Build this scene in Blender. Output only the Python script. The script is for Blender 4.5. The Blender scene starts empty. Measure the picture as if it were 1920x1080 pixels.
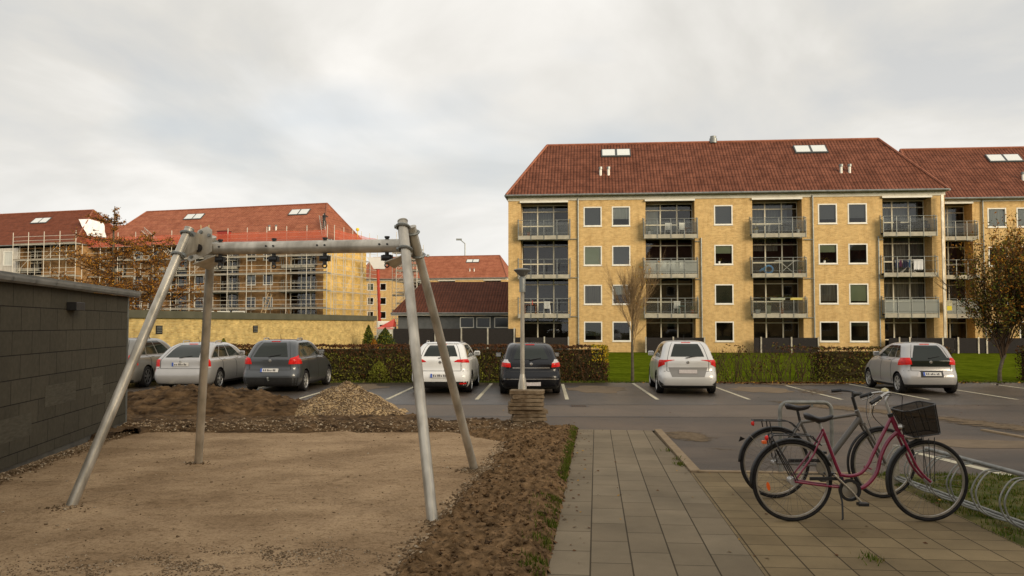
import bpy, bmesh, math, random
from mathutils import Vector, Matrix, noise
random.seed(7)
S = bpy.context.scene
COL = S.collection
rad = math.radians
# ------------------------------------------------------------------ camera, sky, sun, exposure
F = 1560.0
PITCH = math.atan(70 / F)
cd = bpy.data.cameras.new('camera'); cam = bpy.data.objects.new('camera', cd); COL.objects.link(cam)
cd.sensor_width = 36.0; cd.lens = 36.0 * F / 1920; cd.clip_end = 2000; cd.clip_start = 0.05
cam.location = (0, 0, 1.6); cam.rotation_euler = (math.pi / 2 + PITCH, 0, 0)
S.camera = cam
SUN_EL, SUN_AZ = rad(13.5), rad(139)      # azimuth clockwise from +Y (view direction): sun to the right, a little behind
W = bpy.data.worlds.new('World'); S.world = W; W.use_nodes = True
nt = W.node_tree; nt.nodes.clear()
def N(t, typ, **kw):
    n = t.nodes.new(typ)
    for k, v in kw.items():
        if k in n.inputs: n.inputs[k].default_value = v
        else: setattr(n, k, v)
    return n
sky = N(nt, 'ShaderNodeTexSky', sky_type='NISHITA', sun_disc=False, sun_elevation=SUN_EL, sun_rotation=SUN_AZ, air_density=1.2, dust_density=2.0)
tc = N(nt, 'ShaderNodeTexCoord'); sep = N(nt, 'ShaderNodeSeparateXYZ'); nt.links.new(tc.outputs['Generated'], sep.inputs[0])
add = N(nt, 'ShaderNodeMath', operation='ADD'); add.inputs[1].default_value = 0.22; nt.links.new(sep.outputs['Z'], add.inputs[0])
mx = N(nt, 'ShaderNodeMath', operation='MAXIMUM'); mx.inputs[1].default_value = 0.06; nt.links.new(add.outputs[0], mx.inputs[0])
dx = N(nt, 'ShaderNodeMath', operation='DIVIDE'); dy = N(nt, 'ShaderNodeMath', operation='DIVIDE')
nt.links.new(sep.outputs['X'], dx.inputs[0]); nt.links.new(mx.outputs[0], dx.inputs[1])
nt.links.new(sep.outputs['Y'], dy.inputs[0]); nt.links.new(mx.outputs[0], dy.inputs[1])
cmb = N(nt, 'ShaderNodeCombineXYZ'); nt.links.new(dx.outputs[0], cmb.inputs[0]); nt.links.new(dy.outputs[0], cmb.inputs[1])
n1 = N(nt, 'ShaderNodeTexNoise', Scale=0.95, Detail=7.0, Roughness=0.52, Distortion=0.5); nt.links.new(cmb.outputs[0], n1.inputs['Vector'])
r1 = N(nt, 'ShaderNodeValToRGB'); cr = r1.color_ramp
cr.elements[0].position = 0.36; cr.elements[0].color = (6.3, 6.35, 6.3, 1)
cr.elements[1].position = 0.60; cr.elements[1].color = (9.9, 9.6, 9.1, 1)
e = cr.elements.new(0.45); e.color = (7.45, 7.25, 6.8, 1)
nt.links.new(n1.outputs['Fac'], r1.inputs[0])
mp = N(nt, 'ShaderNodeMapping'); mp.inputs['Location'].default_value = (4.3, 1.7, 2.0); nt.links.new(cmb.outputs[0], mp.inputs[0])
n2 = N(nt, 'ShaderNodeTexNoise', Scale=0.9, Detail=4.0, Roughness=0.5); nt.links.new(mp.outputs[0], n2.inputs['Vector'])
r2 = N(nt, 'ShaderNodeValToRGB'); r2.color_ramp.elements[0].position = 0.56; r2.color_ramp.elements[1].position = 0.78
r2.color_ramp.elements[0].color = (0, 0, 0, 1); r2.color_ramp.elements[1].color = (0.75, 0.75, 0.75, 1)
nt.links.new(n2.outputs['Fac'], r2.inputs[0])
blue = N(nt, 'ShaderNodeMix', data_type='RGBA'); blue.inputs[0].default_value = 0.45
nt.links.new(sky.outputs[0], blue.inputs[6]); blue.inputs[7].default_value = (6.4, 7.4, 9.0, 1)
mixc = N(nt, 'ShaderNodeMix', data_type='RGBA')
nt.links.new(r2.outputs[0], mixc.inputs[0]); nt.links.new(r1.outputs[0], mixc.inputs[6]); nt.links.new(blue.outputs[2], mixc.inputs[7])
hz = N(nt, 'ShaderNodeMapRange'); hz.inputs['From Min'].default_value = 0.05; hz.inputs['From Max'].default_value = 0.30; hz.inputs['To Min'].default_value = 0.55; hz.inputs['To Max'].default_value = 0.0
nt.links.new(sep.outputs['Z'], hz.inputs['Value'])      # thinner, brighter cloud towards the horizon
mh = N(nt, 'ShaderNodeMix', data_type='RGBA'); nt.links.new(hz.outputs[0], mh.inputs[0]); nt.links.new(mixc.outputs[2], mh.inputs[6]); mh.inputs[7].default_value = (9.0, 9.0, 8.8, 1)
bg = N(nt, 'ShaderNodeBackground', Strength=0.105); nt.links.new(mh.outputs[2], bg.inputs[0])
wo = N(nt, 'ShaderNodeOutputWorld'); nt.links.new(bg.outputs[0], wo.inputs[0])
sd = bpy.data.lights.new('sun', 'SUN'); sun = bpy.data.objects.new('sun', sd); COL.objects.link(sun)
sd.energy = 4.8; sd.angle = rad(32); sd.color = (1.0, 0.84, 0.60)
sdir = Vector((math.sin(SUN_AZ) * math.cos(SUN_EL), math.cos(SUN_AZ) * math.cos(SUN_EL), math.sin(SUN_EL)))
sun.rotation_euler = sdir.to_track_quat('Z', 'Y').to_euler(); sun.location = sdir * 60
S.view_settings.view_transform = 'Standard'; S.view_settings.look = 'None'; S.view_settings.gamma = 1
S.view_settings.exposure = -0.05
S.render.film_transparent = False

# ------------------------------------------------------------------ helpers
MATS = {}
def mat(name, c, c2=None, sc=8.0, rough=0.8, metal=0.0, bump=0.0, bsc=None, coat=0.0, spec=0.5, dist=0.0, det=4.0, lo=0.35, hi=0.65, alpha=1.0, streak=None, trans=0.0):
    if name in MATS: return MATS[name]
    m = bpy.data.materials.new(name); m.use_nodes = True; t = m.node_tree; b = t.nodes['Principled BSDF']
    b.inputs['Roughness'].default_value = rough; b.inputs['Metallic'].default_value = metal
    b.inputs['Coat Weight'].default_value = coat; b.inputs['Coat Roughness'].default_value = 0.08
    b.inputs['Specular IOR Level'].default_value = spec if rough < 0.7 else min(spec, 0.12); b.inputs['Alpha'].default_value = alpha
    b.inputs['Transmission Weight'].default_value = trans
    b.inputs['Base Color'].default_value = (*c, 1)
    co = N(t, 'ShaderNodeTexCoord')
    src = co.outputs['Object']
    if streak:
        mpn = N(t, 'ShaderNodeMapping'); mpn.inputs['Scale'].default_value = streak; t.links.new(src, mpn.inputs[0]); src = mpn.outputs[0]
    if c2 is not None:
        n = N(t, 'ShaderNodeTexNoise', Scale=sc, Detail=det, Distortion=dist); t.links.new(src, n.inputs['Vector'])
        r = N(t, 'ShaderNodeValToRGB'); r.color_ramp.elements[0].position = lo; r.color_ramp.elements[1].position = hi
        r.color_ramp.elements[0].color = (*c, 1); r.color_ramp.elements[1].color = (*c2, 1)
        t.links.new(n.outputs['Fac'], r.inputs[0]); t.links.new(r.outputs[0], b.inputs['Base Color'])
    if bump:
        n = N(t, 'ShaderNodeTexNoise', Scale=bsc or sc * 3, Detail=5.0); t.links.new(src, n.inputs['Vector'])
        bp = N(t, 'ShaderNodeBump', Strength=bump, Distance=0.02); t.links.new(n.outputs['Fac'], bp.inputs['Height']); t.links.new(bp.outputs[0], b.inputs['Normal'])
    MATS[name] = m; return m
def brickmat(name, c1, c2, mortar, w, h, mw, wall=True, rough=0.85, bump=0.3, patch=None, off=0.5, uvs=False, sq=1.0, speck=0.0, grain=120, gb=0.15, tint=0.35):
    m = bpy.data.materials.new(name); m.use_nodes = True; t = m.node_tree; b = t.nodes['Principled BSDF']; b.inputs['Roughness'].default_value = rough; b.inputs['Specular IOR Level'].default_value = 0.15
    co = N(t, 'ShaderNodeTexCoord')
    if uvs: src = co.outputs['UV']
    elif wall:
        sp = N(t, 'ShaderNodeSeparateXYZ'); t.links.new(co.outputs['Object'], sp.inputs[0])
        a = N(t, 'ShaderNodeMath', operation='ADD'); t.links.new(sp.outputs[0], a.inputs[0]); t.links.new(sp.outputs[1], a.inputs[1])
        cb = N(t, 'ShaderNodeCombineXYZ'); t.links.new(a.outputs[0], cb.inputs[0]); t.links.new(sp.outputs[2], cb.inputs[1]); src = cb.outputs[0]
    else: src = co.outputs['Object']
    br = N(t, 'ShaderNodeTexBrick', Scale=1.0, offset=off); br.inputs['Color1'].default_value = (*c1, 1); br.inputs['Color2'].default_value = (*c2, 1)
    br.inputs['Mortar'].default_value = (*mortar, 1); br.inputs['Mortar Size'].default_value = mw; br.inputs['Mortar Smooth'].default_value = 0.2
    br.inputs['Brick Width'].default_value = w; br.inputs['Row Height'].default_value = h
    t.links.new(src, br.inputs['Vector'])
    n = N(t, 'ShaderNodeTexNoise', Scale=patch or 0.6, Detail=6.0, Roughness=0.6); t.links.new(co.outputs['Object'], n.inputs['Vector'])
    r = N(t, 'ShaderNodeValToRGB'); r.color_ramp.elements[0].position = 0.3; r.color_ramp.elements[1].position = 0.7
    v = 1 - tint; r.color_ramp.elements[0].color = (v, v * 0.99, v * 0.97, 1); r.color_ramp.elements[1].color = (1.12, 1.1, 1.08, 1)
    t.links.new(n.outputs['Fac'], r.inputs[0])
    mu = N(t, 'ShaderNodeMix', data_type='RGBA', blend_type='MULTIPLY'); mu.inputs[0].default_value = 1.0
    t.links.new(br.outputs['Color'], mu.inputs[6]); t.links.new(r.outputs[0], mu.inputs[7])
    last = mu.outputs[2]
    n3 = N(t, 'ShaderNodeTexNoise', Scale=grain, Detail=3.0); t.links.new(co.outputs['Object'], n3.inputs['Vector'])
    if speck:
        r3 = N(t, 'ShaderNodeValToRGB'); r3.color_ramp.elements[0].position = 0.3; r3.color_ramp.elements[1].position = 0.7
        r3.color_ramp.elements[0].color = (1 - speck,) * 3 + (1,); r3.color_ramp.elements[1].color = (1 + speck,) * 3 + (1,)
        t.links.new(n3.outputs['Fac'], r3.inputs[0])
        m3 = N(t, 'ShaderNodeMix', data_type='RGBA', blend_type='MULTIPLY'); m3.inputs[0].default_value = 1.0
        t.links.new(last, m3.inputs[6]); t.links.new(r3.outputs[0], m3.inputs[7]); last = m3.outputs[2]
    t.links.new(last, b.inputs['Base Color'])
    inv = N(t, 'ShaderNodeMath', operation='MULTIPLY_ADD'); inv.inputs[1].default_value = -1.0; inv.inputs[2].default_value = 1.0
    t.links.new(br.outputs['Fac'], inv.inputs[0])
    ad = N(t, 'ShaderNodeMath', operation='MULTIPLY_ADD'); ad.inputs[1].default_value = gb; t.links.new(n3.outputs['Fac'], ad.inputs[0]); t.links.new(inv.outputs[0], ad.inputs[2])
    bp = N(t, 'ShaderNodeBump', Strength=bump, Distance=0.01); t.links.new(ad.outputs[0], bp.inputs['Height']); t.links.new(bp.outputs[0], b.inputs['Normal'])
    MATS[name] = m; return m
def tilemat(name, c1, c2, dark):
    m = bpy.data.materials.new(name); m.use_nodes = True; t = m.node_tree; b = t.nodes['Principled BSDF']; b.inputs['Roughness'].default_value = 0.75; b.inputs['Specular IOR Level'].default_value = 0.12
    co = N(t, 'ShaderNodeTexCoord'); sp = N(t, 'ShaderNodeSeparateXYZ'); t.links.new(co.outputs['UV'], sp.inputs[0])
    def saw(out, per, name=None):
        d = N(t, 'ShaderNodeMath', operation='DIVIDE'); d.inputs[1].default_value = per; t.links.new(out, d.inputs[0])
        f = N(t, 'ShaderNodeMath', operation='FRACT'); t.links.new(d.outputs[0], f.inputs[0]); return f.outputs[0]
    fu = saw(sp.outputs[0], 0.24); fv = saw(sp.outputs[1], 0.36); fw = saw(sp.outputs[1], 1.08)
    sn = N(t, 'ShaderNodeMath', operation='MULTIPLY'); sn.inputs[1].default_value = math.pi; t.links.new(fu, sn.inputs[0])
    s2 = N(t, 'ShaderNodeMath', operation='SINE'); t.links.new(sn.outputs[0], s2.inputs[0])
    ru = N(t, 'ShaderNodeValToRGB'); ru.color_ramp.elements[0].position = 0.05; ru.color_ramp.elements[1].position = 0.55
    ru.color_ramp.elements[0].color = (*dark, 1); ru.color_ramp.elements[1].color = (1, 1, 1, 1); t.links.new(s2.outputs[0], ru.inputs[0])
    rv = N(t, 'ShaderNodeValToRGB'); rv.color_ramp.elements[0].position = 0.0; rv.color_ramp.elements[1].position = 0.16
    rv.color_ramp.elements[0].color = (0.55, 0.55, 0.55, 1); rv.color_ramp.elements[1].color = (1, 1, 1, 1); t.links.new(fv, rv.inputs[0])
    rw = N(t, 'ShaderNodeValToRGB'); rw.color_ramp.elements[0].position = 0.0; rw.color_ramp.elements[1].position = 0.12
    rw.color_ramp.elements[0].color = (0.62, 0.62, 0.62, 1); rw.color_ramp.elements[1].color = (1, 1, 1, 1); t.links.new(fw, rw.inputs[0])
    n = N(t, 'ShaderNodeTexNoise', Scale=1.3, Detail=8.0, Roughness=0.7); t.links.new(co.outputs['UV'], n.inputs['Vector'])
    r = N(t, 'ShaderNodeValToRGB'); r.color_ramp.elements[0].position = 0.38; r.color_ramp.elements[1].position = 0.62
    r.color_ramp.elements[0].color = (*c1, 1); r.color_ramp.elements[1].color = (*c2, 1); t.links.new(n.outputs['Fac'], r.inputs[0])
    last = r.outputs[0]
    for x in (ru, rv, rw):
        mu = N(t, 'ShaderNodeMix', data_type='RGBA', blend_type='MULTIPLY'); mu.inputs[0].default_value = 1.0
        t.links.new(last, mu.inputs[6]); t.links.new(x.outputs[0], mu.inputs[7]); last = mu.outputs[2]
    t.links.new(last, b.inputs['Base Color'])
    bp = N(t, 'ShaderNodeBump', Strength=0.6, Distance=0.05); t.links.new(s2.outputs[0], bp.inputs['Height']); t.links.new(bp.outputs[0], b.inputs['Normal'])
    MATS[name] = m; return m
def glassmat(name, tint=(0.75, 0.8, 0.8), a=0.7, gl=(1, 1, 1), rough=0.02, boost=1.0):
    m = bpy.data.materials.new(name); m.use_nodes = True; t = m.node_tree; t.nodes.clear()
    o = N(t, 'ShaderNodeOutputMaterial'); tr = N(t, 'ShaderNodeBsdfTransparent'); tr.inputs[0].default_value = (*tint, 1)
    g = N(t, 'ShaderNodeBsdfGlossy', Roughness=rough); g.inputs[0].default_value = (*gl, 1)
    fr = N(t, 'ShaderNodeFresnel', IOR=1.5)
    mu = N(t, 'ShaderNodeMath', operation='MULTIPLY', use_clamp=True); mu.inputs[1].default_value = boost; t.links.new(fr.outputs[0], mu.inputs[0])
    mi = N(t, 'ShaderNodeMixShader'); t.links.new(mu.outputs[0], mi.inputs[0]); t.links.new(tr.outputs[0], mi.inputs[1]); t.links.new(g.outputs[0], mi.inputs[2])
    if a < 1:   # frosted share
        df = N(t, 'ShaderNodeBsdfDiffuse'); df.inputs[0].default_value = (0.35, 0.37, 0.35, 1)
        m2 = N(t, 'ShaderNodeMixShader'); m2.inputs[0].default_value = 1 - a; t.links.new(mi.outputs[0], m2.inputs[1]); t.links.new(df.outputs[0], m2.inputs[2]); mi = m2
    t.links.new(mi.outputs[0], o.inputs[0]); MATS[name] = m; return m

class MB:
    def __init__(s): s.v = []; s.f = []; s.m = []; s.uv = []
    def face(s, pts, mi=0, uv=None):
        i = len(s.v); s.v += [tuple(p) for p in pts]; s.f.append(tuple(range(i, i + len(pts)))); s.m.append(mi); s.uv.append(uv)
    def mesh(s, vs, fs, mi=0):
        i = len(s.v); s.v += [tuple(p) for p in vs]
        for f in fs: s.f.append(tuple(k + i for k in f)); s.m.append(mi); s.uv.append(None)
    def box(s, x0, x1, y0, y1, z0, z1, mi=0, M=None):
        vs = [Vector((x, y, z)) for z in (z0, z1) for y in (y0, y1) for x in (x0, x1)]
        if M is not None: vs = [M @ v for v in vs]
        s.mesh(vs, [(0, 2, 3, 1), (4, 5, 7, 6), (0, 1, 5, 4), (2, 6, 7, 3), (0, 4, 6, 2), (1, 3, 7, 5)], mi)
    def tube(s, pts, r, n=8, closed=False, mi=0, cap=True, flat=None):
        pts = [Vector(p) for p in pts]; k = len(pts); rs = r if isinstance(r, (list, tuple)) else [r] * k
        rings = []; prev = None
        for i, p in enumerate(pts):
            if closed: d = pts[(i + 1) % k] - pts[i - 1]
            else: d = pts[min(i + 1, k - 1)] - pts[max(i - 1, 0)]
            d.normalize()
            if prev is None:
                a = Vector((0, 0, 1)) if abs(d.z) < 0.9 else Vector((1, 0, 0))
                u = d.cross(a).normalized()
            else:
                u = prev - d * prev.dot(d)
                u = u.normalized() if u.length > 1e-6 else d.orthogonal().normalized()
            prev = u; w = d.cross(u)
            rings.append([p + (u * math.cos(2 * math.pi * j / n) + w * math.sin(2 * math.pi * j / n)) * rs[i] for j in range(n)])
        vs = [q for R_ in rings for q in R_]; fs = []
        for i in range(k if closed else k - 1):
            for j in range(n): fs.append((i * n + j, i * n + (j + 1) % n, ((i + 1) % k) * n + (j + 1) % n, ((i + 1) % k) * n + j))
        if cap and not closed: fs.append(tuple(range(n - 1, -1, -1))); fs.append(tuple((k - 1) * n + j for j in range(n)))
        s.mesh(vs, fs, mi)
    def lathe(s, prof, M=None, n=24, mi=0):   # prof: (r, h) around Z
        vs = []; fs = []; k = len(prof)
        for r, h in prof:
            for j in range(n): a = 2 * math.pi * j / n; vs.append(Vector((r * math.cos(a), r * math.sin(a), h)))
        if M is not None: vs = [M @ v for v in vs]
        for i in range(k - 1):
            for j in range(n): fs.append((i * n + j, i * n + (j + 1) % n, (i + 1) * n + (j + 1) % n, (i + 1) * n + j))
        s.mesh(vs, fs, mi)
    def blob(s, c, r, mi=0, sq=1.0):
        c = Vector(c); q = [Vector(p) for p in ((1, 0, 0), (-1, 0, 0), (0, 1, 0), (0, -1, 0), (0, 0, 1), (0, 0, -1))]
        ro = Matrix.Rotation(random.uniform(0, 6.28), 3, (random.random(), random.random(), random.random() + 0.1))
        vs = [c + Vector(((ro @ p)[0], (ro @ p)[1], (ro @ p)[2] * sq)) * r * random.uniform(0.65, 1.25) for p in q]
        s.mesh(vs, [(0, 2, 4), (2, 1, 4), (1, 3, 4), (3, 0, 4), (2, 0, 5), (1, 2, 5), (3, 1, 5), (0, 3, 5)], mi)
    def build(s, name, mats, parent=None, smooth=False, bevel=0, loc=None, rotz=0):
        me = bpy.data.meshes.new(name); me.from_pydata(s.v, [], s.f)
        if not isinstance(mats, (list, tuple)): mats = [mats]
        for m in mats: me.materials.append(m)
        me.polygons.foreach_set('material_index', s.m)
        if any(u is not None for u in s.uv):
            ul = me.uv_layers.new(name='UVMap')
            for p, u in zip(me.polygons, s.uv):
                if u:
                    for li, q in zip(p.loop_indices, u): ul.data[li].uv = q
        if smooth:
            bm = bmesh.new(); bm.from_mesh(me); bmesh.ops.remove_doubles(bm, verts=bm.verts, dist=1e-5); bm.to_mesh(me); bm.free()
            me.polygons.foreach_set('use_smooth', [True] * len(me.polygons))
            if smooth != 'full':
                try: me.set_sharp_from_angle(angle=rad(38))
                except Exception: pass
        o = bpy.data.objects.new(name, me); COL.objects.link(o)
        if bevel:
            md = o.modifiers.new('bevel', 'BEVEL'); md.width = bevel; md.segments = 2; md.limit_method = 'ANGLE'
        if loc: o.location = loc
        if rotz: o.rotation_euler = (0, 0, rotz)
        o.parent = parent; return o
def thing(name, label, cat, loc=(0, 0, 0), rotz=0, group=None):
    o = bpy.data.objects.new(name, None); COL.objects.link(o); o.location = loc; o.rotation_euler = (0, 0, rotz)
    o.empty_display_size = 0.2
    return tag(o, label, cat, group)
def tag(o, label, cat, group=None, kind=None):
    o['label'] = label; o['category'] = cat
    if group: o['group'] = group
    if kind: o['kind'] = kind
    return o
def struct(o, label=None): 
    o['kind'] = 'structure'
    if label: o['label'] = label
    return o
def copy_tree(o, parent=None):
    c = o.copy(); COL.objects.link(c); c.parent = parent
    for ch in list(o.children): copy_tree(ch, c)
    return c
def g(Y): return -0.021 * min(max(Y, 0.0), 17.0)
def fbm(x, y, s, o=4, z=0.0): return noise.fractal((x * s, y * s, z), 0.6, 2.0, o)

# materials ---------------------------------------------------------
M_brick = brickmat('yellow_brick', (0.56, 0.388, 0.172), (0.44, 0.288, 0.118), (0.50, 0.385, 0.215), 0.235, 0.072, 0.008, patch=3.0, tint=0.15)
M_brickL = brickmat('cleaned_sunlit_brick', (0.80, 0.56, 0.20), (0.72, 0.48, 0.15), (0.66, 0.48, 0.22), 0.235, 0.15, 0.008, patch=0.8, tint=0.25)  # sunlight on the end wall is put into this lighter brick colour
M_brickold = brickmat('old_shaded_brick', (0.38, 0.225, 0.10), (0.27, 0.15, 0.062), (0.26, 0.18, 0.10), 0.235, 0.15, 0.008, patch=0.35, tint=0.45)  # old brick, darkened further for the shade on the scaffolded front
M_brickrub = brickmat('rubbed_yellow_brick', (0.72, 0.54, 0.22), (0.48, 0.32, 0.11), (0.58, 0.45, 0.22), 0.24, 0.075, 0.014, patch=2.2, tint=0.4)
M_tile = tilemat('red_roof_tiles', (0.095, 0.034, 0.020), (0.175, 0.066, 0.040), (0.30, 0.26, 0.22))
M_tile2 = tilemat('new_red_roof_tiles', (0.24, 0.080, 0.046), (0.32, 0.12, 0.068), (0.72, 0.68, 0.66))
M_tile3 = tilemat('brown_roof_tiles', (0.085, 0.028, 0.015), (0.125, 0.042, 0.022), (0.45, 0.42, 0.40))
M_white = mat('white_painted_wood', (0.62, 0.60, 0.54), (0.70, 0.68, 0.62), sc=3, rough=0.5)
M_cream = mat('cream_fascia_board', (0.52, 0.49, 0.40), (0.62, 0.59, 0.50), sc=2, rough=0.6)
M_greyframe = mat('beige_window_frame', (0.60, 0.56, 0.44), (0.68, 0.64, 0.52), sc=2, rough=0.5)
M_concrete = mat('pale_concrete', (0.30, 0.28, 0.23), (0.40, 0.37, 0.30), sc=3, rough=0.85, bump=0.2)
M_zinc = mat('weathered_zinc', (0.16, 0.17, 0.165), (0.24, 0.25, 0.24), sc=4, rough=0.45, metal=0.5)
M_galv = mat('galvanised_steel', (0.33, 0.30, 0.245), (0.60, 0.555, 0.47), sc=7, rough=0.38, metal=0.45, bump=0.06, bsc=60, det=6, streak=(1, 1, 0.35))
M_galvd = mat('dull_galvanised_steel', (0.20, 0.21, 0.20), (0.30, 0.31, 0.29), sc=7, rough=0.5, metal=0.5)
M_dark = mat('dark_anthracite', (0.020, 0.018, 0.018), (0.034, 0.030, 0.029), sc=6, rough=0.9, streak=(1, 1, 14))
M_black = mat('black_plastic', (0.012, 0.012, 0.013), rough=0.45)
M_rubber = mat('black_rubber', (0.017, 0.016, 0.016), (0.028, 0.026, 0.025), sc=30, rough=0.8)
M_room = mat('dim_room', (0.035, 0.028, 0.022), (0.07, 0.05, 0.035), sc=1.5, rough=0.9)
M_soffit = mat('olive_soffit', (0.14, 0.12, 0.075), rough=0.8)
M_pane = glassmat('window_glass', (0.8, 0.83, 0.82), 1.0, boost=1.6)
M_clear = glassmat('balcony_glass', (0.84, 0.86, 0.83), 0.93, boost=1.0)
M_frost = glassmat('frosted_balcony_glass', (0.8, 0.85, 0.82), 0.42)
M_bl = [mat('blind_and_sky_grey', (0.17, 0.18, 0.19), rough=0.9), mat('pale_green_blind', (0.40, 0.44, 0.28), (0.46, 0.5, 0.34), sc=1, rough=0.9),
        mat('pale_curtain', (0.45, 0.46, 0.42), (0.56, 0.56, 0.52), sc=3, rough=0.9, streak=(6, 6, 0.3)), mat('dark_green_blind', (0.075, 0.085, 0.06), rough=0.9),
        mat('smoky_curtain', (0.15, 0.14, 0.12), (0.28, 0.26, 0.22), sc=2, rough=0.9, streak=(8, 8, 0.3))]
M_asph = mat('worn_asphalt', (0.050, 0.037, 0.025), (0.118, 0.080, 0.049), sc=0.35, rough=0.55, spec=0.3, bump=0.35, bsc=90, det=8, lo=0.3, hi=0.7)
M_asph2 = mat('pale_asphalt_patch', (0.17, 0.125, 0.080), (0.21, 0.155, 0.10), sc=3, rough=0.8, bump=0.3, bsc=90)
M_paintline = mat('cream_road_paint', (0.46, 0.41, 0.29), (0.58, 0.53, 0.40), sc=12, rough=0.8)
M_sand = mat('raked_sand', (0.235, 0.155, 0.085), (0.365, 0.252, 0.146), sc=1.1, rough=0.95, bump=0.6, bsc=70, det=9, dist=0.3)
def layered(m, base_in='Base Color', sc=14.0, str_=(1, 1, 1), lo=0.30, hi=0.62, dark=0.62, det=8.0, dist=0.0):
    """multiply a second, finer wear pattern of the surface into its colour"""
    t = m.node_tree; b = t.nodes['Principled BSDF']; src = b.inputs[base_in].links[0].from_socket
    co = N(t, 'ShaderNodeTexCoord'); mp_ = N(t, 'ShaderNodeMapping'); mp_.inputs['Scale'].default_value = str_; t.links.new(co.outputs['Object'], mp_.inputs[0])
    n = N(t, 'ShaderNodeTexNoise', Scale=sc, Detail=det, Roughness=0.65, Distortion=dist); t.links.new(mp_.outputs[0], n.inputs['Vector'])
    r = N(t, 'ShaderNodeValToRGB'); r.color_ramp.elements[0].position = lo; r.color_ramp.elements[1].position = hi
    r.color_ramp.elements[0].color = (dark, dark * .97, dark * .93, 1); r.color_ramp.elements[1].color = (1.06, 1.06, 1.06, 1); t.links.new(n.outputs['Fac'], r.inputs[0])
    mu = N(t, 'ShaderNodeMix', data_type='RGBA', blend_type='MULTIPLY'); mu.inputs[0].default_value = 1.0; t.links.new(src, mu.inputs[6]); t.links.new(r.outputs[0], mu.inputs[7]); t.links.new(mu.outputs[2], b.inputs[base_in]); return m
layered(M_sand, sc=9.0, str_=(1, 1, 1), lo=0.34, hi=0.50, dark=0.80); layered(M_sand, sc=2.6, str_=(1, 1.5, 1), lo=0.36, hi=0.42, dark=0.88, dist=2.5); layered(M_sand, sc=38.0, lo=0.36, hi=0.52, dark=0.66); layered(M_sand, sc=5.0, lo=0.36, hi=0.42, dark=0.84, dist=2.5)
layered(M_asph, sc=0.9, str_=(0.5, 1.4, 1), lo=0.36, hi=0.50, dark=0.62); layered(M_asph, sc=30.0, lo=0.3, hi=0.6, dark=0.80)
layered(M_lawn_ := mat('mown_lawn', (0.058, 0.080, 0.004), (0.105, 0.132, 0.008), sc=1.6, rough=0.9, spec=0.0, bump=0.8, bsc=20, det=9), sc=7.0, str_=(1, .5, 1), dark=0.66)
layered(M_brick, sc=1.6, str_=(1.4, 1.4, 0.14), lo=0.34, hi=0.5, dark=0.91); layered(M_brick, sc=14.0, str_=(1, 1, 3), lo=0.35, hi=0.55, dark=0.84)
layered(M_brickold, sc=0.9, lo=0.36, hi=0.52, dark=0.66); layered(M_brickL, sc=1.2, str_=(1, 1, 2.5), lo=0.36, hi=0.5, dark=0.82)
for m_ in (M_tile, M_tile2, M_tile3): layered(m_, sc=0.55, lo=0.38, hi=0.52, dark=0.90); layered(m_, sc=5.0, lo=0.36, hi=0.5, dark=0.92)
M_soil = mat('dark_topsoil', (0.050, 0.028, 0.011), (0.29, 0.175, 0.085), sc=11, rough=0.95, bump=1.0, bsc=45, det=9, lo=0.3, hi=0.7)
M_heap = mat('brown_earth', (0.020, 0.011, 0.005), (0.175, 0.108, 0.055), sc=6, rough=0.95, bump=0.7, bsc=30, det=9, lo=0.3, hi=0.7, streak=(0.5, 1, 2.2))
M_grav = mat('crushed_gravel', (0.16, 0.105, 0.052), (0.62, 0.44, 0.24), sc=26, rough=0.95, bump=0.8, bsc=40, det=9)
M_stone = mat('pebble_grey', (0.26, 0.19, 0.115), (0.42, 0.31, 0.20), sc=5, rough=0.9)
M_stone2 = mat('pebble_brown', (0.11, 0.072, 0.040), (0.21, 0.145, 0.085), sc=5, rough=0.9)
M_stone3 = mat('pebble_pale', (0.42, 0.34, 0.24), rough=0.9)
M_lawn = mat('mown_lawn', (0.058, 0.080, 0.004), (0.105, 0.132, 0.008), sc=1.6, rough=0.9, spec=0.0, bump=0.8, bsc=20, det=9)
M_rough = mat('rough_ground', (0.07, 0.06, 0.03), (0.10, 0.10, 0.035), sc=1.2, rough=0.95, bump=0.5)
M_grass = [mat('grass_green', (0.060, 0.095, 0.006), rough=0.8), mat('grass_straw', (0.17, 0.145, 0.04), rough=0.8), mat('grass_olive', (0.095, 0.115, 0.012), rough=0.8)]
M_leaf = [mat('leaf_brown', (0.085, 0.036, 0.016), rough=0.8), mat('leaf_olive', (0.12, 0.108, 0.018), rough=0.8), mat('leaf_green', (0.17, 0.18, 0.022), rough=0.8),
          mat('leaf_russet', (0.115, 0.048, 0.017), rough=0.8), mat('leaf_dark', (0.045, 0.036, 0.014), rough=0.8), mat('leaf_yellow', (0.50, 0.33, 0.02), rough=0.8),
          mat('leaf_rust', (0.30, 0.125, 0.016), rough=0.8), mat('leaf_amber', (0.40, 0.21, 0.025), rough=0.8), mat('leaf_fir', (0.035, 0.055, 0.015), rough=0.8)]
M_twig = mat('brown_twigs', (0.055, 0.034, 0.020), (0.085, 0.055, 0.034), sc=5, rough=0.9)
M_bark = mat('grey_bark', (0.085, 0.070, 0.050), (0.13, 0.11, 0.078), sc=9, rough=0.9, bump=0.4)
M_barktan = mat('tan_twigs', (0.22, 0.145, 0.07), (0.32, 0.22, 0.115), sc=9, rough=0.9)

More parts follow.
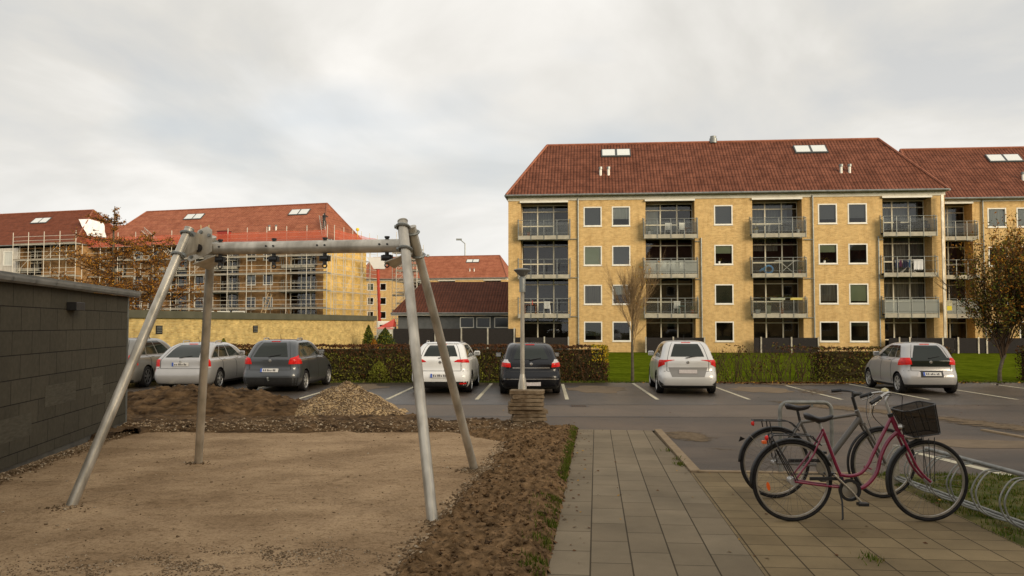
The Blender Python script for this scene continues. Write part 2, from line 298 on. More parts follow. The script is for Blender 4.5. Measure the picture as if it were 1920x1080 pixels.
# ------------------------------------------------------------------ ground, roads, sand
def sheet(name, poly, m, dz, label, kind='structure', cat=None, breaks=(0.0, 17.0)):
    bm = bmesh.new(); bm.faces.new([bm.verts.new((x, y, 0)) for x, y in poly])
    for b_ in breaks:
        bmesh.ops.bisect_plane(bm, geom=bm.verts[:] + bm.edges[:] + bm.faces[:], plane_co=(0, b_, 0), plane_no=(0, 1, 0))
    for v in bm.verts: v.co.z = g(v.co.y) + dz
    bmesh.ops.recalc_face_normals(bm, faces=bm.faces)
    if sum(f.normal.z for f in bm.faces) < 0: bmesh.ops.reverse_faces(bm, faces=bm.faces)
    me = bpy.data.meshes.new(name); bm.to_mesh(me); bm.free(); me.materials.append(m)
    o = bpy.data.objects.new(name, me); COL.objects.link(o); o['kind'] = kind; o['label'] = label
    if cat: o['category'] = cat
    return o
sheet('ground', [(-900, -60), (900, -60), (900, 1500), (-900, 1500)], M_rough, -0.05, 'rough ground reaching to the horizon')
sheet('lawn', [(-60, 28.65), (80, 28.65), (80, 75), (-60, 75)], M_lawn, 0.0, 'bright green mown lawn in front of the yellow flats')
sheet('parking_lot', [(-60, 15.9), (-4, 15.9), (1.15, 15.44), (2.60, 15.26), (2.20, 10.30), (6.2, 10.0), (16, 9.2), (80, 12), (80, 28.7), (-60, 28.7)], M_asph, 0.0, 'dark damp asphalt of the car park')
BD = Vector((0.04, 1.0)).normalized()
M_bay = mat('damp_bay_asphalt', (0.040, 0.031, 0.023), (0.080, 0.060, 0.042), sc=0.8, rough=0.42, spec=0.4, bump=0.3, bsc=90, det=8)
sheet('bay_surface', [(-60, 20.66), (80, 20.5), (80, 28.66), (-60, 28.66)], M_bay, 0.003, 'darker damp asphalt of the parking bays')
mk = MB()
def bayline(x, y0, y1, w=0.10):
    r = Vector((BD.y, -BD.x)) * w / 2
    q = [Vector((x, y0)) - r, Vector((x, y0)) + r, Vector((x, y0)) + BD * (y1 - y0) + r, Vector((x, y0)) + BD * (y1 - y0) - r]
    mk.face([(p.x, p.y, g(p.y) + 0.008) for p in q])
for i, x in enumerate((-10.4, -8.05, -5.68, -3.3, -0.93, 1.45, 3.83, 6.25, 8.68, 10.98, 13.3, 15.7)):
    bayline(x, 22.0, 28.2 - 0.2 * (i % 3))
struct(mk.build('bay_markings', M_paintline), 'worn cream lines marking the parking bays')
mk = MB(); mk.face([(x, y, g(y) + 0.004) for x, y in ((5.80, 12.55), (5.93, 12.55), (6.10, 9.98), (5.94, 9.98))])
struct(mk.build('lane_marking', M_paintline), 'pale line on the asphalt behind the bicycle rack')
def patch(name, cx, cy, rx, ry, m, dz, label, sd, rot=0.0):
    rnd = random.Random(sd); pts = []
    for k in range(22):
        a = 2 * math.pi * k / 22; rr = rnd.uniform(0.78, 1.12)
        x, y = rx * rr * math.cos(a), ry * rr * math.sin(a)
        pts.append((cx + x * math.cos(rot) - y * math.sin(rot), cy + x * math.sin(rot) + y * math.cos(rot)))
    return sheet(name, pts, m, dz, label)
patch('asphalt_patch', 2.6, 25.6, 0.95, 1.5, M_asph2, 0.007, 'pale repair patch in the empty bay beside the black car', 1)
patch('asphalt_patch', -4.9, 26.2, 0.95, 1.5, M_asph2, 0.007, 'pale repair patch in the bay beside the dark grey estate', 2)
patch('asphalt_patch', 7.6, 25.4, 0.9, 1.3, M_asph2, 0.007, 'pale repair patch in the bay right of the white hatchback', 3)
patch('asphalt_patch', 7.6, 13.3, 1.5, 0.55, M_asph2, 0.004, 'long pale patch in the asphalt behind the basket', 4)
M_dirt = mat('scattered_dirt', (0.12, 0.085, 0.05), (0.20, 0.145, 0.09), sc=14, rough=0.95, bump=0.6, bsc=60)
def soft_patch(name, poly, base, label, dz, fall=0.4, res=0.12, sc=3.0, bias=0.0):
    """irregular-edged thin sheet: grid mesh with an edge attribute that a noise threshold eats into"""
    m = MATS.get('soft_' + base.name)
    if m is None:
        m = base.copy(); m.name = 'soft_' + base.name; MATS[m.name] = m; tt = m.node_tree; bs_ = tt.nodes['Principled BSDF']
        at_ = N(tt, 'ShaderNodeAttribute', attribute_name='edge'); co_ = N(tt, 'ShaderNodeTexCoord'); nn = N(tt, 'ShaderNodeTexNoise', Scale=sc, Detail=8.0, Roughness=0.7); tt.links.new(co_.outputs['Object'], nn.inputs['Vector'])
        a_ = N(tt, 'ShaderNodeMath', operation='ADD'); tt.links.new(at_.outputs['Fac'], a_.inputs[0]); tt.links.new(nn.outputs['Fac'], a_.inputs[1])
        rp = N(tt, 'ShaderNodeValToRGB'); rp.color_ramp.elements[0].position = 0.74; rp.color_ramp.elements[1].position = 0.90; tt.links.new(a_.outputs[0], rp.inputs[0]); tt.links.new(rp.outputs[0], bs_.inputs['Alpha'])
    xs = [p[0] for p in poly]; ys = [p[1] for p in poly]; x0, x1, y0, y1 = min(xs), max(xs), min(ys), max(ys); nx = int((x1 - x0) / res) + 2; ny = int((y1 - y0) / res) + 2; vs = []; ed = []
    def dist(x, y):
        ins = False; dm = 9e9; k = len(poly)
        for q in range(k):
            (ax, ay), (bx, by) = poly[q], poly[(q + 1) % k]
            if (ay > y) != (by > y) and x < (bx - ax) * (y - ay) / (by - ay) + ax: ins = not ins
            L2 = (bx - ax) ** 2 + (by - ay) ** 2; tq = max(0, min(1, ((x - ax) * (bx - ax) + (y - ay) * (by - ay)) / L2)); dm = min(dm, math.hypot(x - ax - tq * (bx - ax), y - ay - tq * (by - ay)))
        return dm if ins else -dm
    for jj in range(ny):
        for ii in range(nx): x = x0 + ii * res; y = y0 + jj * res; vs.append((x, y, g(y) + dz)); ed.append(max(0.0, min(0.5, dist(x, y) / fall * 0.5)))
    fs = [(q * nx + p, q * nx + p + 1, (q + 1) * nx + p + 1, (q + 1) * nx + p) for q in range(ny - 1) for p in range(nx - 1) if max(ed[q * nx + p], ed[q * nx + p + 1], ed[(q + 1) * nx + p], ed[(q + 1) * nx + p + 1]) > 0]
    me = bpy.data.meshes.new(name); me.from_pydata(vs, [], fs); me.attributes.new('edge', 'FLOAT', 'POINT').data.foreach_set('value', ed); me.materials.append(m)
    o = bpy.data.objects.new(name, me); COL.objects.link(o); return struct(o, label)
def ell(cx, cy, rx_, ry_): return [(cx + rx_ * math.cos(2 * math.pi * k / 16), cy + ry_ * math.sin(2 * math.pi * k / 16)) for k in range(16)]
soft_patch('dirt_strip', [(6.0, 21.8), (7.5, 22.0), (9.0, 19.6), (10.0, 17.5), (10.6, 15.3), (10.3, 13.7), (8.9, 13.7), (8.5, 15.2), (8.3, 17.0), (7.6, 18.4), (6.5, 19.9)], M_dirt, 'strip of brown dirt and leaves across the asphalt', 0.012, 0.9)
soft_patch('dirt_strip', ell(3.0, 14.4, 0.7, 1.2), M_dirt, 'sandy dirt at the corner of the paved path', 0.006, 0.6)
soft_patch('dirt_strip', ell(3.2, 12.5, 0.9, 0.7), M_dirt, 'faint smear of dirt on the asphalt beside the path kerb', 0.006, 1.3)
soft_patch('dirt_strip', ell(9.5, 27.7, 1.8, 1.0), M_dirt, 'sandy dirt at the edge by the right hedge', 0.011, 0.7)
soft_patch('dirt_strip', ell(8.9, 24.5, 1.6, 2.2), M_dirt, 'thin dirt across the bay left of the small silver car', 0.0105, 2.2)
M_seam = mat('tar_seam', (0.022, 0.019, 0.017), (0.045, 0.035, 0.025), sc=8, rough=0.5)
sheet('gutter_seam', [(-3, 20.6), (4.6, 20.55), (7.5, 20.5), (7.5, 20.56), (4.6, 20.61), (-3, 20.67)], M_seam, 0.005, 'dark seam along the car park lane')
sheet('gutter_seam', [(-2.5, 17.95), (3.6, 17.85), (3.6, 17.93), (-2.5, 18.05)], M_seam, 0.005, 'rusty wet seam in front of the slab stack')
M_lot2 = mat('smoother_asphalt', (0.086, 0.060, 0.037), (0.124, 0.086, 0.053), sc=0.6, rough=0.62, bump=0.3, bsc=90, det=8)
sheet('lane_strip', [(-14, 17.95), (3.6, 17.86), (9, 17.8), (9, 20.5), (-14, 20.6)], M_lot2, 0.0035, 'slightly paler lane across the car park')
# paved path (local frame along the path) and paved bicycle area
PA = math.atan2(0.1003, 0.995)
P0 = Vector((0.238, 5.804))
M_slab = brickmat('grey_paving_slabs', (0.235, 0.188, 0.125), (0.190, 0.150, 0.098), (0.060, 0.045, 0.026), 0.665, 0.298, 0.0065, wall=False, bump=0.5, patch=1.1, tint=0.28, speck=0.12, grain=240)
M_slab2 = brickmat('brown_paving_slabs', (0.250, 0.186, 0.100), (0.180, 0.132, 0.070), (0.060, 0.042, 0.020), 0.335, 0.304, 0.0065, wall=False, off=0.0, bump=0.5, patch=1.3, tint=0.34, speck=0.12, grain=240)
def slabs(name, m, poly_uv, dz, label):
    # poly in (along, across-right) path coordinates; object rotated so texture follows the path
    o = bpy.data.objects.new(name, bpy.data.meshes.new(name)); COL.objects.link(o)
    bm = bmesh.new(); bm.faces.new([bm.verts.new((a, -c, 0)) for a, c in poly_uv])
    for k in range(-6, 12):
        bmesh.ops.bisect_plane(bm, geom=bm.verts[:] + bm.edges[:] + bm.faces[:], plane_co=(k * 1.0, 0, 0), plane_no=(1, 0, 0))
    rot = math.pi / 2 - PA
    o.location = (P0.x, P0.y, 0); o.rotation_euler = (0, 0, rot)
    R = Matrix.Rotation(rot, 3, 'Z')
    for v in bm.verts:
        w = R @ v.co; v.co.z = g(w.y + P0.y) + dz
    bmesh.ops.recalc_face_normals(bm, faces=bm.faces)
    if bm.faces[:][0].normal.z < 0: bmesh.ops.reverse_faces(bm, faces=bm.faces)
    bm.to_mesh(o.data); bm.free(); o.data.materials.append(m); return struct(o, label)
slabs('path', M_slab, [(-9, 0), (9.65, 0), (9.60, 1.34), (4.6, 1.49), (-9, 1.49)], 0.012, 'path of long grey paving slabs leading to the car park')
slabs('paving', M_slab2, [(-9, 1.49), (4.62, 1.49), (4.95, 3.68), (1.0, 3.66), (-9, 3.66)], 0.0121, 'brownish paving slabs under the bicycles')
kb = MB()
for i in range(6):
    t0, t1 = i / 6, (i + 0.985) / 6
    a = Vector((2.62, 15.25)).lerp(Vector((2.225, 10.32)), t0); b = Vector((2.62, 15.25)).lerp(Vector((2.225, 10.32)), t1)
    vs = [(p.x + dx_, p.y, g(p.y) + z) for z in (-0.05, 0.035) for p in (a, b) for dx_ in (-0.03, 0.10)]
    kb.mesh(vs, [(0, 1, 3, 2), (4, 6, 7, 5), (0, 4, 5, 1), (2, 3, 7, 6), (0, 2, 6, 4), (1, 5, 7, 3)])
struct(kb.build('kerb', mat('sandy_kerbstone', (0.24, 0.175, 0.105), (0.30, 0.225, 0.145), sc=9, rough=0.9, bump=0.4), bevel=0.006), 'tan kerbstones between path and asphalt')
kb = MB()
for (x0, y0, x1, y1) in ((8.60, 15.3, 8.62, 13.3), (2.3, 10.36, 4.3, 10.16)):
    a = Vector((x0, y0)); b = Vector((x1, y1)); d = (b - a).normalized(); r = Vector((d.y, -d.x)) * 0.05
    vs = [(p.x, p.y, g(p.y) + z) for z in (-0.05, 0.03) for p in (a - r, a + r, b - r, b + r)]
    kb.mesh(vs, [(0, 1, 3, 2), (4, 6, 7, 5), (0, 4, 5, 1), (2, 3, 7, 6), (0, 2, 6, 4), (1, 5, 7, 3)])
struct(kb.build('kerb', MATS['sandy_kerbstone'], bevel=0.006), 'low edging stones at the asphalt')

t = thing('drain_grate', 'small dark drain grate in the car park lane left of the white repair patch', 'drain', (1.62, 20.25, -0.353))
b = MB(); b.box(-.22, .22, -.22, .22, 0, .004); b.build('frame', M_seam, t)
b = MB()
for k in range(6): b.box(-.18 + k * .062, -.15 + k * .062, -.18, .18, .0041, .010)
b.build('bars', mat('rusty_iron', (0.10, 0.06, 0.035), rough=.8), t)
t['label'] = 'small dark drain grate in the car park lane between black car and paved path'
def hf(name, m, x0, x1, y0, y1, res, fn, label, kind='structure', smooth=True):
    nx = int((x1 - x0) / res) + 1; ny = int((y1 - y0) / res) + 1
    vs = []; ok = []
    for j in range(ny):
        for i in range(nx):
            x = x0 + i * res; y = y0 + j * res; z = fn(x, y)
            ok.append(z is not None); vs.append((x, y, z if z is not None else 0))
    fs = []
    for j in range(ny - 1):
        for i in range(nx - 1):
            a = j * nx + i
            if ok[a] and ok[a + 1] and ok[a + nx] and ok[a + nx + 1]: fs.append((a, a + 1, a + nx + 1, a + nx))
    me = bpy.data.meshes.new(name); me.from_pydata(vs, [], fs); me.materials.append(m)
    bm = bmesh.new(); bm.from_mesh(me); bmesh.ops.delete(bm, geom=[v for v in bm.verts if not v.link_faces], context='VERTS'); bm.to_mesh(me); bm.free()
    if smooth: me.polygons.foreach_set('use_smooth', [True] * len(me.polygons))
    o = bpy.data.objects.new(name, me); COL.objects.link(o); o['kind'] = kind; o['label'] = label
    return o
def lerp_tab(tab, t):
    if t <= tab[0][0]: return tab[0][1]
    for (a, va), (b, vb) in zip(tab, tab[1:]):
        if t <= b: return va + (vb - va) * (t - a) / (b - a)
    return tab[-1][1]
SANDR = [(3, -0.95), (5.8, -0.78), (6.9, -0.68), (8.6, -0.50), (10.2, -0.36), (12.2, -0.14), (13.4, -0.12), (14.6, -0.9)]   # right edge of sand: X at Y
def path_left(y): return 0.238 + (y - 5.804) * 0.1008
def smooth01(t): t = min(max(t, 0), 1); return t * t * (3 - 2 * t)
SH0 = Vector((-7.02, 15.2)); SHD = Vector((0.171, -1.0)).normalized()   # shed corner and wall direction towards the camera
def shed_x(y): return SH0.x + (SH0.y - y) * 0.171
def sandz(x, y):
    if x < shed_x(y) - 0.3 or x > lerp_tab(SANDR, y) + 0.5: return None
    z = g(y) + 0.03 + fbm(x, y, 0.5) * 0.012 + fbm(x + 9, y * 1.3, 3.2) * 0.003 + fbm(x, y + 5, 11.0, 3) * 0.0035
    t = math.sin(x * 1.3 + y * 2.1 + 2.5 * fbm(x, y, 0.4)); z += max(0, t - 0.93) * -0.12
    for fx, fy in ((-4.22, 7.97), (-4.07, 10.87), (-0.67, 7.29), (-0.44, 10.34)):
        d = math.hypot(x - fx, y - fy); z += 0.03 * math.exp(-(d / 0.22) ** 2) + 0.018 * math.exp(-((d - 0.75) / 0.14) ** 2)
    return z
hf('sand', M_sand, -8.2, 0.8, 2.4, 15.1, 0.06, sandz, 'pale brown sand of the playground with faint tracks')
def soilz(x, y):
    xl = lerp_tab(SANDR, y) + 0.12 * fbm(3, y, 1.1) ; xr = path_left(y) - 0.02 + 0.07 * fbm(7, y, 2.0)
    e_ = min(x - xl, xr - x, 15.55 - y + 0.1 * fbm(x, 4, 2.0))
    if e_ < -0.25: return None
    if x > path_left(y) + 0.03: return None
    h = 0.055 + fbm(x, y, 1.4, 4) * 0.04 + abs(fbm(x, y, 9.0, 5)) * 0.050 + fbm(x, y, 22.0, 3) * 0.022
    return g(y) - 0.05 + smooth01((e_ + 0.18) / 0.34) * (h + 0.05 + 0.03)
hf('soil_bed', M_soil, -1.3, 1.3, 2.4, 15.7, 0.028, soilz, 'dark lumpy topsoil strip between sand and paved path')
def stripz(x, y):
    xs = shed_x(min(y, 15.2)) - (0.4 if y < 15.2 else 4)
    if x < xs: return None
    yb = 14.75 + 0.25 * fbm(x, 1, 0.8) - 0.35 * smooth01((x + 1.6) / 1.0) * 1.0
    e_ = min(y - yb, 17.1 + 0.15 * fbm(x, 9, 1.0) - 0.9 * smooth01((x + 2.2) / 1.5) - y, 0.75 - x)
    if x < -6.4: e_ = min(max(e_, (y - 13.2) * 0.6), 17.3 - y)
    if e_ < -0.3: return None
    h = 0.10 + fbm(x, y, 1.0) * 0.07 + abs(fbm(x, y, 6.0, 5)) * 0.06
    return g(y) - 0.05 + smooth01((e_ + 0.2) / 0.5) * (h + 0.06)
hf('dirt_bank', M_heap, -9.5, 0.9, 12.8, 17.6, 0.045, stripz, 'churned bank of dirt and gravel behind the sand')
# heaps
def heap(name, cx, cy, rx, ry, h, m, label, res, pw, jag):
    def fz(x, y):
        d = math.hypot((x - cx) / rx, (y - cy) / ry) * (1 + 0.16 * fbm(x, y, 0.9))
        if d > 1.12: return None
        q = max(0.0, 1 - d ** pw)
        return -0.43 + (h + 0.07) * q + q ** 0.3 * (fbm(x, y, 3.5, 5) * jag + abs(fbm(x, y, 9, 4)) * jag * 0.5)
    o = hf(name, m, cx - rx * 1.2, cx + rx * 1.2, cy - ry * 1.2, cy + ry * 1.2, res, fz, label, kind='thing')
    del o['kind']; return o
tag(heap('gravel_heap', -3.62, 18.35, 1.45, 1.25, 0.72, M_grav, '', 0.035, 1.15, 0.045), 'pointed heap of grey brown gravel beside the car park', 'heap')
tag(heap('earth_heap', -7.0, 18.5, 3.3, 1.6, 0.57, M_heap, '', 0.045, 1.9, 0.11), 'long low heap of brown earth behind the sand', 'heap')

# pebbles as stuff
def pebbles(name, pts, label, mats=(M_stone, M_stone2, M_stone3)):
    b = MB()
    for x, y, z, r in pts: b.blob((x, y, z), r, random.choice((0, 0, 0, 1, 1, 1, 1, 1, 1, 1, 1, 2)), 0.7)
    o = b.build(name, list(mats)); o['kind'] = 'stuff'; o['label'] = label; return o
P = []
for i in range(3000):        # along the shed foot
    y = random.uniform(8.2, 15.4); x = shed_x(y) + 0.14 + abs(random.gauss(0, 0.10)); P.append((x, y, g(y) + 0.055 + random.uniform(0, 0.03), random.uniform(0.009, 0.022)))
for i in range(4200):
    x = random.uniform(-7, 0.6); y = 14.75 + abs(random.gauss(0.2, 0.55)) - 0.3 * smooth01((x + 1.6)); z = stripz(x, y)
    if z is not None and y < 17: P.append((x, y, z + 0.004, random.uniform(0.008, 0.03) if random.random() < .97 else 0.04))
pebbles('gravel', P, 'loose gravel along the grey shed and the dirt bank')
P = []
for i in range(1300):        # seam sand/soil
    y = random.uniform(4.6, 13.5); x = lerp_tab(SANDR, y) + random.gauss(-0.02, 0.06); P.append((x, y, max(sandz(x, y) or -9, soilz(x, y) or -9) + 0.004, random.uniform(0.006, 0.02)))
for i in range(600):
    x = -0.40 + random.gauss(0, 0.12); y = 10.3 + random.gauss(0, 0.10); P.append((x, y, max(sandz(x, y) or -9, soilz(x, y) or -9) + 0.004, random.uniform(0.008, 0.022)))
pebbles('gravel', P, 'grey stones along the seam between sand and topsoil')
P = []
for fx, fy in ((-4.19, 7.90), (-4.07, 10.83), (-0.62, 7.24)):
    for i in range(70):
        x = fx + random.gauss(0, .10); y = fy + random.gauss(0, .07); P.append((x, y, (sandz(x, y) or g(y)) + .004, random.uniform(.006, .018)))
for i in range(5200):        # gravel patch in the near sand
    x = random.gauss(-2.2, 0.75); y = 6.05 + (x + 2.2) * 0.28 + random.gauss(0, 0.18) * (1 if i % 3 else 1.8)
    z = sandz(x, y)
    if z is not None and fbm(x, y, 1.6) > -0.12: P.append((x, y, z + 0.001, random.uniform(0.004, 0.011)))
for i in range(900):
    x = random.uniform(-6, -0.8); y = random.uniform(5, 14.5); z = sandz(x, y)
    if z is not None: P.append((x, y, z + 0.002, random.uniform(0.004, 0.012) if random.random() < .93 else 0.022))
pebbles('gravel', P, 'fine gravel scattered over the near sand')
P = []
for i in range(5200):
    a = random.uniform(math.pi, 2 * math.pi); d = random.random() ** 0.5; x = -3.62 + 1.5 * d * math.cos(a); y = 18.35 + 1.3 * d * math.sin(a)
    q = max(0, 1 - (math.hypot((x + 3.62) / 1.45, (y - 18.35) / 1.25) * (1 + 0.16 * fbm(x, y, 0.9))) ** 1.15)
    z = -0.43 + 0.79 * q + q ** 0.3 * (fbm(x, y, 3.5, 5) * 0.045 + abs(fbm(x, y, 9, 4)) * 0.0225)
    P.append((x, y, max(z, -0.355) + 0.004, random.uniform(0.010, 0.026)))
pebbles('gravel', P, 'loose stones on the gravel heap')
P = []
for i in range(2600):
    y = random.uniform(4.4, 15.3); x = random.uniform(lerp_tab(SANDR, y), path_left(y)); z = soilz(x, y)
    if z is not None: P.append((x, y, z + 0.003, random.uniform(0.008, 0.032)))
b = MB()
for x, y, z, r in P: b.blob((x, y, z), r, random.choice((0, 0, 0, 1)), 0.7)
o = b.build('soil_clods', [M_soil, M_heap]); o['kind'] = 'stuff'; o['label'] = 'crumbly clods of earth on the topsoil strip'

# grass
def blades(name, pts, label, h=(0.03, 0.07), mats=None, w=0.006):
    b = MB()
    for x, y, z in pts:
        a = random.uniform(0, 6.28); hh = random.uniform(*h); dx_, dy_ = math.cos(a), math.sin(a); ln = random.uniform(0.1, 0.7) * hh; a2 = random.uniform(0, 6.28)
        b.face([(x - dx_ * w, y - dy_ * w, z), (x + dx_ * w, y + dy_ * w, z), (x + math.cos(a2) * ln, y + math.sin(a2) * ln, z + hh)], random.choice((0, 0, 1, 2, 2)))
    o = b.build(name, M_grass); o['kind'] = 'stuff'; o['label'] = label; return o
def grass_edge(y): return 0.238 + 3.65 * 0.995 + (y - 5.44) * 0.1003
def gtop(x): return 10.0 - (x - 6.2) * 0.08
def gz(x, y):
    e_ = min(x - grass_edge(y) + 0.04 * fbm(2, y, 3), gtop(x) + 0.05 - y)
    if e_ < -0.05: return None
    return g(y) - 0.02 + smooth01((e_ + 0.05) / 0.12) * (0.045 + 0.02 * fbm(x, y, 2.5))
hf('grass_verge', mat('patchy_turf', (0.050, 0.062, 0.012), (0.145, 0.120, 0.045), sc=5, rough=0.95, bump=0.8, bsc=40, det=8), 3.4, 14, 2.6, 10.3, 0.07, gz, 'patchy grass verge under the bicycle rack')
P = []
for i in range(26000):
    y = random.uniform(4.9, 10.15); x = grass_edge(y) + random.uniform(-0.03, 2.6) ; z = gz(x, y)
    if z is not None and random.random() < 0.45 + 1.3 * fbm(x, y, 2.2): P.append((x, y, z))
blades('grass', P, 'short patchy grass of the verge under the bicycle rack', (0.02, 0.055))
P = []
for i in range(5200):
    y = random.choice((random.uniform(9.5, 15.4), random.uniform(5, 9))); wd = 0.05 if y > 9.5 else 0.09
    if (y > 9.5 and fbm(0, y, 1.1) > -0.22) or fbm(0, y, 1.9) > 0.10:
        x = path_left(y) - abs(random.gauss(0, wd)); z = soilz(x, y)
        P.append((x, y, z if z is not None else g(y)))
for cx, cy, k in ((0.10, 5.9, 260), (0.25, 7.35, 150), (0.15, 6.75, 120), (0.33, 8.2, 60), (2.185, 10.9, 70), (2.28, 12.3, 25), (2.24, 11.4, 30), (2.63, 6.15, 45), (-0.55, 6.1, 40)):
    for i in range(k): P.append((cx + random.gauss(0, 0.035), cy + random.gauss(0, 0.07), g(cy) + 0.02))
blades('grass', P, 'tufts of green grass along the edges of the paved path', (0.02, 0.06))
P = []
for i in range(7000):
    x = random.uniform(-10, 22); y = 28.62 + random.gauss(0, 0.08); P.append((x, y, g(y)))
blades('grass', P, 'ragged grass along the far edge of the car park', (0.03, 0.08), w=0.02)
b = MB()
for i in range(1500):
    x = random.choice((random.gauss(9.7, 1.6), random.uniform(5, 14.5), random.gauss(12.5, 2))); y = 28.35 + random.gauss(0, 0.28)
    a = random.uniform(0, 6.28); s_ = random.uniform(0.03, 0.06); z = g(y) + 0.01
    b.face([(x + s_ * math.cos(a), y + s_ * math.sin(a), z), (x + s_ * math.cos(a + 1.6), y + s_ * math.sin(a + 1.6), z + random.uniform(0.01, 0.05)), (x + s_ * math.cos(a + 3.1), y + s_ * math.sin(a + 3.1), z + 0.015), (x + s_ * math.cos(a + 4.7), y + s_ * math.sin(a + 4.7), z)], random.choice((0, 1, 1, 2)))
o = b.build('fallen_leaves', [M_leaf[7], M_leaf[3], M_leaf[0]]); o['kind'] = 'stuff'; o['label'] = 'brown fallen leaves at the foot of the right hedge'
b = MB()
for i in range(420):
    if i % 3 == 0: x, y = random.uniform(-1, 14), random.uniform(16, 28)
    elif i % 3 == 1: q = random.uniform(0, 9.5); x, y = P0.x + .1 * q + random.choice((random.uniform(0, 3.6), abs(random.gauss(0, .15)))), P0.y + q; x = min(x, 2.6 + .1 * q) if y > 10.2 else x
    else: x, y = random.uniform(4.0, 6.5), random.uniform(5, 10)
    if 10.3 < y < 15.3 and x > path_left(y) + 1.35: continue
    a = random.uniform(0, 6.28); s_ = random.uniform(0.012, 0.026); z = g(y) + (0.017 if i % 3 == 1 else 0.012 if i % 3 == 0 else .07)
    b.face([(x + s_ * math.cos(a), y + s_ * math.sin(a), z), (x + s_ * .6 * math.cos(a + 1.6), y + s_ * .6 * math.sin(a + 1.6), z + s_ * .4), (x + s_ * math.cos(a + 3.1), y + s_ * math.sin(a + 3.1), z + .003), (x + s_ * .6 * math.cos(a + 4.7), y + s_ * .6 * math.sin(a + 4.7), z)], random.choice((0, 1, 1, 2)))
o = b.build('fallen_leaves', [M_leaf[7], M_leaf[3], M_leaf[0]]); o['kind'] = 'stuff'; o['label'] = 'small leaves scattered over paving, asphalt and verge'
#@@PART2
# ------------------------------------------------------------------ apartment blocks
def holes_wall(b, x0, x1, z0, z1, ops, mi=0, y=0.0):
    xs = sorted({x0, x1, *[o[0] for o in ops], *[o[1] for o in ops]}); zs = sorted({z0, z1, *[o[2] for o in ops], *[o[3] for o in ops]})
    xs = [x for x in xs if x0 <= x <= x1]; zs = [z for z in zs if z0 <= z <= z1]
    for i in range(len(xs) - 1):
        k = 0
        while k < len(zs) - 1:
            cx = (xs[i] + xs[i + 1]) / 2
            def solid(kk): cz = (zs[kk] + zs[kk + 1]) / 2; return not any(o[0] < cx < o[1] and o[2] < cz < o[3] for o in ops)
            if not solid(k): k += 1; continue
            j = k
            while j + 1 < len(zs) - 1 and solid(j + 1): j += 1
            b.face([(xs[i], y, zs[k]), (xs[i + 1], y, zs[k]), (xs[i + 1], y, zs[j + 1]), (xs[i], y, zs[j + 1])], mi); k = j + 1
    for a, c, d, e_, dep in ops:
        b.face([(a, y, d), (a, y + dep, d), (a, y + dep, e_), (a, y, e_)], mi); b.face([(c, y, d), (c, y, e_), (c, y + dep, e_), (c, y + dep, d)], mi)
        b.face([(a, y, e_), (a, y + dep, e_), (c, y + dep, e_), (c, y, e_)], mi if dep < 1 else 1); b.face([(a, y, d), (c, y, d), (c, y + dep, d), (a, y + dep, d)], mi)
def make_window(parent, x, z, w=1.33, h=1.45, y=0.0, blind=None, frac=1.0, label=None):
    b = MB(); t = 0.085; y0, y1 = y + 0.0, y + 0.09
    y0 = y - 0.012
    b.box(x, x + w, y0, y1, z, z + t); b.box(x, x + w, y0, y1, z + h - t, z + h)
    b.box(x, x + t, y0, y1, z + t, z + h - t); b.box(x + w - t, x + w, y0, y1, z + t, z + h - t)
    b.box(x - 0.03, x + w + 0.03, y - 0.06, y - 0.012, z - 0.045, z - 0.004)
    fo = b.build('window', M_white, parent)
    if label: fo['label'] = label
    p = MB(); p.face([(x + t, y + 0.05, z + t), (x + w - t, y + 0.05, z + t), (x + w - t, y + 0.05, z + h - t), (x + t, y + 0.05, z + h - t)]); p.build('pane', M_pane, fo)
    if blind is not None:
        zb = z + h - t - (h - 2 * t) * frac; p = MB(); n_ = 10
        for i in range(n_):
            xa = x + t + (w - 2 * t) * i / n_; xb = x + t + (w - 2 * t) * (i + 1) / n_; wob = 0.02 if blind in (2, 4) else 0
            p.face([(xa, y + 0.12 + wob * (i % 2), zb), (xb, y + 0.12 + wob * ((i + 1) % 2), zb), (xb, y + 0.12 + wob * ((i + 1) % 2), z + h - t), (xa, y + 0.12 + wob * (i % 2), z + h - t)])
        p.build('blind' if blind in (0, 1, 3) else 'curtain', M_bl[blind], fo)
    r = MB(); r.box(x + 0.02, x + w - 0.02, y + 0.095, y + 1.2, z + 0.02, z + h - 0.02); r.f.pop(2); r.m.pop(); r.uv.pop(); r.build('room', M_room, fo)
    return fo
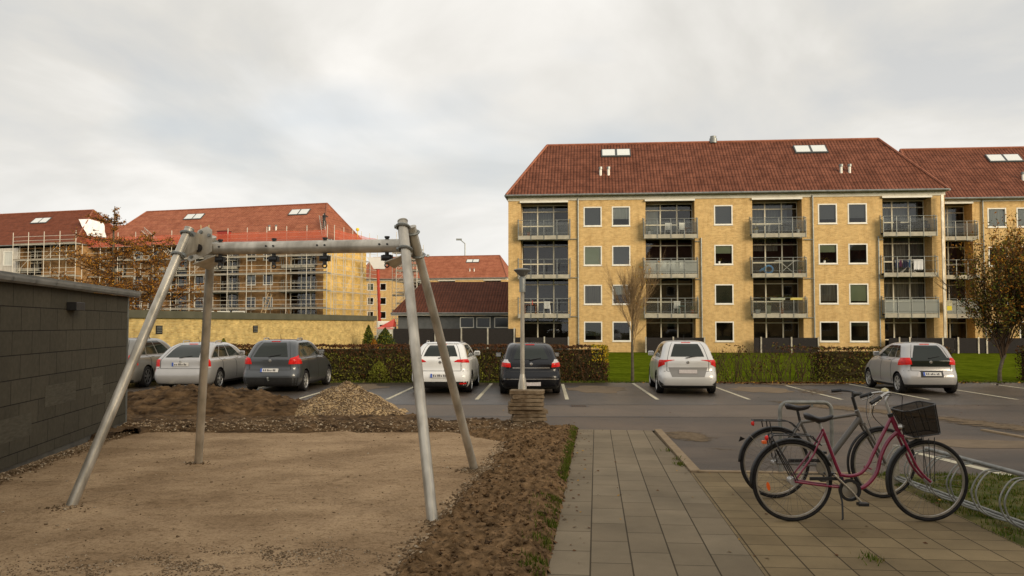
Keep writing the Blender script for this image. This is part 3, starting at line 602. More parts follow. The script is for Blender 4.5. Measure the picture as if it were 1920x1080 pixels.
def loggia_window(parent, a, c, z0, z1, y, curtain=None, bars=(0, .335, .68, 1), frame=None):
    b = MB(); w = c - a; t = 0.045; zt = z1 - 0.52; zm = z0 + 0.92
    for k in bars:
        x = a + w * k; b.box(max(a, x - t), min(c, x + t), y - 0.07, y, z0, z1)
    for k in range(len(bars) - 1):
        xa, xb = a + w * bars[k] + t, a + w * bars[k + 1] - t
        b.box(xa, xb, y - 0.07, y, z1 - 0.08, z1 - 0.001); b.box(xa, xb, y - 0.07, y, zt - 0.035, zt + 0.035); b.box(xa, xb, y - 0.07, y, z0 + 0.001, z0 + 0.12)
        if k < len(bars) - 2 or len(bars) == 3: b.box(xa, xb, y - 0.07, y, zm - 0.04, zm + 0.04)
    fo = b.build('balcony_window', frame or M_greyframe, parent)
    p = MB(); p.face([(a, y - 0.03, z0), (c, y - 0.03, z0), (c, y - 0.03, z1), (a, y - 0.03, z1)]); p.build('pane', M_pane, fo)
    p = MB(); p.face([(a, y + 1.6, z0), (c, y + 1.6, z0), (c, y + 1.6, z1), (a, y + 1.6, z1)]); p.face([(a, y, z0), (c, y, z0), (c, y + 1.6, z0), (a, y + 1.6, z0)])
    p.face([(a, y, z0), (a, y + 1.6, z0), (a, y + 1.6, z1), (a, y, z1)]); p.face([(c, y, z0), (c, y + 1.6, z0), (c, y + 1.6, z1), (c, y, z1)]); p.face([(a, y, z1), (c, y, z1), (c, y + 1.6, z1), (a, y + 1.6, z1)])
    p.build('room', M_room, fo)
    if curtain is not None:
        m_, f0, f1, fr = curtain; p = MB(); n_ = 24
        for i in range(n_):
            xa = a + w * (f0 + (f1 - f0) * i / n_); xb = a + w * (f0 + (f1 - f0) * (i + 1) / n_); zb = z1 - (z1 - z0) * fr
            p.face([(xa, y + 0.12 + 0.04 * (i % 2), zb), (xb, y + 0.12 + 0.04 * ((i + 1) % 2), zb), (xb, y + 0.12 + 0.04 * ((i + 1) % 2), z1), (xa, y + 0.12 + 0.04 * (i % 2), z1)])
        p.build('curtain', M_bl[m_], fo)
    return fo
def balcony(parent, a, c, z, y0=-0.5, y1=1.44, panel=None, open_right=False):
    """z = slab top"""
    b = MB(); b.box(a, c, y0, -0.003, z - 0.09, z, 1); b.box(a + 0.16, c - 0.16, -0.003, y1, z - 0.09, z, 1)
    n = max(2, round((c - a) / 0.95)); st = (c - a) / n
    for i in range(n): b.box(a + i * st + 0.04, a + (i + 1) * st - 0.04, y0 - 0.03, y0 + 0.0, z - 0.26, z + 0.03, 0)
    b.box(a + 0.02, c - 0.02, y0 + 0.03, y0 + 0.13, z - 0.27, z - 0.091, 2); b.box(a + 0.2, c - 0.2, 0.0, 0.12, z - 0.29, z - 0.091, 2)
    s = b.build('balcony', [M_concrete, M_dark, M_galvd], parent)
    r = MB()
    for i in range(n + 1):
        x = min(max(a + i * st, a + 0.02), c - 0.02); r.box(x - 0.02, x + 0.02, y0 - 0.065, y0 - 0.031, z - 0.30, z + 1.15)
    r.tube([(a, -0.02, z + 1.15), (a, y0 - 0.05, z + 1.15), (c, y0 - 0.05, z + 1.15), (c, -0.02, z + 1.15)], 0.022, 6)
    for q in (0.2, 0.85):
        r.tube([(a, -0.02, z + q), (a, y0 - 0.05, z + q), (c, y0 - 0.05, z + q), (c, -0.02, z + q)], 0.010, 4)
    for x in (a, c): r.box(x - 0.02, x + 0.02, -0.06, -0.02, z - 0.05, z + 1.3)
    r.build('railing', M_galvd, s)
    if panel:
        p = MB()
        for i in range(n):
            xa, xb = a + i * st + 0.03, a + (i + 1) * st - 0.03; p.face([(xa, y0 - 0.02, z + 0.06), (xb, y0 - 0.02, z + 0.06), (xb, y0 - 0.02, z + 1.02), (xa, y0 - 0.02, z + 1.02)])
        for x in (a, c): p.face([(x, y0, z + 0.06), (x, -0.05, z + 0.06), (x, -0.05, z + 1.02), (x, y0, z + 1.02)])
        p.build('balcony_glass', panel, s)
    return s
FL = (0.0, 2.76, 5.64, 8.51)
SILL = (0.79, 3.48, 6.34, 9.23)
def roof(parent, L, m, y0=-0.42, yd=10.8, z0=11.55, zr=16.45, x0=-0.12, hl=2.75, hr=2.75, base=0.25):
    b = MB(); ym = yd / 2; x1 = L + 0.12; sl = math.hypot(ym - y0, zr - z0); yb = yd - y0
    A, B, C_, D = (x0, y0, z0), (x1, y0, z0), (x1 - hr, ym, zr), (x0 + hl, ym, zr); E_, F_ = (x0, yb, z0), (x1, yb, z0)
    b.face([A, B, C_, D], 0, [(x0, 0), (x1, 0), (x1 - hr, sl), (x0 + hl, sl)])
    b.face([F_, E_, D, C_], 0, [(x1, 0), (x0, 0), (x0 + hl, sl), (x1 - hr, sl)])
    s2 = math.hypot(hl, zr - z0)
    b.face([E_, A, D], 0, [(yb, 0), (y0, 0), (ym, s2)]); b.face([B, F_, C_], 0, [(y0, 0), (yb, 0), (ym, s2)])
    b.face([(x0, y0, z0 - .02), (x0, yb, z0 - .02), (x1, yb, z0 - .02), (x1, y0, z0 - .02)], 1)
    ro = b.build('roof', [m, M_soffit], parent)
    c = MB()
    for p, q in ((D, C_), (A, D), (B, C_), (E_, D), (F_, C_)): c.tube([Vector(p) + Vector((0, 0, .03)), Vector(q) + Vector((0, 0, .03))], 0.10, 6)
    c.build('ridge_tiles', m if False else mat('ridge_tile', (0.20, 0.075, 0.045), (0.27, 0.11, 0.07), sc=3, rough=0.8), ro)
    gt = MB(); gt.tube([(x0 - .02, y0 - 0.07, z0 - 0.03), (x1 + .02, y0 - 0.07, z0 - 0.03)], 0.075, 8); gt.tube([(x0 - 0.07, y0, z0 - 0.03), (x0 - 0.07, yb, z0 - 0.03)], 0.075, 8); gt.tube([(x1 + 0.07, y0, z0 - 0.03), (x1 + 0.07, yb, z0 - 0.03)], 0.075, 8)
    gt.build('gutter', M_zinc, parent)
    return ro, (y0, z0, ym, zr)
def slope_pt(R_, x, z, off=0.0):
    y0, z0, ym, zr = R_; t = (z - z0) / (zr - z0); n = Vector((0, -(zr - z0), ym - y0)).normalized()
    return Vector((x, y0 + (ym - y0) * t, z)) + n * off
def skylight(ro, R_, x0, x1, z0, z1):
    b = MB(); xm = (x0 + x1) / 2
    def q(xa, xb, za, zb, o1, o2, mi):
        lo_ = [slope_pt(R_, xa, za, o1), slope_pt(R_, xb, za, o1), slope_pt(R_, xb, zb, o1), slope_pt(R_, xa, zb, o1)]
        hi_ = [slope_pt(R_, xa, za, o2), slope_pt(R_, xb, za, o2), slope_pt(R_, xb, zb, o2), slope_pt(R_, xa, zb, o2)]
        b.mesh(lo_ + hi_, [(0, 1, 5, 4), (1, 2, 6, 5), (2, 3, 7, 6), (3, 0, 4, 7), (4, 5, 6, 7)], mi)
    q(x0, x1, z0, z1, 0, 0.10, 0)
    s = b.build('skylight', mat('skylight_frame', (0.05, 0.055, 0.055), rough=0.5), ro)
    b = MB(); d = 0.09
    q(x0 + d, xm - d, z0 + .08, z1 - .05, 0.101, 0.112, 0); q(xm + d, x1 - d, z0 + .08, z1 - .05, 0.101, 0.112, 0)
    b.build('skylight_glass', mat('sky_painted_glass', (0.60, 0.62, 0.60), rough=0.25, spec=0.9, coat=0.5), s)  # pale base colour stands in for the reflected sky
def vent(ro, R_, x, z):
    p = slope_pt(R_, x, z); b = MB(); b.tube([p - Vector((0, 0, .1)), p + Vector((0, 0, .42))], 0.10, 8); b.tube([p + Vector((0, 0, .42)), p + Vector((0, 0, .60))], 0.15, 8, mi=1)
    b.build('roof_vent', [M_white, M_zinc], ro)
def downpipe(parent, x, z0, z1, arms=()):
    b = MB(); b.tube([(x, -0.10, z0), (x, -0.10, z1)], 0.055, 8)
    for z, xa in arms: b.tube([(x, -0.10, z + .1), (x, -0.10, z), (xa, -0.10, z)], 0.03, 6)
    b.build('downpipe', M_galvd, parent)
def boardfence(name, label, cat, loc, rotz, L, h, group, y=0, posts=None, post_h=None):
    t = thing(name, label, cat, loc, rotz, group)
    ps = posts if posts is not None else [0, L / 2, L]
    b = MB(); b.box(0.0, L, -0.02, 0.02, 0.03, h)
    for k in range(1, int(h / 0.15)): b.box(0.001, L - .001, -0.024, 0.024, k * 0.15, k * 0.15 + 0.135)
    b.build('board_panel', M_dark, t)
    for x in ps:
        b = MB(); b.box(x - 0.05, x + 0.05, -0.08, -0.026, 0, (post_h or h) + 0.06); b.build('post', M_galv, t)
    return t
def block(name, label, O, ang, L, walls, tiles, loggias, windows, sky=(), vents=(), pipes=(), z=-0.36, hl=2.75, hr=2.75, down=0.3, end_mat=None, fascia=True, awning=True, roofd={}, panels={}, curtains={}, wblind={}):
    t = thing(name, label, 'apartment building', (O[0], O[1], z), ang)
    b = MB(); ops = []
    for (a, c) in loggias: ops.append((a, c, 0.0, 11.05, 1.45))
    for (x, ks) in windows:
        for k in ks: ops.append((x, x + 1.33, SILL[k], SILL[k] + 1.45, 0.09))
    holes_wall(b, 0, L, -down, 11.2, ops)
    if end_mat is None:
        b.face([(0, 10.8, -down), (0, 0, -down), (0, 0, 11.5), (0, 10.8, 11.5)]); b.face([(L, 0, -down), (L, 10.8, -down), (L, 10.8, 11.5), (L, 0, 11.5)])
    b.face([(L, 10.8, -down), (0, 10.8, -down), (0, 10.8, 11.5), (L, 10.8, 11.5)])
    b.build('wall', [walls, M_soffit], t)
    if end_mat:
        b = MB(); b.face([(0, 10.8, -down), (0, 0, -down), (0, 0, 11.5), (0, 10.8, 11.5)]); b.build('end_wall', end_mat, t); b = MB(); b.face([(L, 0, -down), (L, 10.8, -down), (L, 10.8, 11.5), (L, 0, 11.5)]); b.build('end_wall', end_mat, t)
    if fascia:
        b = MB(); n = int(L / 1.15); st = (L + 0.1) / n
        b.box(-0.05, L + 0.05, -0.045, -0.004, 11.2, 11.5)
        for i in range(n): b.box(-0.05 + i * st + 0.006, -0.05 + (i + 1) * st - 0.006, -0.06, -0.0451, 11.17, 11.5)
        b.box(-0.05, -0.0, 0, 10.8, 11.17, 11.5); b.box(L, L + 0.05, 0, 10.8, 11.17, 11.5)
        b.build('fascia', M_cream, t)
    ro, R_ = roof(t, L, tiles, hl=hl, hr=hr, **roofd)
    for s in sky: skylight(ro, R_, *s)
    for x, zz in vents: vent(ro, R_, x, zz)
    for p in pipes: downpipe(t, *p)
    for li, (a, c) in enumerate(loggias):
        if awning:
            b = MB(); b.box(a - 0.05, c + 0.02, -0.16, -0.061, 11.02, 11.15); b.build('awning_cassette', M_white, t)
        for k in range(4):
            top = FL[k + 1] - 0.10 if k < 3 else 11.04
            loggia_window(t, a + 0.002, c - 0.002, FL[k] + 0.005, top, 1.44, curtains.get((li, k)), bars=(0, .335, .68, 1) if c - a > 2.5 else (0, .42, 1))
            if k: balcony(t, a - 0.16, c + 0.16, FL[k], panel=panels.get((li, k)))
    for wi, (x, ks) in enumerate(windows):
        for k in ks:
            bl = wblind.get((wi, k)); make_window(t, x, SILL[k], blind=bl[0] if bl else None, frac=bl[1] if bl else 1)
    return t, ro, R_
ANG = -0.09323; OM = (-0.275, 61.5)
LOG = [(0.92, 4.43), (10.08, 13.62), (17.72, 21.21), (26.80, 30.15)]
WIN = [(5.57, (0, 1, 2, 3)), (7.64, (0, 1, 2, 3)), (15.0, (0, 1, 2, 3)), (22.33, (0, 1, 2, 3)), (24.4, (0, 1, 2, 3))]
WB = {(0, 3): (0, 1), (0, 2): (1, 1), (0, 1): (4, 1), (0, 0): (3, .75), (1, 3): (2, .65), (1, 2): (0, 1), (1, 1): (2, .5), (2, 3): (0, 1), (2, 2): (1, .42), (2, 1): (3, 1),
      (3, 3): (0, .8), (3, 2): (1, .4), (3, 1): (4, .9), (4, 3): (0, .75), (4, 2): (3, .3), (4, 1): (1, .9), (4, 0): (3, .2)}  # top blind of the fourth column is grey for the reflected sky
main, ro, R_ = block('apartment_building', 'nearest and largest yellow brick block, with hipped red roof and four stacks of balconies', OM, ANG, 31.05, M_brick, M_tile, LOG, WIN,
    sky=[(6.95, 9.25, 15.1, 15.85), (21.75, 24.2, 15.1, 15.85)], vents=[(6.85, 13.35), (7.45, 13.35), (24.45, 13.2), (25.05, 13.2)],
    pipes=[(5.17, 0.3, 11.3, ((8.3, 4.5), (5.45, 4.5), (2.6, 4.5))), (14.06, 0.2, 8.3, ((8.05, 13.6), (5.3, 13.6), (2.5, 13.6))), (21.95, 0.2, 11.3, ((8.1, 21.3), (5.3, 21.3), (2.5, 21.3))), (26.45, 0.2, 8.3, ((8.05, 26.8), (5.3, 26.8), (2.5, 26.8)))],
    panels={(0, 2): None, (0, 3): M_clear, (1, 3): M_clear, (1, 2): M_frost, (1, 1): M_clear, (2, 3): M_clear, (2, 2): M_clear, (2, 1): M_clear, (3, 3): M_clear, (3, 2): None, (3, 1): M_frost},
    curtains={(0, 3): (0, 0.02, .66, .62), (1, 3): (2, .02, .3, .95), (2, 3): (0, .02, .8, .6), (3, 3): (0, .02, .9, .62), (3, 2): (4, .05, .98, 1), (3, 1): (4, .05, .98, .75), (2, 2): (4, .0, .6, .35), (1, 0): (3, .3, .7, .3)}, wblind=WB)
b = MB(); b.lathe([(0.30, 0.0), (0.30, 0.35), (0.24, 0.40), (0.24, 0.55), (0.0, 0.58)], Matrix.Translation((15.8, 5.4, 16.4)), 14); b.build('ridge_vent', M_zinc, ro)
# corner post of the last balcony stack
b = MB(); b.box(30.62, 30.80, -0.5, -0.38, 0.0, 11.15); b.build('corner_post', M_galv, main)
wn = (math.sin(-ANG), math.cos(ANG)); wu = (math.cos(ANG), math.sin(ANG))
def mw(x, y, z=0, O=OM): return (O[0] + x * wu[0] + y * wn[0], O[1] + x * wu[1] + y * wn[1], z - 0.36)
O2 = mw(31.06, 3.4)
WB2 = {(0, 3): (2, 1), (0, 2): (3, .2), (1, 3): (2, 1), (2, 3): (0, 1)}
b2, ro2, R2 = block('apartment_building', 'second yellow brick block, stepped back behind the right end of the nearest block', O2, ANG, 31.0, M_brick, M_tile, [(1.25, 3.35), (10.1, 13.6)], [(4.42, (0, 1, 2, 3)), (6.47, (0, 1, 2, 3)), (15, (1, 3))],
    sky=[(6.35, 8.9, 14.75, 15.5)], vents=[(7.75, 13.0), (8.35, 13.0)], pipes=[(4.05, 0.2, 11.3, ((8.0, 3.4), (5.2, 3.4)))], panels={(0, 3): M_clear, (0, 1): M_frost, (0, 2): None}, hl=0.6, roofd=dict(x0=-0.35, z0=11.40, zr=16.25), wblind=WB2, curtains={(0, 3): (2, .05, .6, .9)})
# unseen blocks added behind the camera to shade the playground; they also show in the windows
for k, (x_, lb) in enumerate(((102.4, 'added unseen yellow block behind the viewpoint, farthest along the road'), (70.5, 'unseen yellow block behind the viewpoint, farther along the road'), (38.6, 'unseen yellow block behind the viewpoint, nearer the playground'))):  # farthest one added to keep the main facade evenly lit
    block('apartment_building', lb, (x_, -12.0), math.pi + ANG * 0.5, 31.05, M_brick, M_tile, [], [(3.0, (0, 1, 2, 3)), (8.0, (0, 1, 2, 3)), (14.0, (0, 1, 2, 3)), (20.0, (0, 1, 2, 3)), (26.0, (0, 1, 2, 3))], z=0.0)
# terrace fences at the foot of the nearest block
TF = 'dark board screens along the terraces of the yellow block'
for x, L_, ps, lb in ((0.45, 4.05, (0.05, 2.25, 4.0), 'dark low board screen at the left end terrace of the yellow block'), (9.95, 4.25, (0.05, 2.0, 4.2), 'dark low board screen behind the white hatchback'),
                      (17.6, 4.5, (0.5, 2.6, 4.45), 'dark low board screen of the terrace below the blue ring'), (26.85, 4.4, (0.7, 1.4, 3.6), 'dark low board screen behind the silver car, left half')):
    p = mw(x, -0.6); boardfence('terrace_screen', lb, 'fence', p, ANG, L_, 1.08, TF, posts=ps)
p = mw(31.3, -0.55); boardfence('terrace_screen', 'dark board screen running from the corner post to the autumn tree', 'fence', p, ANG, 6.6, 1.08, TF, posts=(0.2, 1.55, 2.1))

# ------------------------------------------------------------------ low building and its fence
ang3 = -0.09
t = thing('low_building', 'single storey building with brown tiled roof and grey cladding left of the yellow block', 'building', (-9.3, 68, -0.36), ang3)
b = MB(); b.box(0, 26, 0, 10, 0, 2.75, 0); b.build('wall', mat('grey_cladding', (0.085, 0.09, 0.095), (0.11, 0.115, 0.12), sc=3, rough=0.7), t)
b = MB(); y0, yd, zr, z0 = -0.5, 10, 5.75, 2.95; ym = 5; sl = math.hypot(5.5, 2.8); hl = 1.5; x0, x1 = -0.5, 26.5
A, B, C_, D, E_, F_ = (x0, y0, z0), (x1, y0, z0), (x1, ym, zr), (x0 + hl, ym, zr), (x0, 10.5, z0), (x1, 10.5, z0)
b.face([A, B, C_, D], 0, [(x0, 0), (x1, 0), (x1, sl), (x0 + hl, sl)]); b.face([F_, E_, D, C_], 0, [(x1, 0), (x0, 0), (x0 + hl, sl), (x1, sl)]); b.face([E_, A, D], 0, [(10, 0), (0, 0), (5, 3)])
b.box(x0, x1, y0, y0 + 0.04, z0 - 0.20, z0 - 0.003, 1); b.face([(x0, y0, z0 - .01), (x0, 10.5, z0 - .01), (x1, 10.5, z0 - .01), (x1, y0, z0 - .01)], 1)
b.build('roof', [M_tile3, mat('grey_fascia', (0.25, 0.26, 0.25), rough=0.7)], t)
b = MB(); b.tube([(x0, y0 - .06, z0 - .02), (x1, y0 - .06, z0 - .02)], 0.06, 8); b.build('gutter', M_zinc, t)
for x, w in ((5.1, 1.15), (6.45, 1.15), (7.9, 1.2), (9.2, 1.1)):
    fo = MB(); fo.box(x, x + w, -0.05, -0.003, 1.75, 1.82); fo.box(x, x + w, -0.05, -0.003, 2.55, 2.62); fo.box(x, x + .07, -0.05, -0.003, 1.82, 2.55); fo.box(x + w - .07, x + w, -0.05, -0.003, 1.82, 2.55)
    fo = fo.build('window', M_white, t); p = MB(); p.face([(x + .07, -0.02, 1.82), (x + w - .07, -0.02, 1.82), (x + w - .07, -0.02, 2.55), (x + .07, -0.02, 2.55)]); p.build('pane', mat('dark_glass', (0.02, 0.022, 0.022), rough=0.08), fo)
boardfence('board_fence', 'tall dark board fence in front of the low brown roofed building', 'fence', (-8.6, 60.2, -0.36), ang3, 8.9, 1.72, None, posts=(1.25, 3.1, 5.0, 6.9, 8.8))

# ------------------------------------------------------------------ long brick garage wall with dark coping
t = thing('brick_garage', 'long low rubbed yellow brick garage with dark flat roof edge behind the parked cars', 'garage', (-10.25, 62.0, -0.36), 0)
dv = Vector((-0.2705, -0.9627)); ang4 = math.atan2(dv.y, dv.x); t.rotation_euler = (0, 0, ang4)
b = MB(); LW = 34
for i in range(6):
    b.face([(LW * i / 6, 0, -0.2), (LW * (i + 1) / 6, 0, -0.2), (LW * (i + 1) / 6, 0, 2.3), (LW * i / 6, 0, 2.3)])
b.face([(0, 0, -.2), (0, -6, -.2), (0, -6, 2.3), (0, 0, 2.3)]); b.face([(LW, 0, -.2), (LW, -6, -.2), (LW, -6, 2.3), (LW, 0, 2.3)]); b.face([(0, -6, -.2), (LW, -6, -.2), (LW, -6, 2.3), (0, -6, 2.3)])
b.build('wall', M_brickrub, t)
b = MB(); b.box(-0.2, LW + .2, -6.2, 0.12, 2.30, 2.66); b.build('roof_edge', mat('olive_grey_fascia', (0.085, 0.082, 0.058), (0.11, 0.105, 0.075), sc=1.5, rough=0.7), t)
for x in (15.4, 23.4):
    b = MB(); b.box(x, x + 0.45, 0.003, 0.03, 1.55, 1.95, 0)
    for k in range(4): b.box(x + .05, x + .40, 0.031, 0.045, 1.60 + k * .085, 1.64 + k * .085, 1)
    b.build('vent_grille', [M_dark, M_zinc], t)

# ------------------------------------------------------------------ scaffolded block, its neighbour, far block
A1 = -0.28714; CR = Vector((-21.567, 95.0)); u1 = Vector((math.cos(A1), math.sin(A1))); n1_ = Vector((-u1.y, u1.x)); L1 = 31.6
OL = CR - u1 * L1
def fl(s): return L1 + s
LG1 = [(fl(-30.6), fl(-27.3)), (fl(-21.9), fl(-18.4)), (fl(-14.7), fl(-11.2)), (fl(-5.0), fl(-1.0))]
W1 = [(fl(-7.9), (0, 1, 2, 3)), (fl(-10.2), (0, 1, 2, 3)), (fl(-17.3), (0, 1, 2, 3)), (fl(-24), (0, 1, 2, 3)), (fl(-26.2), (0, 1, 2, 3))]
sb, ro1, R1 = block('apartment_building', 'brick block under renovation with new red roof, wrapped in scaffolding, behind the swing', (OL.x, OL.y), A1, L1, M_brickold, M_tile2, LG1, W1, z=-0.02, down=1.0, end_mat=M_brickL,
    sky=[(9.7, 12.3, 14.9, 15.7), (24.7, 27.3, 14.9, 15.7)], vents=[(23.7, 12.9), (24.6, 12.9)], wblind={(0, 1): (0, 1), (1, 2): (2, .6)}, fascia=False, awning=False)
OL0 = CR - u1 * (31.9 + 31.0) - n1_ * 3.2
b0, ro0, R0 = block('apartment_building', 'brown roofed brick block cut off by the left edge, partly wrapped in plastic', (OL0.x, OL0.y), A1, 31.0, M_brickold, tilemat('brownred_roof_tiles', (0.13, 0.038, 0.018), (0.19, 0.058, 0.030), (0.5, 0.47, 0.45)), [(4, 7.5), (13, 16.5), (22.6, 25.8)], [(19, (2, 3)), (9, (2, 3))], z=0.0, down=1.0,
    sky=[(20.3, 22.9, 14.7, 15.5)], fascia=False, awning=False)
b = MB(); b.box(17.2, 22.55, -0.45, -0.25, 7.6, 11.2)
b.build('plastic_sheeting', mat('milky_plastic', (0.42, 0.38, 0.32), (0.56, 0.52, 0.46), sc=2.5, rough=0.5, streak=(3, 1, .4)), b0)
for x in (18.0, 20.3):
    fo = MB(); fo.box(x, x + 1.5, -0.52, -0.452, 9.0, 9.12); fo.box(x, x + 1.5, -0.52, -0.452, 10.7, 10.82); fo.box(x, x + .12, -0.52, -0.452, 9.12, 10.7); fo.box(x + 1.38, x + 1.5, -0.52, -0.452, 9.12, 10.7)
    fo = fo.build('window', M_white, b0); p = MB(); p.face([(x + .12, -0.47, 9.12), (x + 1.38, -0.47, 9.12), (x + 1.38, -0.47, 10.7), (x + .12, -0.47, 10.7)]); p.build('pane', M_bl[2], fo)
b = MB()   # white tarpaulin over the hip end of the left roof
for i in range(6):
    for j in range(5):
        def q(i_, j_):
            s_ = i_ / 6; tt = j_ / 5; y = 1.9 + 4.2 * s_; z = 12.8 + 2.3 * tt * (1 - 0.25 * abs(s_ - .5)); xx = 31.12 - (z - 11.55) * 0.561
            return (xx + 0.10 + 0.06 * math.sin(i_ * 2.3 + j_ * 1.7), y * (1 - .25 * (1 - tt)) + .8 * (1 - tt), z)
        b.face([q(i, j), q(i + 1, j), q(i + 1, j + 1), q(i, j + 1)])
b.build('tarpaulin', mat('white_tarp', (0.72, 0.72, 0.72), rough=0.6), ro0)
# low link between the two left blocks
p = CR - u1 * 33.0 + n1_ * 1.5
t = thing('link_roof', 'small lower red roof joining the two scaffolded blocks', 'building', (p.x, p.y, 0.0), A1)
b = MB(); b.box(-2.0, 5.0, 1, 9, -1, 11); b.build('wall', M_brickold, t)
b = MB(); b.face([(-3, 0, 11.3), (6, 0, 11.3), (6, 5.0, 15.0), (-3, 5.0, 15.0)], 0, [(0, 0), (9, 0), (9, 6), (0, 6)]); b.face([(6, 10, 11.3), (-3, 10, 11.3), (-3, 5, 15.0), (6, 5, 15.0)], 0, [(0, 0), (9, 0), (9, 6), (0, 6)]); b.build('roof', M_tile2, t)
# far block
ang5 = -0.20
bb, ro5, R5 = block('apartment_building', 'distant yellow block with red roof between scaffolding and nearest block', (-31.9, 171.0), ang5, 31.5, M_brick, M_tile2, [(10.6, 14.1), (17.4, 20.9), (26.8, 30.3)], [(2.3, (0, 1, 2, 3)), (5.0, (0, 1, 2, 3)), (15.6, (3,)), (22.1, (3,)), (24.5, (3,))], z=-0.5,
    sky=[(22.2, 24.9, 14.9, 15.6)], vents=[(8.0, 13), (8.9, 13), (23.6, 13), (24.5, 13)], hl=1.5, wblind={(0, 3): (1, 1)})
b = MB(); b.lathe([(0.3, 0), (0.3, .5), (0, .55)], Matrix.Translation((13.5, 5.4, 16.4)), 8); b.build('ridge_vent', M_zinc, ro5)
t = thing('street_lamp', 'thin distant street lamp rising behind the far red roof', 'street lamp', (-17, 300, -0.36))
b = MB(); b.tube([(0, 0, 0), (0, 0, 31.5)], 0.22, 6); b.tube([(0, 0, 31.5), (-1.6, 0, 32.8)], 0.18, 6); b.build('pole', M_galvd, t)
b = MB(); b.box(-3.2, -1.2, -.4, .4, 32.7, 33.3); b.build('lamp_head', M_zinc, t)

# ------------------------------------------------------------------ scaffolding
M_scaf = mat('scaffold_tube', (0.50, 0.47, 0.40), (0.62, 0.58, 0.50), sc=3, rough=0.6)
def scaffold(name, label, O, ang, L, dep, lifts, top, bays, group, deck=True, net=None, rails=True, diag=True):
    t = thing(name, label, 'scaffolding', O, ang, group); st = L / bays; r = 0.030
    for i in range(bays + 1):
        for y in (0, dep):
            b = MB(); x = i * st; b.tube([(x, y, -0.5), (x, y, top + (0.55 if y == 0 else -1.0))], r * 1.25, 5); b.build('standard', M_scaf, t)
    for z in lifts:
        b = MB()
        for y in (0, dep): b.tube([(0, y, z), (L, y, z)], r, 5)
        for i in range(bays + 1): b.tube([(i * st, 0, z), (i * st, dep, z)], r, 5)
        if rails:
            b.tube([(0, 0, z + 0.5), (L, 0, z + 0.5)], r * .8, 5); b.tube([(0, 0, z + 1.0), (L, 0, z + 1.0)], r * .8, 5)
        b.build('ledger', M_scaf, t)
        if deck:
            b = MB(); b.box(0, L, 0.12, dep - 0.05, z + 0.035, z + 0.09); b.box(0, L, 0.035, 0.06, z + 0.035, z + 0.2, 1); b.build('deck', [M_galvd, mat('scaffold_board', (0.20, 0.18, 0.15), (0.28, 0.25, 0.2), sc=3, rough=0.9)], t)
    if diag:
        b = MB()
        for k in range(len(lifts) - 1):
            i = (k * 2) % bays; b.tube([(i * st, -0.03, lifts[k]), ((i + 1) * st, -0.03, lifts[k + 1])], r * .8, 5)
        b.build('brace', M_scaf, t)
    if net:
        b = MB(); n_ = bays * 3
        for i in range(n_):
            xa, xb = L * i / n_, L * (i + 1) / n_; wa, wb = 0.05 * math.sin(i * 2.1), 0.05 * math.sin((i + 1) * 2.1)
            b.face([(xa, -0.06 + wa, net[0]), (xb, -0.06 + wb, net[0]), (xb, -0.06 - wb, net[1] + 0.05 * math.sin(i + 1)), (xa, -0.06 - wa, net[1] + 0.05 * math.sin(i))])
        b.build('safety_net', net[2], t)
    return t
M_net = bpy.data.materials.new('red_safety_net'); M_net.use_nodes = True; nt_ = M_net.node_tree; bs = nt_.nodes['Principled BSDF']; bs.inputs['Base Color'].default_value = (0.55, 0.10, 0.045, 1); bs.inputs['Roughness'].default_value = 0.7; bs.inputs['Alpha'].default_value = 0.55
SG = 'scaffolding round the brick block under renovation'
LF = [1.5, 3.5, 5.5, 7.5, 9.5, 11.2]
o = CR - u1 * (L1 + 1) - n1_ * 1.35
scaffold('scaffolding', 'steel scaffolding along the long front of the renovated block', (o.x, o.y, 0), A1, L1 + 2.2, 0.95, LF, 12.4, 13, SG, net=(11.2, 12.35, M_net))
o = CR + u1 * 1.35
scaffold('scaffolding', 'steel scaffolding over the bright brick end wall', (o.x, o.y, 0), A1 + math.pi / 2, 11.2, 0.95, [0.3] + LF, 12.5, 5, SG, deck=False, net=(11.1, 12.5, M_net))
o = CR + u1 * 3.4 + n1_ * 12.5
scaffold('scaffolding', 'scaffold stair tower right of the bright brick end wall', (o.x, o.y, 0), A1, 2.8, 2.2, [1.5, 2.9, 4.3, 5.7, 7.1, 8.5, 9.9, 11.3], 13.0, 2, SG)
o = CR + u1 * 1.0 + n1_ * 16.5
scaffold('scaffolding', 'scaffolding round the back corner beyond the end wall', (o.x, o.y, 0), A1, 3.6, 1.2, LF, 12.6, 2, SG)
o = OL0 - n1_ * 1.6 + u1 * 23
scaffold('scaffolding', 'scaffolding poles in front of the left block behind the larches', (o.x, o.y, 0), A1, 9.5, 1.0, [7.5, 9.5, 11.4], 12.4, 4, SG)
# eave shadow gap with rafters on the renovated block
b = MB()
for i in range(60): b.box(0.2 + i * 0.53, 0.3 + i * 0.53, -0.40, -0.02, 11.25, 11.45)
b.build('rafter_ends', mat('raw_timber', (0.38, 0.27, 0.15), (0.46, 0.33, 0.19), sc=3, rough=0.9), sb)
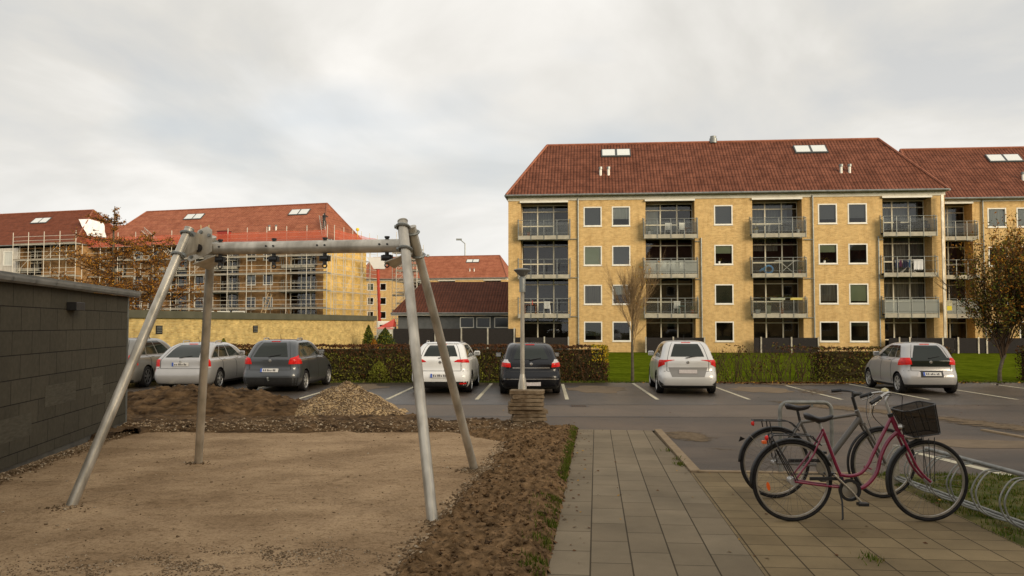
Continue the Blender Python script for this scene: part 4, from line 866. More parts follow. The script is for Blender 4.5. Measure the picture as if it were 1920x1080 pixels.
# debris chute, tarp hopper, ladders, crate, worker
o = CR + u1 * 3.0 + n1_ * 8.0
t = thing('debris_chute', 'orange red debris chute hanging beside the bright end wall', 'debris chute', (o.x, o.y, 0))
M_red = mat('red_plastic', (0.42, 0.035, 0.018), (0.48, 0.06, 0.03), sc=2, rough=0.5)
for k in range(9):
    b = MB(); z1 = 8.6 - k * 0.78; b.lathe([(0.22, z1), (0.16, z1 - 0.80)], Matrix.Translation((0.03 * k, 0, 0)), 10); b.build('chute_segment', M_red, t)
b = MB(); b.tube([(0.25, 0, 1.9), (0.9, -.2, 1.0), (1.3, -.3, -.2)], 0.26, 8); b.build('chute_tail', M_red, t)
b = MB(); b.mesh([(-1.3, -.5, 9.9), (1.1, -.5, 9.9), (1.1, .5, 9.9), (-1.3, .5, 9.9), (-.5, -.3, 8.5), (.8, -.3, 8.5), (.8, .3, 8.5), (-.5, .3, 8.5)], [(0, 1, 5, 4), (1, 2, 6, 5), (2, 3, 7, 6), (3, 0, 4, 7)]); b.build('hopper', MATS['white_tarp'], t)
def lw1(s, y, z): q = CR + u1 * s + n1_ * y; return (q.x, q.y, z)
def ladder(label, p0, p1, w, m, grp=None):
    t = thing('ladder', label, 'ladder', p0, 0, grp); d = Vector(p1) - Vector(p0); sd_ = d.cross(Vector((0, 1, 0.01))).normalized() * w / 2
    for s_ in (-1, 1): b = MB(); b.tube([sd_ * s_, d + sd_ * s_], 0.04, 5); b.build('rail', m, t)
    b = MB(); n_ = int(d.length / 0.32)
    for k in range(1, n_): b.tube([d * k / n_ - sd_, d * k / n_ + sd_], 0.025, 4)
    b.build('rungs', m, t); return t
ladder('aluminium ladder leaning on the left end of the red roof', lw1(-18.8, -1.8, 9.6), lw1(-24.6, -0.4, 13.4), 0.5, M_galv)
ladder('wooden ladder leaning on the ground floor of the renovated block', lw1(-7.0, -2.6, 0.9), lw1(-5.9, -1.6, 5.2), 0.45, MATS['raw_timber']).rotation_euler = (0, 0, 0)
ladder('roof ladder lying on the right hip below the worker', lw1(0.2, -0.2, 11.7), lw1(-1.6, 2.2, 14.6), 0.5, M_galv)
for s_, lb in ((-15.4, 'left of two thin timber battens standing above the eave'), (-14.3, 'right of two thin timber battens standing above the eave')):
    b = MB(); b.box(-.06, .06, -.03, .03, 0, 2.2); o = b.build('batten', MATS['raw_timber'], None, loc=lw1(s_, -1.2, 11.3)); o.rotation_euler = (0, 0.12 * -1, A1); tag(o, lb, 'batten', 'timber battens above the eave')
t = thing('waste_container', 'dark red box standing on the scaffold against the red roof', 'container', lw1(-12.6, -1.0, 11.35), A1)
b = MB(); b.mesh([(-.55, -.3, 0), (.55, -.3, 0), (.55, .4, 0), (-.55, .4, 0), (-.65, -.4, 1.3), (.65, -.4, 1.3), (.65, .5, 1.3), (-.65, .5, 1.3)], [(0, 1, 5, 4), (1, 2, 6, 5), (2, 3, 7, 6), (3, 0, 4, 7), (0, 3, 2, 1)]); b.build('bin', mat('dull_red', (0.30, 0.03, 0.02), rough=0.6), t)
b = MB(); b.tube([(-.65, -.4, 1.3), (.65, -.4, 1.3), (.65, .5, 1.3), (-.65, .5, 1.3)], 0.05, 5, closed=True); b.build('rim', M_dark, t)
b = MB(); b.lathe([(0.0, -.22), (.16, -.16), (.22, 0), (.16, .16), (0, .22)], None, 10); b.tube([(0, 0, -1.4), (0, 0, -.2)], 0.04, 5)
tag(b.build('warning_lamp', mat('yellow_lamp', (0.8, 0.55, 0.03), rough=0.4), None, loc=lw1(1.0, 6.4, 13.25)), 'round yellow lamp on a stick at the scaffold end', 'lamp')
for s_, lb in ((-11.9, 'white frame panel right of the rear left swing leg, first of three on the site'), (-9.9, 'middle white frame panel standing behind the garage roof'), (-14.0, 'white frame panel beside the yellow sack, leftmost of three')):
    t = thing('door_frame', lb, 'frame', lw1(s_, -3.0, 1.15), A1, 'white frames standing on the site')
    b = MB(); b.box(0, .12, 0, .1, 0, 2.1); b.box(1.5, 1.62, 0, .1, 0, 2.1); b.box(.12, 1.5, 0, .1, 1.96, 2.1); b.build('frame', M_white, t)
    b = MB(); b.box(.121, 1.499, .03, .07, 0, 1.959); b.build('panel', mat('site_panel', (0.26, 0.22, 0.17), rough=0.8), t)
b = MB(); b.mesh([(-.4, -.3, 0), (.4, -.3, 0), (.4, .3, 0), (-.4, .3, 0), (-.12, -.1, 1.1), (.14, -.1, 1.0), (.14, .1, 1.05), (-.12, .1, 1.15)], [(0, 1, 5, 4), (1, 2, 6, 5), (2, 3, 7, 6), (3, 0, 4, 7), (4, 5, 6, 7)])
tag(b.build('sack', mat('yellow_sack', (0.6, 0.55, 0.08), rough=0.8), None, bevel=0.06, loc=lw1(-12.4, -3.4, 1.15)), 'yellow sack beside a white frame behind the garage', 'sack')
b = MB(); b.box(-4.6, 4.3, -.05, .05, 0, .28); tag(b.build('barrier_plank', mat('yellow_board', (0.50, 0.38, 0.04), rough=0.7), None, loc=lw1(-11.0, -3.6, 1.0), rotz=A1), 'long yellow barrier plank just above the garage roof', 'barrier')
for k, (s_, z_) in enumerate(((-20.9, 1.1), (-20.4, 2.0))):
    b = MB(); b.lathe([(0, 0), (.3, 0), (.33, .3), (.33, .6), (.3, .9), (0, .9)], None, 12); tag(b.build('barrel', mat('blue_plastic', (0.04, 0.16, 0.42), rough=0.5), None, smooth=True, loc=lw1(s_, -3, z_)), ['lower blue barrel behind the garage at the larch foot', 'upper blue barrel behind the garage at the larch foot'][k], 'barrel', 'blue barrels behind the garage')
# small worker on the roof corner
def skin_person(name, label, pts, edges, radii, m, loc, rotz, extra=()):
    me = bpy.data.meshes.new(name); me.from_pydata(pts, edges, []); o = bpy.data.objects.new(name, me); COL.objects.link(o)
    bm = bmesh.new(); bm.from_mesh(me); sl_ = bm.verts.layers.skin.verify()
    for v, r in zip(bm.verts, radii): v[sl_].radius = (r, r)
    bm.verts.ensure_lookup_table(); bm.verts[0][sl_].use_root = True; bm.to_mesh(me); bm.free()
    o.modifiers.new('skin', 'SKIN'); sb_ = o.modifiers.new('sub', 'SUBSURF'); sb_.levels = 1; sb_.render_levels = 1
    me.materials.append(m); o.location = loc; o.rotation_euler = (0, 0, rotz); return o
pts = [(0, 0, .95), (0, .05, 1.2), (0, .1, 1.42), (0, .12, 1.52), (0, .13, 1.66), (-.2, .1, 1.42), (-.3, .25, 1.2), (-.22, .48, 1.25), (.2, .1, 1.42), (.3, .28, 1.25), (.22, .5, 1.4), (-.1, 0, .9), (-.12, .12, .5), (-.13, .0, .06), (.1, 0, .9), (.13, .25, .62), (.13, .12, .25), (-.13, .14, .04), (.13, .27, .22), (0, .14, 1.76)]
o = skin_person('person', '', pts, [(0, 1), (1, 2), (2, 3), (3, 4), (2, 5), (5, 6), (6, 7), (2, 8), (8, 9), (9, 10), (0, 11), (11, 12), (12, 13), (0, 14), (14, 15), (15, 16), (13, 17), (16, 18), (4, 19)],
    [.15, .15, .15, .06, .11, .07, .05, .04, .07, .05, .04, .09, .075, .05, .09, .075, .05, .04, .04, .08], mat('dark_workwear', (0.02, 0.02, 0.024), (0.10, 0.10, 0.09), sc=1.1, rough=0.9), lw1(-.5, .9, 12.9), A1)
tag(o, 'worker in dark clothes climbing the ladder on the roof corner', 'person')
# red canopy and white kit near the fence gap
t = thing('canopy', 'red canopy roof with pale edge beside the stair tower', 'canopy', (-9.6, 66.0, -0.36))
b = MB(); b.mesh([(-.9, -1, 1.75), (.3, -1, 1.85), (.3, 1, 1.85), (-.9, 1, 1.75), (.3, 0, 2.5)], [(0, 1, 4), (1, 2, 4), (2, 3, 4), (3, 0, 4)]); b.build('roof_cloth', M_red, t)
b = MB(); b.tube([(-.9, -1, 1.72), (.3, -1, 1.72)], 0.08, 6); b.build('edge', mat('pink_canvas', (0.6, 0.25, 0.22), rough=.7), t)
for x in (-.85, .25): b = MB(); b.tube([(x, -1, 0), (x, -1, 1.8)], 0.03, 5); b.build('pole', M_galv, t)
t = thing('site_trailer', 'small white trailer box just right of the garage end', 'trailer', (-10.2, 68.5, -0.36))
b = MB(); b.box(-.75, .55, -1, 1, .9, 2.3); b.build('box', M_white, t, bevel=.1); b = MB(); b.box(-.5, .3, -1.02, -1.001, 1.7, 2.0); b.build('window', MATS['dark_glass'], t)
for x in (-.5, .4): b = MB(); b.tube([(x, -.9, .9), (x, -.9, 0)], .05, 6); b.build('leg', M_galvd, t)
#@@PART3
# ------------------------------------------------------------------ slate clad shed
sa = math.atan2(SHD.y, SHD.x)     # local x runs from the far corner towards the camera, local y to the right (outside)
t = thing('slate_shed', 'dark slate clad shed with zinc gutter at the left edge', 'shed', (SH0.x, SH0.y, -0.30), sa)
M_slate = brickmat('slate_cladding', (0.062, 0.056, 0.041), (0.071, 0.064, 0.047), (0.012, 0.010, 0.008), 0.62, 0.305, 0.006, patch=1.5, tint=0.12, speck=0.12, grain=14, bump=0.6, off=0.42)
M_slatew = mat('weathered_slate', (0.066, 0.060, 0.044), (0.095, 0.086, 0.064), sc=6, rough=0.8, streak=(1.2, 1.2, 6))
b = MB(); ZT = 2.42
b.box(0, 16, -5, 0, 0.16, ZT); b.build('wall', M_slate, t)
b = MB(); b.box(0.03, 16, -4.9, -0.02, -0.3, 0.159); b.build('plinth', mat('grey_plinth', (0.085, 0.082, 0.075), (0.12, 0.115, 0.10), sc=4, rough=0.9, bump=0.3), t)
b = MB(); b.box(-0.025, 0.03, -0.03, 0.018, 0.12, ZT); b.build('corner_trim', M_zinc, t)
b = MB(); b.box(-0.30, 16, -5.2, 0.13, ZT + 0.085, ZT + 0.115); b.build('roof', M_zinc, t)
b = MB()
for k in range(24):
    x0, x1 = -0.28 + k * 0.7, -0.28 + (k + 1) * 0.7
    pr = [(0.03, 0.085), (0.035, 0.03), (0.06, 0.0), (0.10, -0.005), (0.135, 0.02), (0.145, 0.06), (0.145, 0.085)]
    for (ya, za), (yb, zb) in zip(pr, pr[1:]): b.face([(x0, ya, ZT + za), (x1, ya, ZT + za), (x1, yb, ZT + zb), (x0, yb, ZT + zb)])
    for (ya, za), (yb, zb) in zip(pr, pr[1:]): b.face([(x0 - .012, ya + .008, ZT + za - .006), (x0 + .012, ya + .008, ZT + za - .006), (x0 + .012, yb + .008, ZT + zb - .006), (x0 - .012, yb + .008, ZT + zb - .006)])
b.face([(-0.28, y, ZT + z) for y, z in pr]); b.build('gutter', mat('pale_zinc', (0.20, 0.205, 0.20), (0.30, 0.305, 0.295), sc=3, rough=0.4, metal=0.4), t)
for x, z in ((1.35, 0.78), (4.3, 0.47), (4.9, 0.47), (2.65, 0.78), (3.25, 0.78), (0.6, 0.47)):
    b = MB(); b.box(x, x + .6, 0.0, 0.004, z, z + 0.29); b.build('bleached_slate', M_slatew, t)
b = MB(); b.box(2.75, 3.12, 0.003, 0.14, 2.12, 2.24); 
tag(b.build('wall_lamp', M_black, None, loc=(SH0.x, SH0.y, -0.30), rotz=sa, bevel=0.006), 'small black box lamp on the slate wall of the shed', 'lamp')

# ------------------------------------------------------------------ swing frame
t = thing('swing_frame', 'galvanised steel swing frame without seats standing in the sand', 'swing frame', (-2.34, 9.1, g(9)))
O_ = Vector((-2.34, 9.1, g(9)))
def L_(p): return Vector(p) - O_
bl, br = Vector((-3.47, 9.42, 2.47)), Vector((-1.16, 8.80, 2.445)); bd = (br - bl).normalized()
b = MB(); b.tube([L_(bl - bd * 0.10), L_(br + bd * 0.04)], 0.072, 20); b.build('crossbar', M_galv, t, smooth=True)
feet = {'fl': ((-4.235, 7.955, g(8) - 0.1), (-3.585, 9.20, 2.665)), 'bl': ((-4.074, 10.88, g(10.9) - .1), (-3.50, 9.66, 2.62)), 'fr': ((-0.67, 7.27, g(7.3) - .1), (-1.135, 8.60, 2.675)), 'br': ((-0.43, 10.37, g(10.3) - .1), (-1.09, 8.99, 2.66))}
for k, (p0, p1) in feet.items():
    b = MB(); b.tube([L_(p0), L_(p1)], 0.05, 16); b.tube([L_(Vector(p1)), L_(Vector(p1) + (Vector(p1) - Vector(p0)).normalized() * 0.012)], 0.054, 16, mi=0)
    b.build('leg', M_galv, t, smooth=True)
def bolt(c, d, r=0.022, h=0.03, par=None):
    b = MB(); b.tube([c, c + d * h], r, 6); b.tube([c - d * .004, c + d * .006], r * 1.5, 10); b.build('bolt', M_galvd, par or t)
for end, (fa, fb) in ((bl, ('fl', 'bl')), (br, ('fr', 'br'))):
    sgn = -1 if end is bl else 1
    a0, a1 = Vector(feet[fa][0]), Vector(feet[fa][1]); c0, c1 = Vector(feet[fb][0]), Vector(feet[fb][1])
    la = (a1 - a0).normalized(); lb = (c1 - c0).normalized(); ins = bd * (-sgn)
    # gusset plates joining the legs and the crossbar
    qa = [a1 - la * 0.03, a1 - la * 0.36]; qb = [c1 - lb * 0.03, c1 - lb * 0.36]
    for off in ((0.052, 0.062),):
        pts = [qa[1], qa[0], qb[0], qb[1], (qa[1] + qb[1]) / 2 + Vector((0, 0, 0.10))]
        v0 = [L_(p + ins * off[0]) for p in pts]; v1 = [L_(p + ins * off[1]) for p in pts]
        b = MB(); b.mesh(v0 + v1, [(0, 1, 2, 3, 4), (9, 8, 7, 6, 5)] + [(i, (i + 1) % 5, 5 + (i + 1) % 5, 5 + i) for i in range(5)]); b.build('gusset_plate', M_galv, t, bevel=0.002)
    for (q_, l_) in ((a1, la), (c1, lb)):
        for dd in (0.06, 0.33):
            c = q_ - l_ * dd; b = MB(); hor = l_.cross(bd).normalized()
            b.tube([L_(c + hor * .066 * math.cos(x) + bd * .066 * math.sin(x)) for x in [2 * math.pi * i / 14 for i in range(14)]], 0.014, 5, closed=True)
            b.build('clamp', M_galvd, t); bolt(L_(c + ins * .062), ins)
    # flat bracket from bar to plate and side plate seen from the path
    if sgn < 0:
        e0 = end + Vector((-0.10, -0.09, 0)); pz = [(-0.04, .20), (0.07, .24), (0.13, .20), (0.135, -0.04), (0.02, -0.10), (-0.14, -0.15), (-0.17, -0.12), (-0.04, .20)]
        v = [L_(Vector((end.x + x - 0.03, end.y - 0.085 + x * -0.27, end.z + z))) for x, z in pz[:-1]]; w_ = [p + Vector((0, 0.010, 0)) for p in v]; n_ = len(v)
        b = MB(); b.mesh(v + w_, [tuple(range(n_)), tuple(range(2 * n_ - 1, n_ - 1, -1))] + [(i, (i + 1) % n_, n_ + (i + 1) % n_, n_ + i) for i in range(n_)]); b.build('gusset_plate', M_galv, t, bevel=0.002)
        for x, z in ((0.0, .18), (.10, .14), (-.12, -.10)): bolt(L_(Vector((end.x + x - .03, end.y - .09 - x * .27, end.z + z))), Vector((0, -1, 0)), .014, .015)
        b = MB(); b.lathe([(0.045, 0), (0.045, .03), (0.0, .035)], Matrix.Translation(L_(Vector((end.x - .06, end.y - .075, end.z)))) @ Matrix.Rotation(math.pi / 2, 4, 'X'), 14); b.build('end_cap', M_dark, t)
    b = MB(); m0 = L_(end - bd * sgn * 0.03 - Vector((0, 0, .075))); 
    b.mesh([m0 + Vector((-.16, -.05, -.10)), m0 + Vector((.10, -.05, .0)), m0 + Vector((.10, .30, -.0)), m0 + Vector((-.10, .30, -.14)), m0 + Vector((-.16, -.05, -.11)), m0 + Vector((.10, -.05, -.01)), m0 + Vector((.10, .30, -.01)), m0 + Vector((-.10, .30, -.15))],
           [(0, 1, 2, 3), (7, 6, 5, 4), (0, 4, 5, 1), (1, 5, 6, 2), (2, 6, 7, 3), (3, 7, 4, 0)]); b.build('under_plate', M_galv, t)
for f_ in (0.075, 0.36, 0.62, 0.925):
    c = bl.lerp(br, f_) - Vector((0, 0, 0.072)); b = MB(); up = Vector((0, 0, 1))
    b.tube([L_(c - up * .01), L_(c + up * .155), L_(c + up * .156), L_(c + up * .175)], [.02, .02, .028, .028], 10); b.tube([L_(c), L_(c - up * .05)], 0.022, 8)
    b.tube([L_(c - up * .055 - bd * .045), L_(c - up * .055 + bd * .045)], [0.034, 0.034], 12); b.tube([L_(c - up * .028 - bd * .046), L_(c - up * .085 - bd * .046)], 0.022, 8); b.tube([L_(c - up * .028 + bd * .046), L_(c - up * .085 + bd * .046)], 0.022, 8)
    b.tube([L_(c - up * .07), L_(c - up * .125)], 0.022, 8); b.tube([L_(c - up * .135 + Vector((math.cos(a) * .022, 0, math.sin(a) * .022))) for a in [k * math.pi / 5 for k in range(10)]], 0.008, 6, closed=True)
    b.build('swing_hanger', M_black, t, smooth=True)
    for s_ in (-1, 1):
        q_ = bl.lerp(br, f_) + bd * (0.045 * s_ - 0.01) + Vector((-.02, -.068, .012)); b = MB(); b.tube([L_(q_), L_(q_ + Vector((-.002, -.01, 0)))], 0.011, 8); b.build('bolt', M_black, t)
for k in range(4):  # sand kicked up round the feet is in the ground sheet; a few stones lie at each foot
    fx, fy = ((-4.2, 7.93), (-4.07, 10.85), (-0.6, 7.22), (-0.38, 10.3))[k]
# ------------------------------------------------------------------ street lamp and slab stack
t = thing('street_lamp', 'slim grey post lamp with shallow cone shade rising behind the slab stack', 'street lamp', (0.205, 16.4, g(16.4)))
b = MB(); b.lathe([(0.0, 0), (.105, 0), (.105, .55), (.085, .62), (.082, .78), (.05, .96), (.045, .99)], None, 16); b.build('base', M_galv, t, smooth=True)
b = MB(); b.lathe([(.044, .95), (.038, 2.72), (.040, 2.73)], None, 14); b.build('pole', M_galv, t, smooth=True)
b = MB(); b.lathe([(.060, 2.60), (.062, 2.86), (.05, 2.90), (.0, 2.91)], None, 14); b.build('collar', M_galvd, t, smooth=True)
h = MB(); h.lathe([(.03, 2.88), (.045, 2.91), (.165, 3.02), (.172, 3.035), (.165, 3.045), (.09, 3.065), (0, 3.075)], None, 24)
hd = h.build('lamp_shade', mat('lamp_grey', (0.12, 0.12, 0.11), (0.17, 0.17, 0.155), sc=6, rough=0.5, metal=0.3), t, smooth=True)
for k in range(4):
    a = k * math.pi / 2 + .4; h = MB(); h.tube([(.05 * math.cos(a), .05 * math.sin(a), 2.86), (.13 * math.cos(a), .13 * math.sin(a), 2.99)], 0.006, 5); h.build('strut', M_galvd, hd)
M_old = mat('soiled_slab', (0.125, 0.085, 0.050), (0.26, 0.195, 0.125), sc=6, rough=0.95, bump=0.7, bsc=40, det=8)
rnd = random.Random(12); z = g(15.2) - 0.03
words = ['lowest', 'second', 'third', 'fourth', 'fifth', 'sixth', 'seventh', 'eighth', 'ninth', 'tenth', 'eleventh']
for k in range(11):
    hh = rnd.uniform(0.056, 0.080); b = MB(); w_ = 0.325 + rnd.uniform(-.035, .03); d_ = 0.20 + rnd.uniform(-.03, .04); n_ = 7
    top, bot = [], []
    for i in range(26):
        u_ = i / 26 * 4; sd_ = int(u_); f = u_ - sd_; q = [(-w_ + 2 * w_ * f, -d_), (w_, -d_ + 2 * d_ * f), (w_ - 2 * w_ * f, d_), (-w_, d_ - 2 * d_ * f)][sd_]
        j = rnd.uniform(-.014, .014); top.append((q[0] + j, q[1] + rnd.uniform(-.012, .012), hh + rnd.uniform(-.006, .002))); bot.append((q[0] + rnd.uniform(-.016, .016), q[1] + rnd.uniform(-.016, .012), rnd.uniform(-.002, .006)))
    m_ = 26; b.mesh(bot + top, [tuple(range(m_ - 1, -1, -1)), tuple(range(m_, 2 * m_))] + [(i, (i + 1) % m_, m_ + (i + 1) % m_, m_ + i) for i in range(m_)])
    lb = 'topmost slab of the stack in front of the lamp post' if k == 10 else '%s slab from the ground in the stack of soiled paving slabs' % words[k]
    tag(b.build('paving_slab', M_old, None, bevel=0.006, loc=(0.275 + rnd.uniform(-.035, .035), 15.45 + rnd.uniform(-.03, .03), z), rotz=rnd.uniform(-.10, .10) + 0.06), lb, 'paving slab', 'stack of soiled paving slabs')
    z += hh + 0.004

# ------------------------------------------------------------------ trees, hedges, shrubs
def leafquad(b, c, s, mi, flat=0.0):
    a = Vector((random.gauss(0, 1), random.gauss(0, 1), random.gauss(0, 1))).normalized(); u_ = a.orthogonal().normalized(); w_ = a.cross(u_); th = random.uniform(0, 6.28)
    u2 = u_ * math.cos(th) + w_ * math.sin(th); w2 = a.cross(u2); c = Vector(c)
    b.face([c - u2 * s, c - w2 * s * 0.55, c + u2 * s, c + w2 * s * 0.55], mi)
def branchtree(name, label, loc, height, trunk_r, fork_z, n_main, spread, mats, leaf=None, leaf_n=0, leaf_s=0.03, mis=(0,), gen=3, seed=1, lean=0.0, group=None, crown=None, leader=0.0):
    rnd = random.Random(seed); t = thing(name, label, 'tree', loc, 0, group); tb = MB(); br_ = MB(); tips = []
    tb.tube([(0, 0, -0.1), (0.01, 0, fork_z * .5), (lean * .5, 0, fork_z), (lean, 0, fork_z * 1.25)], [trunk_r * 1.25, trunk_r, trunk_r * .9, trunk_r * .8], 10)
    if leader: tb.tube([(lean, 0, fork_z * 1.2), (lean + .03, .02, (fork_z + height * leader) / 2), (lean, 0, height * leader)], [trunk_r * .8, trunk_r * .5, trunk_r * .12], 8)
    tb.build('trunk', mats[0], t, smooth=True)
    def grow(p, d, ln, r, lv):
        pts = [p]; n_ = 5
        for i in range(n_):
            d = (d + Vector((rnd.gauss(0, .10), rnd.gauss(0, .10), rnd.gauss(.03, .05)))).normalized(); pts.append(pts[-1] + d * ln / n_)
        br_.tube(pts, [r * (1 - .75 * i / n_) for i in range(n_ + 1)], 5 if lv < 2 else 3)
        for i, q in enumerate(pts[1:]):
            if lv >= 1: tips.append((q, r))
            if lv < gen:
                for _ in range(2 if lv < 2 else 1):
                    if rnd.random() < .85:
                        s_ = Vector((rnd.gauss(0, 1), rnd.gauss(0, 1), rnd.uniform(0, .6))).normalized(); d2 = (d * 1.0 + s_ * spread[min(lv + 1, len(spread) - 1)]).normalized(); grow(q, d2, ln * rnd.uniform(.42, .62), r * .5, lv + 1)
    for k in range(n_main):
        a = 2 * math.pi * k / n_main + rnd.uniform(-.3, .3); z_ = fork_z * rnd.uniform(.8, 1.25) if not leader else rnd.uniform(fork_z * .85, height * .68)
        d = Vector((math.cos(a) * spread[0], math.sin(a) * spread[0], 1)).normalized(); grow(Vector((lean * z_ / fork_z * .7, 0, z_)), d, (height - z_) * rnd.uniform(.72, .98) * (0.72 if leader else 1), trunk_r * (.3 if leader else .5), 0)
    br_.build('branches', mats[1], t)
    if leaf_n:
        b = MB(); random.seed(seed)
        for i in range(leaf_n):
            q, r = rnd.choice(tips)
            if crown and not crown(q, rnd): continue
            zf = (q.z - fork_z) / (height - fork_z); mi = mis(zf, rnd) if callable(mis) else rnd.choice(mis)
            leafquad(b, q + Vector((rnd.gauss(0, .07), rnd.gauss(0, .07), rnd.gauss(0, .07))), leaf_s * rnd.uniform(.7, 1.3), mi)
        b.build('leaves', leaf, t)
    return t
branchtree('young_tree', 'slender bare young tree on the lawn between two parked cars', (4.18, 29.0, -0.36), 3.9, 0.050, 1.05, 14, (0.22, .24, .30, .36), (M_bark, M_barktan), M_leaf, 170, 0.045, (5, 7, 6), gen=3, seed=5, leader=0.93, crown=lambda q, r: q.x > 0.15 and r.random() < .8)
branchtree('autumn_tree', 'small autumn tree with olive and rust leaves at the right edge', (16.93, 29.0, -0.36), 3.75, 0.062, 0.75, 10, (0.10, .22, .30, .36), (M_bark, M_twig), M_leaf, 13500, 0.046,
           lambda zf, r: r.choice((1, 4, 1, 1, 8, 2, 3)) if r.random() > zf * .7 else r.choice((3, 7, 1, 6, 1, 6)), gen=3, seed=11, lean=0.22, crown=lambda q, r: abs(q.x - .22) < 1.15 + .25 * r.random())
def larch(label, loc, height, R_, seed, n=58, zb=3.0, shape=1.0):
    rnd = random.Random(seed); random.seed(seed); t = thing('larch', label, 'tree', loc, 0, 'larches in front of the scaffolding'); b = MB()
    b.tube([(0, 0, -1), (.05, 0, height * .4), (-.05, 0, height * .8), (0, 0, height)], [.20, .15, .07, .02], 8); b.build('trunk', M_bark, t, smooth=True)
    br_, lf = MB(), MB()
    for k in range(n):
        f = rnd.random(); z = zb + (height - zb) * f; a = rnd.uniform(0, 6.28); ln = (R_ * (1 - f) ** 0.6 * rnd.uniform(.55, 1.15) + 0.35)
        pts = [Vector((0, 0, z))]; d = Vector((math.cos(a), math.sin(a), rnd.uniform(-.05, .35))).normalized()
        for i in range(7): d = (d + Vector((rnd.gauss(0, .10), rnd.gauss(0, .10), rnd.gauss(-.03 + .03 * i, .07)))).normalized(); pts.append(pts[-1] + d * ln / 7)
        br_.tube(pts, [.045 * (1 - .8 * i / 7) for i in range(8)], 4)
        for i in range(1, 8):
            for q in range(3 if ln > 1.2 else 2):
                s_ = Vector((rnd.gauss(0, 1), rnd.gauss(0, 1), rnd.gauss(.1, .5))).normalized(); p = pts[i].lerp(pts[i - 1], rnd.random()); l2 = ln * rnd.uniform(.10, .26); p2 = p + s_ * l2
                br_.tube([p, p.lerp(p2, .5) + Vector((0, 0, -.03)), p2], [.014, .010, .005], 3)
                for _ in range(int(3 + l2 * 19)):
                    w_ = rnd.random(); c = p.lerp(p2, w_) + Vector((rnd.gauss(0, .035), rnd.gauss(0, .035), rnd.gauss(0, .035))); leafquad(lf, c, rnd.uniform(.035, .075), rnd.choice((6, 6, 3, 6, 7, 0, 3, 0)))
    br_.build('branches', M_twig, t); lf.build('needles', M_leaf, t)
larch('taller rust brown larch with thin pointed top in front of the scaffolding', (-28.8, 60, -0.36), 10.6, 4.4, 3, n=50, zb=3.6)
larch('broader rusty larch right of the taller one, beside the swing frame', (-25.6, 59, -0.36), 8.4, 4.8, 8, n=46, zb=2.2)
larch('low amber larch just above the shed gutter end', (-27.2, 57, -0.36), 5.6, 3.0, 21, n=44, zb=1.4)
def hedge(label, x0, x1, y0, y1, h, dens, mis, seed, name='hedge', sparse=0.0, loc_dy=0.0, grp=None, bodym=M_twig, grow=0.0):
    rnd = random.Random(seed); random.seed(seed); L = x1 - x0; t = thing(name, label, 'hedge', ((x0 + x1) / 2, (y0 + y1) / 2, -0.36), 0, grp); hx, hy = L / 2, (y1 - y0) / 2
    if sparse < .5:
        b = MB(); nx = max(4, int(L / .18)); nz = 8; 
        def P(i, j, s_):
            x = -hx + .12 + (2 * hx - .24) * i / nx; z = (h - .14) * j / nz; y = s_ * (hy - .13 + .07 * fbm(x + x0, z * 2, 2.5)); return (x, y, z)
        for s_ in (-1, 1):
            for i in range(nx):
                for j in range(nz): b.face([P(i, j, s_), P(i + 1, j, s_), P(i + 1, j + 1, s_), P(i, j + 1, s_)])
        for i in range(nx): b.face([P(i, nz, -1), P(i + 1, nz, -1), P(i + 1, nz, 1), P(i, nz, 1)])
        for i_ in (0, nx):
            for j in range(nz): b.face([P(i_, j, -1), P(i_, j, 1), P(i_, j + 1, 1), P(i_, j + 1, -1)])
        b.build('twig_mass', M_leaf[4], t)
    st = MB()
    for i in range(int(L * (26 if sparse > .2 else 14))):
        x = rnd.uniform(-hx, hx); y = rnd.uniform(-hy, hy * .5); p = [Vector((x, y, 0))]; d = Vector((rnd.gauss(0, .22), rnd.gauss(0, .2), 1)).normalized()
        for k in range(4): d = (d + Vector((rnd.gauss(0, .15), rnd.gauss(0, .15), 0))).normalized(); p.append(p[-1] + d * h * rnd.uniform(.22, .27))
        st.tube(p, [.012, .010, .008, .006, .003], 3)
        for k in (1, 2, 3):
            d2 = Vector((rnd.gauss(0, .6), rnd.gauss(0, .6), .8)).normalized(); st.tube([p[k], p[k] + d2 * h * .28], [.006, .003], 3)
    st.build('stems', M_twig, t)
    lf = MB(); N_ = int(dens * (L * h * 1.0 + L * (y1 - y0) * .6 + h * (y1 - y0)))
    for i in range(N_):
        w_ = rnd.random(); at_ = L * h; tp = L * (y1 - y0) * .6
        q = rnd.random() * (at_ + tp + h * (y1 - y0) * 2)
        if q < at_: x = rnd.uniform(-hx, hx); z = rnd.uniform(.02, h); y = -hy + abs(rnd.gauss(0, .05)) + 0.06 * fbm(x + x0, z * 2, 2.5)
        elif q < at_ + tp: x = rnd.uniform(-hx, hx); y = rnd.uniform(-hy, hy); z = h - abs(rnd.gauss(0, .03)) + .07 * fbm(x + x0, y, 2.5) * (1 + sparse * 2)
        else: x = hx * rnd.choice((-1, 1)); x += rnd.gauss(0, .04); y = rnd.uniform(-hy, hy); z = rnd.uniform(0.02, h)
        if sparse and fbm(x + x0, z * 1.3 + 5, 1.6) < sparse * .55 - .25 - (z / h - .5) * 0.4 * sparse: continue
        mi = mis(x + (x0 + x1) / 2, z / h, rnd); lf.mesh  # noqa
        leafquad(lf, (x, y, z), rnd.uniform(.026, .05), mi)
    lf.build('leaves', M_leaf, t); return t
def mA(x, zf, r):
    if zf < .75 and r.random() < .35: return r.choice((1, 2, 1))
    return mA0(x, zf, r)
